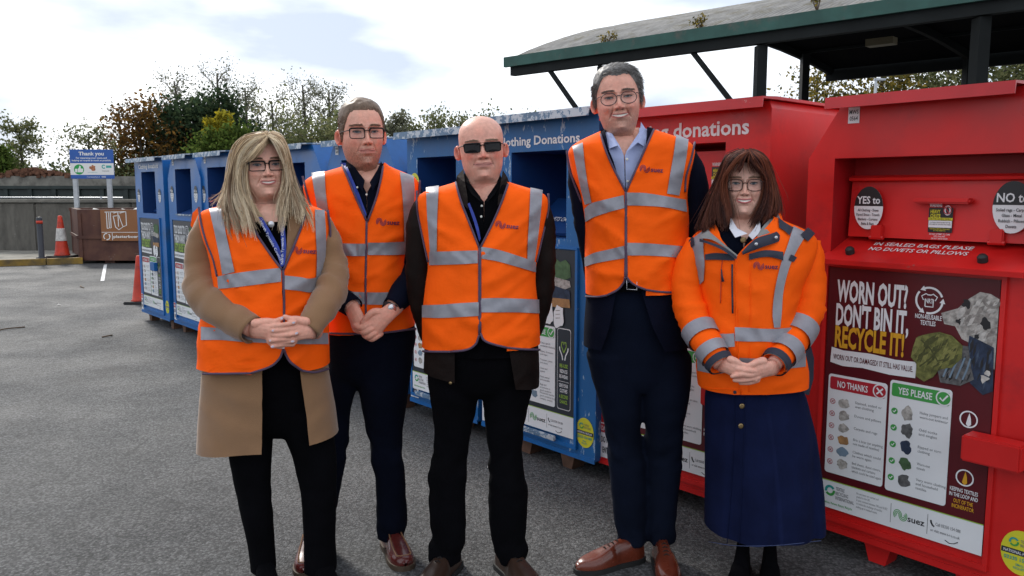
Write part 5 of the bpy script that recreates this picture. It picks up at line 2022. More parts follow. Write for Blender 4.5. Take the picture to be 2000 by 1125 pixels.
    def ear(s, sg, h=.057, wd=.031):
        V, C, Fc = [], [], []
        nr, na = 7, 22
        prof = [0.000, -.004, -.007, -.004, .004, .0065, .000]
        for i in range(nr):
            r = i / (nr - 1)
            for k in range(na):
                a = 2 * math.pi * k / na
                e = 1 - .18 * math.sin(a) * (math.sin(a) < 0) * -1
                yy = math.cos(a) * wd / 2 * r * (1 if math.sin(a) > -.3 else .75)
                zz = math.sin(a) * h / 2 * r * (1.0 if math.sin(a) > 0 else .95)
                xx = prof[i] + .010
                V.append((xx, yy, zz))
                C.append(np.array(s.skin) * np.array([1.0, .72, .70]) * (1.05 if i > 3 else .8))
        o = len(V)
        for k in range(na):                                            # back of the ear
            a = 2 * math.pi * k / na
            V.append((-.006, math.cos(a) * wd / 2 * .6, math.sin(a) * h / 2 * .8))
            C.append(np.array(s.skin) * np.array([1, .75, .72]))
        Fc = [(i * na + k, i * na + (k + 1) % na, (i + 1) * na + (k + 1) % na, (i + 1) * na + k) for i in range(nr - 1) for k in range(na)]
        Fc += [((nr - 1) * na + k, (nr - 1) * na + (k + 1) % na, o + (k + 1) % na, o + k) for k in range(na)]
        Fc += [tuple(range(na))[::-1]]
        A = R(32)
        q = np.array(V)
        x, y = q[:, 0] * math.cos(A) + (q[:, 1] + .012) * math.sin(A), -q[:, 0] * math.sin(A) + (q[:, 1] + .012) * math.cos(A)
        z = q[:, 2]
        L = np.stack([sg * (x + .0675), y + .006, z + .104 - .10 * (y)], 1)
        return s.w(L), Fc, C

    def face_parts(s, body, iris=(.10, .13, .16), frame=None, glass=None, lens_w=.050, lens_h=.036, lens_r=.010, rim=.0024, gz=.113, teeth=True, squint=1.0, bridge=.0095, dark=False, browline=False, nails=None, lens_taper=.0):
        for sg in (-1, 1):
            # eye: almond with iris and pupil
            V, C, Fc = [], [], []
            nu, nv = 18, 7
            for i in range(nu + 1):
                u = -1 + 2 * i / nu
                up = .0043 * squint * (1 - u * u) ** .8
                lo = -.0040 * squint * (1 - u * u) ** .9
                for j in range(nv + 1):
                    t = j / nv
                    x = sg * .0312 + u * .0132
                    z = .1175 + .0012 * u * sg + lo + (up - lo) * t
                    V.append((x, s.fy(x, z) - .0018 - .0022 * (1 - u * u), z))
                    r = math.hypot(x - sg * .0312 + .0004, z - .1180)
                    C.append((.006, .006, .007) if r < .0022 else (iris if r < .0058 else (.30, .26, .245)))
            m = nv + 1
            Fc = [(i * m + j, i * m + j + 1, (i + 1) * m + j + 1, (i + 1) * m + j) for i in range(nu) for j in range(nv)]
            mesh_obj('eye', s.w(V), Fc, EYEM, body, True, np.array(C))
            ln = [(sg * .0312 + u * .0142, s.fy(sg * .0312 + u * .0142, .119) - .0034 - .0022 * (1 - u * u), .1175 + .0012 * u * sg + .0047 * squint * (1 - u * u) ** .8) for u in np.linspace(-1, 1, 12)]
            v, f = sweep(s.w(ln), .0013, 5)
            mesh_obj('lashes', v, f, mat('lashes', (.02, .014, .012), .8), body, True)
            # eyebrow hairs
            bv = []
            for k in range(120):
                x0 = sg * random.uniform(.012, .050)
                z0 = .1405 - .10 * abs(abs(x0) - .026) + random.gauss(0, .0016)
                bv.append([(x0, s.fy(x0, z0) - .0004, z0), (x0 + sg * .004, s.fy(x0 + sg * .004, z0) - .0022, z0 + .0016), (x0 + sg * .008, s.fy(x0 + sg * .008, z0) - .0012, z0 + .0008)])
            v, f, c = strand_mesh(np.array([s.w(b) for b in bv]), .00045, .0002, np.tile(np.array(s.brow), (120, 1)))
            mesh_obj('eyebrow', v, f, HAIRM, body, True, c)
        # lips and teeth
        mw, sm, gp = s.mouth_w, s.smile, s.gape
        cen = lambda x: .052 + sm * .0060 * (abs(x) / mw) ** 2
        if gp > .001 and teeth:
            V = []
            nu = 16
            for i in range(nu + 1):
                u = -1 + 2 * i / nu
                x = u * mw * .82
                e = (1 - u * u) ** .7
                for z in (cen(x) - gp * .75 * e, cen(x) + gp * .30 * e, cen(x) + gp * .75 * e):
                    V.append((x, s.fy(x, z) - .0014, z))
            Fc = [(i * 3 + j, i * 3 + j + 1, (i + 1) * 3 + j + 1, (i + 1) * 3 + j) for i in range(nu) for j in range(2)]
            mesh_obj('teeth', s.w(V), Fc, TOOTH, body, True)
        lipm = mat('lip %.2f %.2f' % (s.lips[0], s.lips[1]), s.lips, .35)
        for up in (1, -1):
            pts, rr = [], []
            for u in np.linspace(-1, 1, 20):
                x = u * mw
                e = max(0, 1 - u * u)
                z = cen(x) + up * (gp * .8 * e ** .7 + .0024 * e ** .5)
                if up > 0: z -= .0010 * math.exp(-(x / .004) ** 2)
                pts.append((x, s.fy(x, z) - .0004, z))
                rr.append((.0008 + (.0022 if up > 0 else .0030) * e ** .7 * s.lipk) * s.sz)
            v, f = sweep(s.w(pts), np.array(rr), 8)
            mesh_obj('lip', v, f, lipm, body, True)
        if gp <= .001:
            ln = [(x, s.fy(x, cen(x)) - .0024 * (1 - (x / mw) ** 2) - .0002, cen(x)) for x in np.linspace(-mw * 1.02, mw * 1.02, 16)]
            v, f = sweep(s.w(ln), .0009, 5)
            mesh_obj('mouth_line', v, f, mat('mouth line', (.10, .03, .025), .7), body, True)
        if frame is None:
            return None
        # spectacles
        gy = min(s.fy(sg * .031, .118) for sg in (-1, 1)) - .0275
        g = None
        loops = []
        for sg in (-1, 1):
            cx = sg * (lens_w / 2 + bridge)
            pts = []
            for k in range(40):
                a = 2 * math.pi * k / 40
                ex = 2 / (2 + 9 * max(0, .020 - lens_r) / .02)
                hw = lens_w / 2 * (1 - lens_taper * (.5 - .5 * math.sin(a)))
                x = hw * math.copysign(abs(math.cos(a)) ** ex, math.cos(a))
                z = lens_h / 2 * math.copysign(abs(math.sin(a)) ** ex, math.sin(a))
                pts.append((cx + x, gy + .16 * max(0, abs(cx + x) - .012) + .06 * (gz - z - gz) * 0, gz + z))
            loops.append(pts)
        mb = MB()
        for pts in loops:
            q = np.array(pts + [pts[0], pts[1]])
            rr = np.array([rim * (1.7 if browline and p[2] > gz + lens_h * .22 else 1.0) for p in q])
            mb.add(*sweep(s.w(q), rr, 6, False))
        mb.add(*sweep(s.w(catmull([(-bridge - .001, gy + .001, gz + .006), (0, gy - .002, gz + .0095), (bridge + .001, gy + .001, gz + .006)], 8)), rim * .95, 6))
        g = mb.build('spectacles', frame, body, True)
        for sg in (-1, 1):
            xe = sg * (lens_w + bridge)
            pts = [(xe, gy + .007, gz + lens_h * .30), (xe + sg * .005, gy + .014, gz + lens_h * .30), (sg * .0770, -.04, gz + .008), (sg * .0775, .012, gz + .006)]
            v, f = sweep(s.w(catmull(pts, 10)), rim * .95, 6)
            mesh_obj('temple', v, f, frame, g, True)
        for pts in loops:
            c = np.mean(np.array(pts), 0)
            v = [tuple(p) for p in s.w(np.array([c + (0, -.0012, 0)] + [tuple(c + (np.array(p) - c) * .98) for p in pts]))]
            mesh_obj('lens', v, [(0, k + 1, (k + 1) % 40 + 1) for k in range(40)], DARKLENS if dark else LENS, g, True)
        return g

    def short_hair(s, body, hairline, thick, c1, c2, n=2600, length=.016, comb=(0, .4, -.6), seed=0):
        """Cropped hair: a shaped cap over the skull plus many short hairs. hairline: (angle from the front in degrees, height)."""
        r = random.Random(seed)
        ha, hz = [h[0] for h in hairline], [h[1] for h in hairline]
        ph, zs = s.grid(120)
        zs = np.linspace(.0, .235, 84)
        V, idx, C = [], {}, []
        nn = len(ph)
        for j, z in enumerate(zs):
            for k, a in enumerate(ph):
                x, y, zz = s.point(a, z)
                hl = np.interp(abs(math.degrees(a)), ha, hz) + .004 * noise.noise(Vector((a * 9, seed, 0)))
                m = (z - hl) / .010
                t = max(0, min(1, m + .5))
                c = np.array([0, .004, .115])
                d = np.array([x, y, zz]) - c
                d /= np.linalg.norm(d)
                lump = 1 + .35 * noise.noise(Vector((x * 60, y * 60, zz * 60 + seed)))
                tk = thick(abs(math.degrees(a)), z) if callable(thick) else thick
                q = np.array([x, y, zz]) + d * (tk * t * lump + (.0004 if t > 0 else -.002))
                V.append(q)
                C.append(np.array(c1) * (1 - .5) + np.array(c2) * .5 if True else c1)
                idx[(j, k)] = t
        Fc = []
        for j in range(len(zs) - 1):
            for k in range(nn):
                k2 = (k + 1) % nn
                if max(idx[(j, k)], idx[(j, k2)], idx[(j + 1, k)], idx[(j + 1, k2)]) > .02:
                    Fc.append((j * nn + k, j * nn + k2, (j + 1) * nn + k2, (j + 1) * nn + k))
        cap_c = [c * (1 + .45 * noise.noise(Vector(tuple(v * 210))) + .25 * noise.noise(Vector(tuple(v * 60)))) for c, v in zip(C, V)]
        W = s.w(np.array(V))
        MBv, MBf, MBc = [tuple(p) for p in W], Fc, cap_c
        S, SC = [], []
        while len(S) < n:
            a = r.uniform(-math.pi, math.pi)
            z = r.uniform(.02, .236)
            hl = np.interp(abs(math.degrees(a)), ha, hz)
            if z < hl - .001 + r.uniform(-.003, .003): continue
            if z > .2 and r.random() > (.2355 - z) / .0355 + .25: continue
            p = np.array(s.point(a, min(z, .2345)))
            c = np.array([0, .004, .115])
            d = p - c
            d /= np.linalg.norm(d)
            tk = thick(abs(math.degrees(a)), z) if callable(thick) else thick
            p = p + d * tk * .55
            cb = np.array(comb) + np.array([r.gauss(0, .25), r.gauss(0, .25), r.gauss(0, .2)])
            if z < .175 and abs(a) > .7: cb = cb * .25 + np.array([0, .45, -.65])
            cb = cb - d * cb.dot(d) * 1.0
            L = length * r.uniform(.6, 1.25)
            q1 = p + d * L * .22 + cb * L * .35
            q2 = q1 + d * L * .03 + cb * L * .60
            S.append([p, q1, q2])
            t = r.random()
            SC.append(np.array(c1) * t + np.array(c2) * (1 - t))
        S = np.array(S)
        W = s.w(S.reshape(-1, 3)).reshape(S.shape)
        v, f, c = strand_mesh(W, .0008, .0003, np.array(SC))
        o = len(MBv)
        MBv = MBv + [tuple(p) for p in v]
        MBf = MBf + [tuple(i + o for i in q) for q in f]
        MBc = MBc + list(c)
        return mesh_obj('hair', MBv, MBf, HAIRM, body.parent, True, np.array(MBc))


def strand_mesh(S, r0, r1, colors, sides=3, colors2=None):
    """S: strands x points x 3 -> thin tapered tubes."""
    S = np.asarray(S, float)
    N, K, _ = S.shape
    d = np.gradient(S, axis=1)
    d /= np.linalg.norm(d, axis=2)[..., None] + 1e-9
    ref = np.tile(np.array([.3, 1, .2]), (N, K, 1))
    n = np.cross(d, ref)
    n /= np.linalg.norm(n, axis=2)[..., None] + 1e-9
    b = np.cross(d, n)
    t = np.linspace(0, 1, K)
    rad = (r0 + (r1 - r0) * t ** 2)[None, :, None]
    V = []
    for j in range(sides):
        a = 2 * math.pi * j / sides
        V.append(S + (n * math.cos(a) + b * math.sin(a)) * rad)
    V = np.stack(V, 2)                                                  # N K sides 3
    idx = np.arange(N * K * sides).reshape(N, K, sides)
    fs = []
    for j in range(sides):
        j2 = (j + 1) % sides
        fs.append(np.stack([idx[:, :-1, j], idx[:, :-1, j2], idx[:, 1:, j2], idx[:, 1:, j]], -1).reshape(-1, 4))
    Fc = np.concatenate(fs)
    C = np.repeat(np.repeat(colors[:, None, :], K, 1)[:, :, None, :], sides, 2)
    if colors2 is not None:
        w = (t ** 1.5)[None, :, None, None]
        C2 = np.repeat(np.repeat(colors2[:, None, :], K, 1)[:, :, None, :], sides, 2)
        C = C * (1 - w) + C2 * w
    return V.reshape(-1, 3), [tuple(q) for q in Fc], C.reshape(-1, 3)


def long_hair(name, D, org, sc_, guides, per, pal, tips, parent, seed=0, r0=.0012, r1=.0004, K=15, jit=(.004, .014), wave=.008, flys=.06, locks=9, ends=(.82, 1.0)):
    """Locks of strands between neighbouring guides; guides: lists of (zx, zy, depth) on an enlargement of the photo."""
    r = np.random.default_rng(seed)
    G_ = [catmull([P(org[0] + x / sc_, org[1] + y / sc_, D + d) for x, y, d in g], K) for g in guides]
    S, C, C2 = [], [], []
    pal, tips = np.array(pal), np.array(tips)
    t = np.linspace(0, 1, K)[:, None]
    for i in range(len(G_) - 1):
        for lk in range(locks):
            w0 = (lk + .5) / locks + r.normal(0, .05)
            off = r.normal(0, jit[1], 3)
            ph, fr, amp = r.uniform(0, 6.3), r.uniform(4, 9), wave * r.uniform(.3, 1.5)
            tint = pal[int(r.integers(0, len(pal)))]
            tip = tips[int(r.integers(0, len(tips)))]
            end = r.uniform(*ends)
            for _ in range(max(3, int(per * r.uniform(.5, 1.5) / locks))):
                w = w0 + r.normal(0, .075)
                spread = 1 - .72 * t ** 2                                   # a lock gathers towards its tip
                q = G_[i] * (1 - w0) + G_[i + 1] * w0
                q = q + (G_[i + 1] - G_[i]) * ((w - w0) * spread)
                q = q + off * t ** 1.5 + r.normal(0, jit[0], 3) * (.5 + .6 * t)
                q = q + np.array([1, .6, .15]) * (amp * np.sin(t * fr + ph + r.normal(0, .25))) * t
                q = q + np.array([0, 1, .1]) * r.uniform(-.03, .03) * (1 - t) ** 3
                if r.uniform() < flys:
                    q = q + r.normal(0, .022, 3) * t ** 1.3
                e = end * r.uniform(.88, 1.0)
                q = np.stack([np.interp(np.linspace(0, e, K), t[:, 0], q[:, k]) for k in range(3)], 1)
                S.append(q)
                C.append(tint * r.uniform(.75, 1.25))
                C2.append((tip * .6 + tint * .4) * r.uniform(.75, 1.25))
    v, f, c = strand_mesh(np.array(S), r0, r1, np.array(C), 3, np.array(C2))
    return mesh_obj(name, v, f, HAIRM, parent, True, c)


def person(label, D, px):
    o = empty('person', (P(px, 800, D)[0], D, 0))
    return tag(o, label, 'person', 'people posing in front of the clothing banks')


def reparent(root):
    """Parts were built in world space: keep them there under the person's root."""
    inv = Matrix.Translation(root.location).inverted()
    for c in root.children:
        c.matrix_parent_inverse = inv
# ------------------------------------------------------------------ people


def vest(T, root, py0, py1, el, er, bands, pipes, logo, off=.0, tilt=0.0):
    v = T.shell('hi_vis_vest', HIVIS, root, off, py0, py1, el, er, tilt=tilt)
    for top, bot in bands:
        T.band('reflective_strip', top, bot, TAPE, v, off + .004)
    for p in pipes:
        T.pipe('piping', p, PIPING, v, .0042, off + .002)
    T.logo(*logo, LOGO, v, off + .005)
    return v


def buttons(T, root, pts, m, off=.004, r=.006, name='button'):
    for x, y in pts:
        q = T.on(x, y, off)
        o = MB().lathe([(r * .6, 0), (r, .0008), (r, .002), (r * .7, .003), (r * .2, .0026)], 14).build(name, m, root, True)
        o.matrix_local = Matrix.Translation(q) @ Matrix.Rotation(math.pi / 2, 4, 'X')


def add_body(root, head, extra=(), arms=()):
    v, f, c = head.build()
    extra = list(extra)
    for pts, rad in arms:
        q = catmull([P(x, y, head.D + d) for x, y, d in pts], 26)
        extra.append(sweep(q, np.interp(np.linspace(0, 1, 26), np.linspace(0, 1, len(rad)), rad), 12))
    for vv, ff in extra:
        o = len(v)
        v = v + [tuple(p) for p in vv]
        f = f + [tuple(i + o for i in q) for q in ff]
        for p in vv:
            n1 = noise.noise(Vector((p[0] * 60, p[1] * 60, p[2] * 60)))
            c.append(np.array(head.skin) * np.array([1.0, .88 - .06 * n1, .86 - .06 * n1]) * (1 + .07 * n1))
    return mesh_obj('body', v, f, SKIN, root, True, np.array(c))


def nails(root, D, org, sc_, depth0, pts):
    for x, y, d, ang in pts:
        c = P(org[0] + x / sc_, org[1] + y / sc_, D + depth0 + d)
        V = [(c[0] + (a * math.cos(ang) - b * math.sin(ang)), c[1] + .0016 * (b / .004) ** 2, c[2] + (a * math.sin(ang) + b * math.cos(ang))) for a, b in
             [(.0065 * math.cos(2 * math.pi * k / 14), .0036 * math.sin(2 * math.pi * k / 14)) for k in range(14)]]
        mesh_obj('fingernail', V, [tuple(range(14))], NAILP, root)


# ======== woman with long blonde hair ==================================
D = 2.92
w1 = person('woman with long blonde hair in camel coat and orange vest, hands clasped', D, 530)
T = Torso(D, [(385, 500, 548, .05, .07), (396, 470, 580, .065, .09), (403, 420, 618, .09, .10), (412, 388, 640, .11, .11), (450, 396, 645, .13, .12), (505, 416, 640, .155, .12),
              (560, 424, 630, .165, .12), (620, 398, 640, .17, .13), (660, 393, 641, .175, .13), (735, 393, 643, .175, .13)], seed=1.3)
H = Head(D, (521, 321), 384, 264, 82, yaw=5, roll=3, jaw=1.13, neck=1.08, smile=.75, cheek=1.25, gape=.0044, mouth_w=.0268, lipk=.8, skin=(.72, .40, .30), lips=(.46, .145, .13), brow=(.16, .10, .06), red=.55, nose_w=1.12, age=.2)
o6, k6 = (470, 590), 10.225
hands = hand_mesh(D, o6, k6, [
    ([(120, 560, .10), (250, 560, .02), (420, 570, .0), (590, 600, -.006)], 30, 30, .5),
    ([(560, 510, -.006), (600, 650, -.008), (590, 780, -.004)], 15, 13, .9),
    ([(300, 430, .0), (520, 395, -.002), (690, 390, -.006), (815, 330, -.010)], 17, 8, 1),
    ([(560, 490, -.008), (760, 470, -.020), (940, 440, -.024), (1060, 415, -.020)], 10, 7.6, 1),
    ([(580, 640, -.008), (780, 665, -.022), (980, 650, -.026), (1120, 622, -.020)], 10, 7.6, 1),
    ([(580, 770, -.002), (800, 800, -.016), (1035, 785, -.016)], 9.5, 7.2, 1),
    ([(600, 830, .0), (740, 890, -.004), (845, 905, -.006)], 8.5, 6.5, 1),
    ([(1560, 560, .10), (1420, 560, .02), (1260, 570, .0), (1110, 600, -.002)], 30, 30, .5),
    ([(1130, 470, -.002), (1090, 640, -.004), (1060, 780, -.002)], 15, 13, .9),
    ([(1300, 390, .0), (1120, 350, -.004), (990, 335, -.010), (885, 290, -.012)], 16, 8, 1),
    ([(1130, 520, -.006), (980, 545, -.020), (800, 560, -.024), (650, 572, -.020)], 10, 7.6, 1),
    ([(1080, 730, -.006), (920, 735, -.020), (760, 750, -.022), (605, 772, -.016)], 10, 7.6, 1),
    ([(1040, 840, -.002), (860, 850, -.014), (635, 888, -.012)], 9.5, 7.2, 1)], -.225)
add_b = add_body(w1, H, [hands], [([(525, 425, .02), (460, 430, .02), (408, 450, .02), (395, 530, .0), (400, 575, -.06), (445, 612, -.14), (492, 643, -.20)], (.05, .05, .045, .04, .04, .035, .028)), ([(525, 425, .02), (580, 430, .02), (628, 450, .02), (647, 530, .0), (644, 568, -.06), (624, 608, -.14), (604, 643, -.20)], (.05, .05, .04, .036, .036, .033, .028))])
nails(add_b, D, o6, k6, -.225, [(1055, 412, -.0285, .35), (1115, 622, -.0290, .45), (1037, 785, -.0245, .15), (655, 572, -.0290, .05), (605, 772, -.0245, .0), (636, 888, -.0205, .25), (840, 905, -.0135, -.4), (825, 322, -.019, .7)])
H.face_parts(add_b, iris=(.035, .05, .06), frame=FRAME, lens_w=.052, lens_h=.034, lens_r=.009, rim=.0017, bridge=.0070, gz=.1125, browline=True, squint=.95)
T.shell('chest_skin', SKIN, add_b, -.026, 480, 398, rgb=H.skin, nz=14)
T.shell('black_top', BLACKC, w1, -.022, 690, 431, nz=30)
q = T.on(530, 438, -.012)
br = MB().lathe([(.006, 0), (.0115, .001), (.012, .003), (.009, .004), (.004, .003), (.001, .0045)], 18).build('brooch', SILVER, w1, True)
br.matrix_local = Matrix.Translation(q) @ Matrix.Rotation(math.pi / 2, 4, 'X')
el = [(490, 729), (528, 716), (546, 700), (553, 683), (553, 600), (551, 527), (532, 502), (506, 464), (486, 432), (478, 404)]
er = [(590, 724), (568, 708), (558, 692), (555, 683), (555, 600), (554, 527), (570, 490), (588, 445), (597, 415), (590, 403)]
C1 = Torso(D, [(395, 470, 580, .06, .09), (403, 424, 614, .085, .10), (412, 392, 636, .105, .11), (450, 400, 641, .122, .12), (505, 420, 636, .147, .12), (560, 426, 627, .155, .12), (620, 402, 638, .155, .13), (690, 397, 641, .15, .14), (730, 395, 645, .15, .145), (800, 389, 658, .16, .15), (890, 384, 669, .175, .16)], fold=.005, seed=2.2)
C1.shell('camel_coat', CAMEL, w1, -.008, 888, 404, [(511, 890), (512, 800), (512, 728), (520, 640), (540, 560), (530, 500), (506, 462), (488, 430), (480, 404)], [(606, 890), (600, 830), (586, 728), (575, 640), (560, 560), (556, 520), (560, 470), (562, 440), (556, 404)], tilt=.03)
lap = [T.on(x, y, -.004) for x, y in [(556, 520), (570, 490), (588, 447), (598, 418), (588, 412), (566, 424), (562, 440), (560, 480)]]
patch('lapel', lap, CAMEL, w1, .006)
v1 = vest(T, w1, 731, 400, el, er,
          [([(424, 540), (450, 535), (500, 528), (549, 523)], [(426, 564), (450, 562), (500, 556), (549, 550)]),
           ([(556, 538), (585, 541), (606, 544), (632, 538)], [(556, 565), (585, 568), (606, 571), (630, 566)]),
           ([(408, 407), (418, 450), (428, 500), (434, 537)], [(433, 405), (440, 450), (450, 495), (458, 531)]),
           ([(615, 409), (617, 460), (619, 500), (618, 545)], [(634, 410), (637, 460), (636, 500), (632, 545)]),
           ([(392, 638), (430, 641), (480, 645), (551, 648)], [(392, 664), (430, 664), (480, 668), (551, 671)]),
           ([(557, 648), (590, 650), (641, 650)], [(557, 671), (590, 672), (642, 672)])],
          [el[:4][::-1] + [], er[:4][::-1], [(553, 683), (555, 600), (553, 527)], el[5:9], er[5:9],
           [(396, 730), (440, 730), (490, 729)], [(590, 724), (615, 727), (642, 720)], [(388, 404), (394, 440), (404, 475), (416, 505), (424, 540)], [(640, 410), (645, 450), (643, 490), (636, 520)]],
          (570, 488, 20, 3))
flap = [P(x, y, D + d) for x, y, d in [(388, 404, .02), (376, 416, .06), (372, 440, .08), (382, 456, .07), (394, 446, .0)]]
patch('vest_back_edge', flap, HIVIS, v1, .004)
T.band('lanyard', [(503, 424), (520, 455), (538, 490), (549, 522)], [(512, 424), (530, 455), (547, 488), (554, 520)], LANY, w1, .0)
T.band('lanyard', [(546, 424), (548, 455), (550, 490), (549, 520)], [(555, 424), (557, 455), (559, 488), (556, 518)], LANY, w1, .002)
for sx, sy, ex, ey, off in ((509, 432, 549, 508, .003), (551, 516, 552, 436, .005)):
    g, f = text_geo('North Tyneside Council', .01)
    ln = math.hypot(ex - sx, ey - sy)
    k = ln / g[:, 0].max()
    dx, dy = (ex - sx) / ln, (ey - sy) / ln
    V = [T.on(sx + a * k * dx + (b * 7 - 2.2) * dy, sy + a * k * dy - (b * 7 - 2.2) * dx, off) for a, b in g]
    mesh_obj('lettering', V, f, LANYW, w1)
sleeve('coat_sleeve', D, [(408, 425, .02, 20), (398, 465, .015, 29), (394, 520, .0, 33), (398, 572, -.06, 36), (440, 612, -.14, 34), (495, 646, -.20, 28)], CAMEL, w1, .009, 1.0, .58)
sleeve('coat_sleeve', D, [(628, 430, .02, 18), (640, 470, .015, 26), (648, 520, .0, 29), (646, 565, -.06, 31), (626, 607, -.14, 29), (599, 647, -.20, 26)], CAMEL, w1, .009, 4.0, .58)
trousers('trousers', D, [(660, 440, 610, .12), (740, 440, 630, .11), (800, 446, 640, .095), (835, 460, 640, .08), (850, 500, 600, .05)],
         [(800, 446, 545, .0), (850, 446, 533, 0), (890, 448, 530, 0), (949, 459, 528, 0), (996, 469, 532, 0), (1060, 484, 536, .01), (1115, 490, 540, .01)],
         [(800, 540, 648, .0), (850, 556, 652, 0), (890, 572, 657, 0), (949, 586, 658, 0), (1016, 592, 656, 0), (1060, 594, 655, .01), (1118, 594, 658, .01)], BLACKC, w1, 3.0, .004)
shoe(3.02, 518, 2.76, 520, BLACKC, BLKSOLE, w1, .26, .95, .05)
shoe(3.02, 622, 2.78, 645, BLACKC, BLKSOLE, w1, .26, .95, .05)
HB_ = lambda gs, dd: [[(x, y, d + dd) for x, y, d in g] for g in gs]
gl_ = [[(530, 92, -.09), (480, 180, -.115), (400, 285, -.115), (312, 345, -.10), (290, 480, -.085), (315, 640, -.085), (375, 780, -.10), (425, 905, -.135), (440, 960, -.15)],
       [(520, 75, -.085), (400, 130, -.10), (285, 260, -.095), (250, 420, -.08), (250, 600, -.08), (310, 760, -.11), (370, 950, -.155), (405, 1110, -.165)],
       [(510, 62, -.07), (340, 110, -.085), (230, 240, -.07), (190, 420, -.06), (180, 600, -.06), (205, 760, -.11), (270, 930, -.15), (330, 1150, -.17)],
       [(500, 52, -.04), (300, 92, -.05), (205, 210, -.04), (168, 400, -.03), (142, 620, -.04), (125, 760, -.09), (150, 930, -.13), (205, 1160, -.145)],
       [(480, 44, -.01), (280, 90, -.01), (192, 240, .0), (148, 480, .0), (110, 650, -.01), (70, 750, -.05), (85, 880, -.10), (120, 1120, -.13)],
       [(470, 44, .02), (275, 95, .03), (190, 260, .03), (145, 500, .03), (70, 640, .02), (-60, 705, .0), (-150, 690, -.01)]]
gr_ = [[(545, 88, -.085), (600, 155, -.10), (645, 265, -.09), (682, 400, -.07), (678, 560, -.07), (625, 700, -.09), (605, 860, -.12), (640, 1060, -.15)],
       [(548, 72, -.075), (635, 130, -.085), (682, 260, -.07), (698, 450, -.05), (692, 640, -.06), (668, 800, -.11), (640, 1040, -.155)],
       [(548, 56, -.05), (645, 100, -.06), (698, 250, -.04), (722, 450, -.03), (752, 620, -.05), (790, 760, -.10), (830, 890, -.14)],
       [(540, 47, -.02), (650, 92, -.02), (708, 255, -.01), (740, 480, .0), (805, 680, -.03), (905, 880, -.10), (925, 1110, -.145)],
       [(530, 42, .01), (645, 82, .015), (704, 240, .02), (755, 480, .02), (840, 690, .01), (955, 850, -.04), (985, 1010, -.09)]]
BL = [(.74, .57, .36), (.46, .32, .19), (.86, .73, .53), (.60, .45, .28), (.24, .155, .095), (.80, .65, .44)]
BT = [(.30, .20, .13), (.48, .36, .23), (.66, .52, .35), (.16, .095, .06)]
hk = (.0010, .0004, 18, (.0022, .010), .009, .05, 14, (.80, 1.0))
long_hair('hair', D, (420, 250), 5.0, gl_[:5], 340, BL, BT, w1, 3, *hk)
long_hair('hair', D, (420, 250), 5.0, gl_[4:], 45, BL, BT, w1, 9, *hk)
long_hair('hair', D, (420, 250), 5.0, gr_[:4], 330, BL, BT, w1, 4, *hk)
long_hair('hair', D, (420, 250), 5.0, gr_[3:], 110, BL, BT, w1, 8, *hk)
long_hair('hair', D, (420, 250), 5.0, HB_(gl_[2:5], .05), 190, BL[1:5], BT, w1, 5, .0013, .0005, 16, (.006, .014), .009, .08)
long_hair('hair', D, (420, 250), 5.0, HB_(gr_[1:4], .05), 190, BL[1:5], BT, w1, 6, .0013, .0005, 16, (.006, .014), .009, .08)
H.short_hair(add_b, [(0, .200), (30, .19), (55, .15), (80, .10), (180, .0)], .005, (.30, .21, .13), (.46, .34, .21), 200, .02, seed=5).name = 'hair_crown'
reparent(w1)

# ======== man with short brown hair, beard and black spectacles =========
D = 3.18
m2 = person('man with cropped brown hair and short beard in orange vest over navy jacket', D, 715)
T = Torso(D, [(316, 690, 748, .05, .07), (325, 674, 756, .06, .08), (335, 638, 786, .08, .10), (344, 602, 812, .10, .11), (360, 592, 820, .11, .12), (400, 600, 814, .125, .12), (457, 620, 803, .135, .12),
              (500, 632, 793, .14, .12), (560, 634, 797, .145, .12), (600, 635, 806, .145, .12), (655, 637, 813, .15, .12)], seed=5.1)
H = Head(D, (715.5, 257), 323, 196, 80, yaw=11, roll=2, jaw=1.0, neck=1.05, smile=.55, gape=0, mouth_w=.0305, lipk=.45, skin=(.69, .365, .27), lips=(.50, .21, .17), brow=(.20, .115, .075), stubble=(.15, .070, .042), red=.75, age=.6)
o7, k7 = (660, 570), 10.23
hands = hand_mesh(D, o7, k7, [
    ([(150, 150, .06), (290, 360, .02), (390, 560, .0), (420, 680, .0)], 29, 31, .62),
    ([(400, 640, .0), (560, 730, .0), (660, 800, .0)], 20, 16, .8),
    ([(1200, 280, .04), (1040, 400, .0), (860, 560, -.012), (740, 680, -.016)], 27, 36, .52),
    ([(660, 560, -.012), (740, 700, -.016), (830, 810, -.010)], 16, 14, .9),
    ([(900, 420, -.006), (730, 400, -.016), (610, 470, -.026), (500, 610, -.026)], 17, 9.5, 1),
    ([(700, 600, -.016), (560, 690, -.032), (430, 715, -.030), (350, 680, -.016)], 12, 9.5, 1),
    ([(760, 700, -.016), (620, 770, -.034), (510, 815, -.032), (440, 770, -.014)], 12, 9.5, 1),
    ([(820, 780, -.012), (690, 850, -.030), (590, 905, -.028), (520, 870, -.010)], 11.5, 9, 1),
    ([(860, 840, -.008), (760, 910, -.022), (680, 955, -.020), (610, 930, -.006)], 10.5, 8.5, 1)], -.20)
add_b = add_body(m2, H, [hands], [([(715, 355, .03), (660, 365, .03), (612, 385, .03), (608, 470, .03), (632, 535, .0), (662, 573, -.10), (690, 603, -.17)], (.055, .05, .045, .04, .04, .033, .028)), ([(715, 355, .03), (765, 365, .03), (803, 385, .03), (808, 470, .03), (800, 535, .0), (786, 572, -.10), (764, 600, -.165)], (.055, .05, .042, .038, .038, .033, .027))])
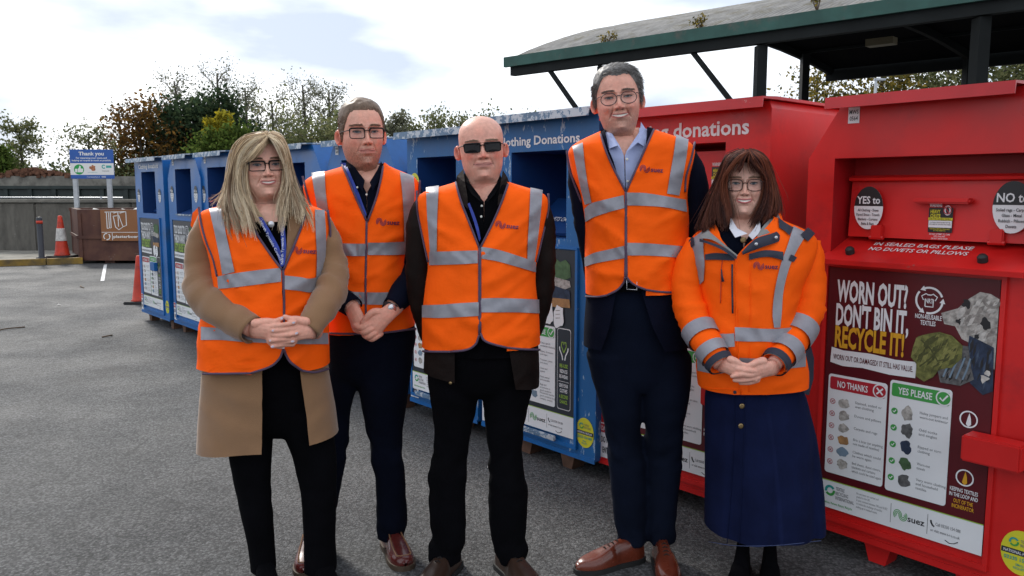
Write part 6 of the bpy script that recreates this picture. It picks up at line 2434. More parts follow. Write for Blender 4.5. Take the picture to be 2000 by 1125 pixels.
H.face_parts(add_b, iris=(.04, .055, .07), frame=FRAME, lens_w=.050, lens_h=.034, lens_r=.010, rim=.0018, bridge=.0095, gz=.112, browline=True, squint=.75)
H.short_hair(add_b, [(0, .196), (28, .197), (42, .188), (58, .150), (72, .112), (84, .090), (98, .105), (125, .05), (180, .03)], lambda a, z: .003 + .005 * max(0, min(1, (z - .15) / .06)), (.10, .062, .040), (.19, .13, .09), 5200, .008, (0, -.3, -.1), 2)
T.shell('chest_skin', SKIN, add_b, -.030, 420, 322, rgb=H.skin, nz=14)
T.shell('navy_shirt', NAVYC, m2, -.014, 640, 320, [(716, 640), (716, 450), (716, 376), (704, 355), (688, 322)], [(717, 640), (717, 450), (717, 376), (730, 352), (744, 322)], nz=30)
for pts in ([(678, 312, -.02), (674, 330, -.055), (698, 362, -.115), (708, 374, -.128), (712, 352, -.11), (692, 326, -.07)], [(744, 315, -.02), (751, 332, -.055), (738, 356, -.115), (728, 372, -.128), (722, 356, -.115), (738, 330, -.07)]):
    patch('shirt_collar', [P(x, y, D + d) for x, y, d in pts], NAVYC, m2, .005)
buttons(T, m2, [(716, 380), (698, 366)], PEARL, .001, .004)
el = [(690, 652), (712, 648), (715, 640), (714, 560), (715, 500), (716, 432), (694, 384), (678, 345), (668, 322)]
er = [(740, 651), (719, 648), (717, 640), (716, 560), (717, 500), (718, 432), (733, 392), (744, 350), (748, 325)]
v2 = vest(T, m2, 653, 318, el, er,
          [([(628, 474), (660, 475), (690, 476), (714, 476)], [(628, 499), (660, 499), (690, 500), (714, 500)]),
           ([(718, 474), (745, 474), (770, 473), (793, 472)], [(718, 498), (745, 498), (770, 498), (793, 497)]),
           ([(634, 568), (670, 569), (713, 571)], [(634, 596), (670, 596), (713, 594)]),
           ([(717, 571), (750, 571), (800, 568)], [(717, 595), (750, 595), (803, 592)]),
           ([(608, 337), (614, 375), (622, 420), (630, 474)], [(634, 334), (636, 375), (642, 420), (648, 474)]),
           ([(781, 335), (786, 380), (789, 430), (790, 473)], [(808, 343), (810, 380), (805, 430), (800, 470)])],
          [el[2:6], el[5:], er[5:], [(638, 651), (690, 652), (740, 651), (812, 642)], [(591, 344), (600, 380), (612, 420), (624, 460)], [(820, 352), (818, 385), (808, 425), (797, 470)]],
          (735, 433, 19, 2), tilt=.012)
T.band('lanyard', [(664, 318), (678, 350), (694, 386), (713, 430)], [(675, 318), (688, 348), (702, 380), (716, 418)], LANY, m2, -.006)
sleeve('jacket_sleeve', D, [(606, 365, .03, 18), (604, 410, .03, 27), (612, 470, .03, 30), (630, 530, .0, 30), (660, 572, -.10, 28), (690, 602, -.17, 21)], NAVYJ, m2, .006, 2.0, .6)
_, pth, rd = sleeve('jacket_sleeve', D, [(806, 368, .03, 16), (812, 410, .03, 25), (808, 470, .03, 28), (802, 530, .0, 29), (786, 572, -.10, 27), (764, 600, -.165, 19)], NAVYJ, m2, .006, 6.0, .6)
wt_ = sweep(np.array([P(766, 596, D - .163), P(761, 606, D - .172)]), .0315, 18)
wch = mesh_obj('watch', wt_[0], wt_[1], BLACK_RUBBER, m2, True)
wf = MB().lathe([(.014, 0), (.017, .001), (.017, .006), (.014, .008), (.001, .0082)], 18).build('watch_face', SILVER, wch, True)
wf.matrix_local = Matrix.Translation(P(765, 602, D - .2)) @ Matrix.Rotation(math.pi / 2, 4, 'X') @ Matrix.Rotation(.5, 4, 'Y')
trousers('trousers', D, [(600, 640, 806, .12), (660, 637, 814, .13), (700, 640, 806, .115), (735, 650, 800, .09), (748, 680, 740, .05)],
         [(700, 640, 730, .0), (750, 640, 699, 0), (800, 634, 684, 0), (870, 626, 680, 0), (940, 610, 668, 0), (1020, 598, 652, 0), (1072, 594, 645, .0)],
         [(700, 690, 806, .0), (747, 698, 800, 0), (806, 709, 793, 0), (858, 720, 785, 0), (917, 730, 791, 0), (957, 735, 793, 0), (1008, 735, 795, 0), (1024, 733, 793, 0), (1040, 737, 789, 0), (1052, 741, 786, 0)], NAVYC, m2, 5.0, .010)
shoe(3.26, 757, 3.00, 793, BURG, SOLE, m2, .285, 1.05, .0, None, mat('tan welt stitching', (.20, .10, .05), .7))
shoe(3.22, 610, 2.98, 598, BURG, SOLE, m2, .285, 1.05, .0, None, mat('tan welt stitching', (.20, .10, .05), .7))
reparent(m2)

# ======== bald man in sunglasses =======================================
D = 2.98
b3 = person('bald man in dark sunglasses with orange vest over brown leather jacket', D, 938)
T = Torso(D, [(350, 908, 978, .05, .07), (359, 884, 1000, .065, .085), (367, 848, 1034, .085, .10), (375, 820, 1064, .10, .11), (395, 812, 1073, .115, .12), (457, 825, 1060, .14, .125), (520, 837, 1047, .155, .12),
              (551, 832, 1046, .165, .12), (614, 825, 1053, .172, .12), (690, 825, 1056, .168, .12)], seed=8.4)
H = Head(D, (942, 286), 342, 222, 85, yaw=2, roll=4, jaw=1.04, neck=1.22, smile=.6, gape=0, mouth_w=.033, lipk=.5, skin=(.70, .365, .275), lips=(.54, .24, .20), brow=(.30, .20, .14), red=1.25, age=.5, cheek=1.15, nose_w=1.15)
add_b = add_body(b3, H, (), [([(942, 400, .02), (880, 400, .02), (836, 415, .02), (820, 500, .02), (824, 570, .03), (840, 630, .06), (880, 690, .12)], (.055, .05, .04, .036, .034, .03, .026)), ([(942, 400, .02), (1000, 400, .02), (1048, 415, .02), (1059, 500, .02), (1054, 570, .03), (1040, 630, .06), (1000, 690, .12)], (.055, .05, .04, .036, .034, .03, .026))])
H.face_parts(add_b, frame=FRAME, lens_w=.056, lens_h=.032, lens_r=.008, rim=.0018, bridge=.006, gz=.1135, dark=True, browline=True, lens_taper=.14)
T.shell('chest_skin', SKIN, add_b, -.040, 430, 352, rgb=H.skin, nz=14)
T.shell('black_polo', BLACKC, b3, -.026, 700, 352, [(945, 700), (945, 450), (945, 393), (926, 374), (911, 352)], [(945.2, 700), (945.2, 450), (946, 393), (962, 374), (976, 352)], nz=34)
for pts in ([(908, 336, .02), (903, 352, -.03), (922, 380, -.095), (942, 396, -.12), (938, 384, -.10), (918, 358, -.05)], [(976, 338, .02), (981, 352, -.03), (966, 380, -.095), (950, 396, -.12), (952, 384, -.10), (970, 358, -.05)]):
    patch('polo_collar', [P(x, y, D + d) for x, y, d in pts], BLACKC, b3, .006)
buttons(T, b3, [(940, 423), (941, 402)], PEARL, -.018, .0042)
for pts in ([(905, 330, .03), (892, 344, -.01), (889, 362, -.05), (896, 392, -.10), (914, 408, -.118), (913, 384, -.09), (908, 356, -.05)], [(982, 332, .03), (991, 346, -.01), (997, 362, -.05), (984, 388, -.10), (972, 402, -.118), (973, 384, -.09), (978, 356, -.05)]):
    patch('jacket_collar', [P(x, y, D + d) for x, y, d in pts], LEATHER, b3, .008)
el = [(880, 687), (912, 683), (929, 672), (936, 654), (936, 560), (936, 484), (917, 436), (900, 392), (890, 356)]
er = [(990, 679), (962, 672), (945, 664), (938, 650), (938, 560), (938, 484), (962, 436), (980, 394), (992, 360)]
JT = Torso(D, [(352, 905, 980, .05, .07), (367, 852, 1030, .08, .10), (375, 824, 1060, .095, .11), (395, 818, 1067, .108, .12), (457, 830, 1055, .13, .125), (520, 842, 1042, .145, .12), (614, 829, 1049, .158, .13), (690, 826, 1056, .158, .13), (735, 824, 1057, .155, .13), (780, 826, 1054, .15, .13)], fold=.004, seed=3.1)
JT.shell('leather_jacket', LEATHER, b3, -.006, 755, 353, [(888, 756), (888, 685), (900, 600), (915, 500), (912, 440), (902, 395), (893, 356)], [(1012, 776), (1003, 730), (995, 685), (985, 600), (975, 500), (975, 440), (980, 395), (990, 360)], tilt=-.03)
q = JT.on(880, 748, .002)
st = MB().lathe([(.005, 0), (.006, .001), (.004, .003), (.001, .0035)], 12).build('stud', BRASS, b3, True)
st.matrix_local = Matrix.Translation(q) @ Matrix.Rotation(math.pi / 2, 4, 'X')
v3 = vest(T, b3, 688, 352, el, er,
          [([(838, 492), (870, 491), (900, 490), (933, 489)], [(838, 518), (870, 517), (900, 516), (933, 514)]),
           ([(940, 482), (970, 487), (1010, 499), (1047, 512)], [(940, 505), (970, 510), (1010, 521), (1047, 532)]),
           ([(824, 596), (860, 595), (900, 592), (935, 590)], [(824, 620), (860, 621), (900, 619), (935, 617)]),
           ([(939, 583), (970, 582), (1010, 583), (1053, 585)], [(939, 610), (970, 610), (1010, 610), (1054, 612)]),
           ([(832, 366), (834, 420), (838, 470), (841, 515)], [(857, 362), (854, 420), (853, 470), (853, 515)]),
           ([(1036, 366), (1034, 420), (1031, 470), (1030, 515)], [(1060, 371), (1056, 420), (1050, 470), (1043, 520)])],
          [el[:4], el[3:6], el[5:], er[:4], er[3:6], er[5:], [(826, 686), (850, 687), (880, 687)], [(990, 679), (1020, 682), (1054, 683)], [(814, 372), (815, 410), (824, 457), (836, 512)], [(1071, 378), (1071, 410), (1060, 460), (1048, 512)]],
          (968, 438, 19, 6), tilt=.006)
T.band('lanyard', [(913, 398), (921, 420), (929, 445), (936, 472)], [(917, 396), (927, 420), (934, 442), (939, 466)], LANY, b3, -.006)
sleeve('jacket_sleeve', D, [(838, 384, .02, 18), (823, 430, .02, 27), (820, 500, .02, 28), (822, 565, .03, 27), (834, 625, .06, 25), (860, 690, .11, 22)], LEATHER, b3, .006, 3.0, .55)
sleeve('jacket_sleeve', D, [(1048, 388, .02, 18), (1058, 440, .02, 26), (1059, 505, .02, 27), (1055, 570, .03, 26), (1042, 630, .06, 24), (1015, 690, .11, 22)], LEATHER, b3, .006, 7.0, .55)
trousers('trousers', D, [(640, 830, 1045, .13), (700, 832, 1048, .135), (735, 835, 1043, .115), (762, 850, 1028, .09), (774, 900, 980, .05)],
         [(720, 833, 938, .0), (767, 838, 936, 0), (800, 844, 930, 0), (838, 849, 922, 0), (878, 846, 914, 0), (933, 836, 912, 0), (970, 837, 909, 0), (1024, 840, 911, 0), (1050, 845, 909, 0), (1064, 834, 906, 0), (1085, 838, 902, 0), (1098, 842, 899, 0)],
         [(720, 938, 1046, .0), (767, 941, 1039, 0), (800, 944, 1030, 0), (838, 948, 1022, 0), (897, 956, 1019, 0), (949, 955, 1032, 0), (996, 954, 1031, 0), (1040, 957, 1029, 0), (1056, 960, 1027, 0), (1067, 964, 1031, 0), (1085, 969, 1029, 0), (1098, 974, 1025, 0)], BLACKC, b3, 8.0, .011)
LC = mat('dark laces', (.012, .009, .008), .8)
shoe(3.06, 893, 2.84, 838, DBROWN, BLKSOLE, b3, .29, 1.08, .0, LC)
shoe(3.06, 975, 2.84, 1035, DBROWN, BLKSOLE, b3, .29, 1.08, .0, LC)
reparent(b3)

# ======== tallest man ===================================================
D = 3.10
t4 = person('tallest man with grey hair and round spectacles in orange vest over navy blazer', D, 1235)
T = Torso(D, [(248, 1190, 1262, .05, .07), (256, 1174, 1280, .065, .085), (266, 1150, 1318, .085, .10), (276, 1128, 1348, .10, .11), (292, 1108, 1358, .112, .12), (345, 1118, 1345, .13, .12), (380, 1133, 1340, .14, .12),
              (432, 1142, 1344, .145, .12), (500, 1142, 1340, .15, .12), (582, 1144, 1338, .155, .12)], seed=11.7)
H = Head(D, (1208, 189), 254, 130, 84, yaw=2, roll=6, jaw=.98, neck=1.05, smile=1.3, cheek=1.35, gape=.0046, mouth_w=.0335, lipk=.55, skin=(.69, .36, .27), lips=(.46, .16, .135), brow=(.15, .105, .085), stubble=(.36, .20, .15), red=.9, age=.6, nose_w=1.15)
add_b = add_body(t4, H, (), [([(1220, 300, .02), (1175, 300, .02), (1136, 315, .02), (1136, 400, .02), (1152, 480, .03), (1166, 550, .07), (1195, 610, .12)], (.055, .05, .035, .03, .03, .028, .026)), ([(1220, 300, .02), (1280, 300, .02), (1332, 315, .02), (1354, 390, .02), (1350, 440, .03), (1336, 510, .07), (1305, 590, .12)], (.055, .05, .04, .036, .034, .03, .026))])
H.face_parts(add_b, iris=(.035, .05, .06), frame=FRAMEG, lens_w=.051, lens_h=.042, lens_r=.0195, rim=.0015, bridge=.0075, gz=.112, squint=.7)
H.short_hair(add_b, [(0, .196), (20, .203), (38, .198), (52, .165), (66, .140), (78, .100), (90, .098), (105, .10), (130, .05), (180, .03)], lambda a, z: .004 + .009 * max(0, min(1, (z - .15) / .07)), (.055, .052, .05), (.22, .21, .20), 6500, .022, (.85, -.25, -.05), 4)
T.shell('chest_skin', SKIN, add_b, -.040, 330, 250, rgb=H.skin, nz=14)
T.shell('pale_blue_shirt', SHIRTB, t4, -.026, 552, 252, [(1222, 580), (1222, 400), (1218, 300), (1208, 284), (1194, 258)], [(1223, 580), (1223, 400), (1220, 300), (1236, 282), (1250, 254)], nz=34)
for pts in ([(1192, 244, .01), (1186, 262, -.045), (1190, 290, -.105), (1206, 284, -.118), (1216, 297, -.128), (1210, 284, -.11), (1196, 262, -.06)], [(1252, 238, .01), (1261, 252, -.04), (1258, 286, -.108), (1246, 278, -.118), (1222, 298, -.128), (1234, 280, -.11), (1250, 256, -.06)]):
    patch('shirt_collar', [P(x, y, D + d) for x, y, d in pts], SHIRTB, t4, .005)
buttons(T, t4, [(1224.5, 311), (1226, 354)], PEARL, -.018, .005)
JT = Torso(D, [(250, 1190, 1264, .05, .07), (266, 1153, 1315, .08, .10), (276, 1132, 1344, .095, .11), (292, 1114, 1352, .106, .12), (345, 1123, 1340, .122, .12), (380, 1136, 1337, .132, .12), (432, 1144, 1340, .137, .12), (500, 1144, 1338, .14, .125), (582, 1142, 1340, .145, .13), (640, 1138, 1344, .15, .135), (690, 1137, 1346, .15, .135)], fold=.004, seed=2.1)
JT.shell('blazer', NAVYJ, t4, -.005, 688, 250, [(1172, 690), (1190, 640), (1205, 560), (1214, 480), (1216, 380), (1200, 320), (1188, 290), (1182, 258)], [(1300, 690), (1275, 640), (1250, 560), (1240, 480), (1232, 380), (1246, 320), (1260, 290), (1264, 252)])
el = [(1185, 577), (1206, 566), (1218, 552), (1221, 541), (1222, 470), (1222, 374), (1200, 332), (1184, 296), (1173, 262)]
er = [(1262, 566), (1242, 558), (1230, 549), (1224, 541), (1223, 470), (1223, 374), (1240, 335), (1258, 295), (1277, 253)]
v4 = vest(T, t4, 578, 250, el, er,
          [([(1141, 408), (1155, 397), (1185, 389), (1218, 381)], [(1143, 434), (1160, 424), (1190, 414), (1220, 406)]),
           ([(1224, 376), (1260, 377), (1300, 383), (1340, 390)], [(1224, 401), (1260, 402), (1300, 405), (1342, 414)]),
           ([(1141, 503), (1160, 494), (1190, 487), (1219, 480)], [(1142, 521), (1160, 515), (1190, 509), (1221, 504)]),
           ([(1224, 474), (1260, 475), (1300, 478), (1342, 482)], [(1224, 499), (1260, 499), (1300, 501), (1342, 505)]),
           ([(1118, 286), (1124, 320), (1132, 360), (1142, 400)], [(1138, 278), (1142, 320), (1148, 360), (1155, 396)]),
           ([(1321, 262), (1316, 300), (1309, 340), (1303, 378)], [(1345, 272), (1341, 305), (1334, 345), (1327, 382)])],
          [el[:4], el[3:6], el[5:], er[:4], er[3:6], er[5:], [(1144, 579), (1165, 580), (1185, 577)], [(1262, 566), (1290, 570), (1338, 572)], [(1107, 294), (1112, 330), (1124, 365), (1136, 395)], [(1357, 278), (1350, 310), (1340, 345), (1338, 375)]],
          (1250, 329, 19, 4), tilt=.008)
sleeve('blazer_sleeve', D, [(1134, 300, .02, 18), (1130, 345, .02, 21), (1138, 410, .02, 21), (1152, 480, .03, 21), (1166, 550, .07, 21), (1190, 610, .12, 20)], NAVYJ, t4, .005, 3.0, .55)
sleeve('blazer_sleeve', D, [(1330, 295, .02, 22), (1348, 335, .02, 28), (1357, 385, .02, 27), (1352, 440, .03, 26), (1338, 510, .07, 24), (1310, 590, .12, 21)], NAVYJ, t4, .005, 5.0, .55)
trousers('trousers', D, [(545, 1150, 1335, .11), (600, 1147, 1340, .112), (690, 1147, 1344, .10), (745, 1160, 1340, .085), (764, 1210, 1300, .05)],
         [(690, 1144, 1252, .0), (740, 1156, 1252, 0), (786, 1170, 1252, 0), (846, 1183, 1251, 0), (906, 1188, 1260, 0), (960, 1194, 1262, 0), (1012, 1198, 1263, 0), (1030, 1203, 1261, 0), (1062, 1205, 1260, 0)],
         [(690, 1250, 1350, .0), (740, 1252, 1349, 0), (786, 1254, 1344, 0), (836, 1261, 1334, 0), (911, 1263, 1331, 0), (960, 1265, 1326, 0), (1012, 1265, 1321, 0), (1040, 1266, 1320, 0), (1062, 1268, 1313, 0)], CHINO, t4, 2.0, .010)
T.band('belt', [(1190, 552), (1222, 554), (1262, 552)], [(1190, 568), (1222, 570), (1262, 568)], BLACKC, t4, -.012)
bk = MB()
q = [T.on(x, y, -.004) for x, y in [(1224, 545), (1244, 546), (1244, 566), (1224, 565), (1224, 545)]]
bk.tube(np.array(q), .0018, 6)
bk.build('belt_buckle', SILVER, t4, True)
LD = mat('dark shoe laces', (.02, .012, .01), .8)
shoe(3.10, 1254, 2.99, 1142, TANL, BLKSOLE, t4, .30, 1.05, .0, LD, None, .5)
shoe(3.14, 1286, 2.90, 1308, TANL, BLKSOLE, t4, .30, 1.05, .0, LD, None, .5)
reparent(t4)

# ======== woman in the orange jacket and denim skirt ====================
D = 2.95
w5 = person('woman with auburn hair in orange padded jacket and long denim skirt', D, 1465)
T = Torso(D, [(416, 1428, 1494, .05, .07), (428, 1406, 1522, .07, .09), (440, 1388, 1552, .09, .10), (452, 1362, 1582, .11, .11), (470, 1347, 1595, .12, .12), (510, 1352, 1586, .135, .12), (560, 1362, 1562, .145, .12),
              (611, 1370, 1550, .15, .12), (667, 1364, 1562, .158, .13), (720, 1361, 1573, .165, .13), (774, 1367, 1569, .16, .13)], fold=.007, seed=14.2)
H = Head(D, (1455, 358), 422, 304, 78, yaw=2, roll=0, jaw=.94, neck=.92, smile=.95, cheek=1.15, gape=.0052, mouth_w=.0285, lipk=.8, skin=(.72, .42, .325), lips=(.50, .13, .125), brow=(.24, .15, .10), red=.4, age=.2)
o8, k8 = (1380, 670), 10.225
hands = hand_mesh(D, o8, k8, [
    ([(180, 420, .10), (370, 440, .02), (500, 500, .0), (620, 560, -.006)], 27, 28, .55),
    ([(480, 330, -.002), (590, 370, -.008), (690, 430, -.012), (790, 440, -.012)], 14, 8, 1),
    ([(560, 500, -.008), (700, 530, -.022), (850, 550, -.026), (975, 565, -.018)], 11, 7.6, 1),
    ([(560, 590, -.006), (720, 660, -.014), (880, 690, -.014)], 10, 7.5, 1),
    ([(580, 680, .0), (760, 720, -.012), (980, 740, -.012)], 9.5, 7.2, 1),
    ([(1480, 480, .10), (1320, 500, .02), (1160, 530, .0), (1010, 570, -.004)], 28, 30, .55),
    ([(1130, 360, -.004), (1000, 385, -.010), (880, 440, -.016), (800, 452, -.016)], 15, 8, 1),
    ([(1020, 600, -.008), (860, 640, -.024), (700, 630, -.028), (515, 665, -.020)], 10.5, 7.6, 1),
    ([(1040, 680, -.006), (880, 720, -.016), (720, 745, -.018), (560, 742, -.012)], 10, 7.5, 1),
    ([(1020, 740, .0), (860, 790, -.008), (680, 800, -.008)], 9.5, 7, 1)], -.225)
add_b = add_body(w5, H, [hands], [([(1460, 465, .02), (1410, 470, .02), (1366, 485, .01), (1345, 570, -.01), (1357, 627, -.05), (1382, 674, -.13), (1408, 712, -.195)], (.05, .045, .04, .036, .036, .032, .026)), ([(1460, 465, .02), (1520, 470, .02), (1575, 485, .01), (1577, 570, -.01), (1566, 630, -.05), (1540, 676, -.13), (1512, 711, -.195)], (.05, .045, .04, .036, .036, .032, .026))])
H.face_parts(add_b, iris=(.03, .06, .08), frame=FRAMET, lens_w=.053, lens_h=.042, lens_r=.0165, rim=.0016, bridge=.0080, gz=.1105, squint=1.0, lens_taper=.08)
T.shell('chest_skin', SKIN, add_b, -.030, 500, 420, rgb=H.skin, nz=14)
T.shell('navy_cardigan', NAVYC, w5, -.020, 700, 424, [(1452, 700), (1452, 480), (1448, 462), (1432, 440), (1425, 424)], [(1453, 700), (1453, 480), (1460, 464), (1478, 440), (1486, 424)], nz=30)
patch('shirt_collar', [P(x, y, D + d) for x, y, d in [(1427, 424, -.05), (1425, 446, -.095), (1436, 464, -.125), (1460, 456, -.125), (1440, 446, -.105)]], WHITEC, w5, .005)
patch('shirt_collar', [P(x, y, D + d) for x, y, d in [(1484, 428, -.05), (1486, 452, -.10), (1470, 468, -.125), (1462, 460, -.125), (1474, 446, -.105)]], WHITEC, w5, .005)
buttons(T, w5, [(1452, 469)], BRASS, -.010, .011)
el = [(1447, 773), (1442, 700), (1437, 600), (1436, 502), (1424, 486), (1408, 466), (1398, 440), (1400, 424)]
er = [(1448, 773), (1443, 700), (1438, 600), (1437, 502), (1452, 484), (1476, 464), (1500, 440), (1512, 424)]
jk = T.shell('hi_vis_jacket', HIVIS, w5, 0, 771, 418, el, er, tilt=.006)
for top, bot in [([(1362, 640), (1395, 650), (1415, 652), (1434, 651)], [(1364, 668), (1395, 678), (1415, 678), (1435, 677)]),
                 ([(1435, 639), (1460, 640), (1490, 642), (1520, 642), (1560, 638)], [(1436, 666), (1460, 667), (1490, 667), (1520, 668), (1562, 664)]),
                 ([(1361, 700), (1400, 712), (1440, 700)], [(1362, 724), (1400, 730), (1442, 722)]),
                 ([(1444, 699), (1500, 700), (1574, 690)], [(1445, 722), (1500, 724), (1574, 716)]),
                 ([(1352, 466), (1352, 500), (1356, 525), (1367, 556)], [(1373, 450), (1374, 490), (1376, 515), (1374, 548)]),
                 ([(1550, 441), (1538, 480), (1524, 520), (1513, 570), (1509, 612), (1512, 640)], [(1577, 455), (1556, 490), (1541, 525), (1530, 570), (1527, 612), (1524, 640)])]:
    T.band('reflective_strip', top, bot, TAPE, jk, .005)
for top, bot in [([(1377, 497), (1395, 494), (1415, 495), (1435, 497)], [(1377, 508), (1395, 507), (1415, 508), (1434, 509)]),
                 ([(1463, 496), (1490, 489), (1510, 489), (1530, 492)], [(1463, 508), (1490, 502), (1510, 503), (1530, 509)]),
                 ([(1343, 512), (1350, 512), (1356, 511)], [(1346, 524), (1352, 524), (1358, 522)]),
                 ([(1545, 497), (1550, 499), (1557, 503)], [(1540, 508), (1546, 510), (1550, 512)]),
                 ([(1578, 444), (1586, 450), (1592, 456)], [(1564, 458), (1572, 466), (1578, 472)]),
                 ([(1520, 424), (1536, 436), (1550, 444)], [(1522, 444), (1534, 452), (1542, 460)]),
                 ([(1345, 470), (1350, 464), (1354, 462)], [(1347, 486), (1352, 482), (1356, 478)])]:
    T.band('navy_trim', top, bot, NAVYT, jk, .008, 12)
T.pipe('zip', [(1430, 516), (1430, 560), (1431, 612)], NAVYT, jk, .003, .004)
T.pipe('seam', [(1466, 505), (1466, 600), (1464, 700), (1463, 765)], HIVIS, jk, .0016, .001)
T.pipe('seam', [(1437, 505), (1438, 600), (1442, 700), (1447, 770)], HIVIS, jk, .0026, .002)
T.pipe('zip', [(1411, 508), (1409, 525), (1408, 560), (1407, 592)], mat('red orange zip', (.55, .05, .01), .6), jk, .0018, .003)
zp = MB().tube(np.array([T.on(1409, 526, .008), T.on(1410, 538, .012), T.on(1412, 550, .012)]), np.array([.002, .0028, .005]), 8).build('zip_pull', NAVYT, jk, True)
T.logo(1472, 519, 20, 2, LOGO, jk, .007)
T.pipe('hem_seam', [(1369, 757), (1400, 760), (1446, 761)], HIVIS, jk, .002, .001)
buttons(T, jk, [(1435, 766)], NAVYT, .004, .006, 'press_stud')
# collar: grey lining, navy stand, orange edge
ribbon('collar_lining', [P(x, y, D + d) for x, y, d in [(1398, 434, .0), (1384, 448, -.06), (1402, 466, -.11), (1440, 498, -.145)]], [P(x, y, D + d) for x, y, d in [(1372, 450, -.03), (1368, 464, -.085), (1395, 470, -.125), (1438, 501, -.152)]], GREYL, jk, 14, 4, .008)
ribbon('collar_edge', [P(x, y, D + d) for x, y, d in [(1366, 466, -.088), (1382, 471, -.115), (1412, 482, -.14), (1440, 502, -.153)]], [P(x, y, D + d) for x, y, d in [(1366, 472, -.09), (1382, 476, -.118), (1410, 488, -.143), (1438, 507, -.155)]], NAVYT, jk, 14, 2)
ribbon('collar_lining', [P(x, y, D + d) for x, y, d in [(1519, 415, .02), (1508, 424, -.03), (1490, 442, -.085), (1478, 462, -.115)]], [P(x, y, D + d) for x, y, d in [(1527, 440, -.02), (1520, 446, -.065), (1504, 454, -.105), (1482, 464, -.125)]], GREYL, jk, 14, 4, .006)
ribbon('collar_edge', [P(x, y, D + d) for x, y, d in [(1517, 412, .03), (1521, 424, .0), (1526, 438, -.03)]], [P(x, y, D + d) for x, y, d in [(1526, 418, .03), (1529, 430, .0), (1533, 443, -.03)]], HIVIS, jk, 8, 2)
cst = ribbon('collar_stand', [P(x, y, D + d) for x, y, d in [(1533, 444, -.06), (1510, 455, -.112), (1480, 464, -.135), (1464, 476, -.142), (1449, 492, -.148)]], [P(x, y, D + d) for x, y, d in [(1537, 465, -.085), (1515, 474, -.128), (1488, 483, -.144), (1470, 490, -.148), (1450, 498, -.152)]], NAVYT, jk, 18, 4, .006)
for x, y, d in ((1516, 464, -.135), (1477, 477, -.157)):
    o = MB().lathe([(.003, 0), (.0062, .001), (.0062, .002), (.003, .0022)], 12).build('press_stud', SILVER, jk, True)
    o.matrix_local = Matrix.Translation(P(x, y, D + d)) @ Matrix.Rotation(math.pi / 2, 4, 'X')
T.pipe('collar_piping', [(1448, 494), (1462, 478), (1480, 465), (1500, 458)], HIVIS, jk, .003, .004)
for sd, pts, b1, b2, sdn in ((-1, [(1364, 472, .01, 22), (1346, 520, .0, 29), (1343, 575, -.01, 30), (1357, 627, -.05, 32), (1382, 674, -.13, 29), (1409, 714, -.195, 23)], (.66, .755), (.83, .915), 2.0),
                             (1, [(1580, 470, .01, 22), (1579, 520, .0, 32), (1577, 575, -.01, 34), (1566, 630, -.05, 33), (1540, 676, -.13, 29), (1511, 712, -.195, 24)], (.62, .735), (.80, .895), 5.0)):
    sl, pth, rd = sleeve('jacket_sleeve', D, pts, HIVIS, jk, .009, sdn, .55)
    for t0, t1 in (b1, b2):
        ring_on(D, pth, rd, t0, t1, TAPE, sl, 'reflective_strip', .008)
    ring_on(D, pth, rd, .945, 1.0, NAVYT, sl, 'cuff', .008)
    e = ring_on(D, pth, rd, .985, 1.0, GREYL, sl, 'cuff_lining', .003)
patch('jacket_back_panel', [P(x, y, D + d) for x, y, d in [(1568, 660, .03), (1584, 676, .06), (1590, 700, .07), (1589, 740, .07), (1580, 772, .06), (1566, 768, .03)]], NAVYT, jk, .01)
S5 = Torso(D, [(745, 1388, 1556, .13, .13), (770, 1378, 1571, .145, .145), (850, 1378, 1590, .165, .165), (950, 1379, 1603, .185, .18), (1085, 1377, 1614, .20, .195)], p=2.1, fold=.020, seed=4.4, pleat=True)
sk5 = S5.shell('denim_skirt', DENIM, w5, 0, 1066, 748, nz=44, nf=44, nb=24, tilt=.004)
S5.pipe('placket_edge', [(1456, 774), (1454, 850), (1449, 960), (1444, 1062)], DENIM, sk5, .0022, .001, 24)
S5.pipe('placket_edge', [(1437, 774), (1434, 850), (1428, 960), (1420, 1062)], DENIM, sk5, .0016, .001, 24)
S5.pipe('hem_stitching', [(1384, 1058), (1440, 1066), (1520, 1065), (1604, 1056)], mat('denim thread', (.05, .07, .16), .8), sk5, .0012, .001, 30)
buttons(S5, sk5, [(1449, 793), (1447, 832)], BRASS, .004, .0095)
shoe(3.02, 1452, 2.78, 1440, BLACKC, BLKSOLE, w5, .25, .92, .10)
shoe(3.02, 1502, 2.78, 1508, BLACKC, BLKSOLE, w5, .25, .92, .10)
gl_ = [[(490, 96, -.10), (440, 160, -.118), (415, 250, -.116), (385, 340, -.108)],
       [(480, 92, -.095), (400, 160, -.11), (318, 280, -.10), (262, 380, -.088), (262, 540, -.075), (292, 690, -.075), (305, 850, -.085), (300, 960, -.10)],
       [(465, 88, -.08), (340, 150, -.09), (245, 280, -.075), (210, 450, -.06), (215, 640, -.06), (255, 820, -.075), (245, 990, -.10)],
       [(450, 86, -.05), (290, 150, -.055), (195, 330, -.04), (140, 520, -.03), (115, 700, -.04), (130, 880, -.07), (180, 1015, -.10)],
       [(440, 88, -.01), (270, 160, -.01), (178, 360, .0), (100, 580, .0), (60, 760, -.01), (20, 930, -.05), (70, 1010, -.08)],
       [(440, 88, .03), (265, 170, .04), (175, 370, .04), (95, 590, .04), (55, 760, .03), (5, 920, .0), (40, 960, -.03)]]
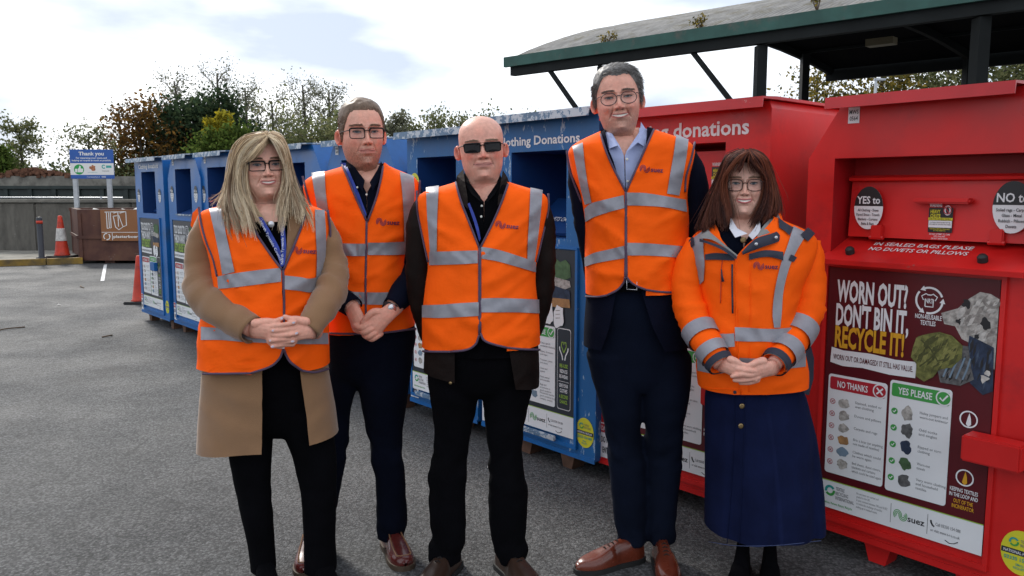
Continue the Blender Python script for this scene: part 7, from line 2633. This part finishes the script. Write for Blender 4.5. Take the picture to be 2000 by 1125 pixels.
gr_ = [[(505, 96, -.10), (540, 170, -.118), (600, 260, -.112), (672, 350, -.095), (690, 440, -.08), (680, 580, -.07), (620, 720, -.07), (545, 850, -.08), (505, 930, -.095)],
       [(520, 90, -.09), (620, 155, -.10), (690, 280, -.08), (712, 430, -.065), (700, 600, -.06), (650, 760, -.07), (570, 890, -.085)],
       [(535, 87, -.07), (660, 150, -.07), (735, 290, -.05), (765, 450, -.04), (750, 640, -.04), (690, 800, -.06), (610, 925, -.08)],
       [(545, 86, -.03), (690, 150, -.03), (772, 310, -.01), (820, 480, -.01), (840, 640, -.02), (800, 780, -.04), (710, 900, -.07)],
       [(550, 88, .02), (700, 160, .02), (788, 340, .03), (842, 540, .03), (858, 660, .02), (845, 760, .0), (770, 860, -.03)]]
fr_ = [[(470, 98, -.10), (420, 170, -.122), (405, 250, -.120), (360, 345, -.110)], [(485, 98, -.10), (460, 180, -.124), (440, 260, -.122), (400, 330, -.114)], None,
       [(500, 98, -.10), (505, 180, -.124), (520, 260, -.122), (560, 335, -.114)], [(515, 98, -.10), (560, 180, -.122), (620, 270, -.116), (675, 350, -.098)]]
AU = [(.075, .020, .012), (.14, .037, .019), (.045, .013, .009), (.23, .068, .032), (.10, .027, .015)]
AT = [(.05, .014, .009), (.09, .024, .014), (.03, .009, .007)]
o5, k5 = (1370, 280), 5.567
slim = lambda gs: [[(485 + (x - 485) * (1 - .13 * math.exp(-((y - 380) / 320) ** 2)), y, d) for x, y, d in g] for g in gs]
gl_, gr_ = gl_[:2] + slim(gl_[2:]), gr_[:1] + slim(gr_[1:])
long_hair('hair', D, o5, k5, gl_[1:], 260, AU, AT, w5, 13, .0012, .0005, 15, (.003, .008), .005, .05)
long_hair('hair', D, o5, k5, gr_, 260, AU, AT, w5, 14, .0012, .0005, 15, (.003, .008), .005, .05)
long_hair('hair', D, o5, k5, HB_(gl_[2:], .05), 150, AU, AT, w5, 15, .0016, .0006, 14, (.008, .012), .004, .03)
long_hair('hair', D, o5, k5, HB_(gr_[1:], .05), 150, AU, AT, w5, 16, .0016, .0006, 14, (.008, .012), .004, .03)
long_hair('fringe', D, o5, k5, fr_[:2], 45, AU, AT, w5, 17, .0010, .0004, 10, (.003, .006), .003, .03)
long_hair('fringe', D, o5, k5, fr_[3:], 55, AU, AT, w5, 18, .0010, .0004, 10, (.003, .006), .003, .03)
H.short_hair(add_b, [(0, .200), (30, .19), (55, .15), (80, .10), (180, .0)], .005, (.06, .018, .011), (.10, .03, .017), 200, .02, seed=6).name = 'hair_crown'
reparent(w5)
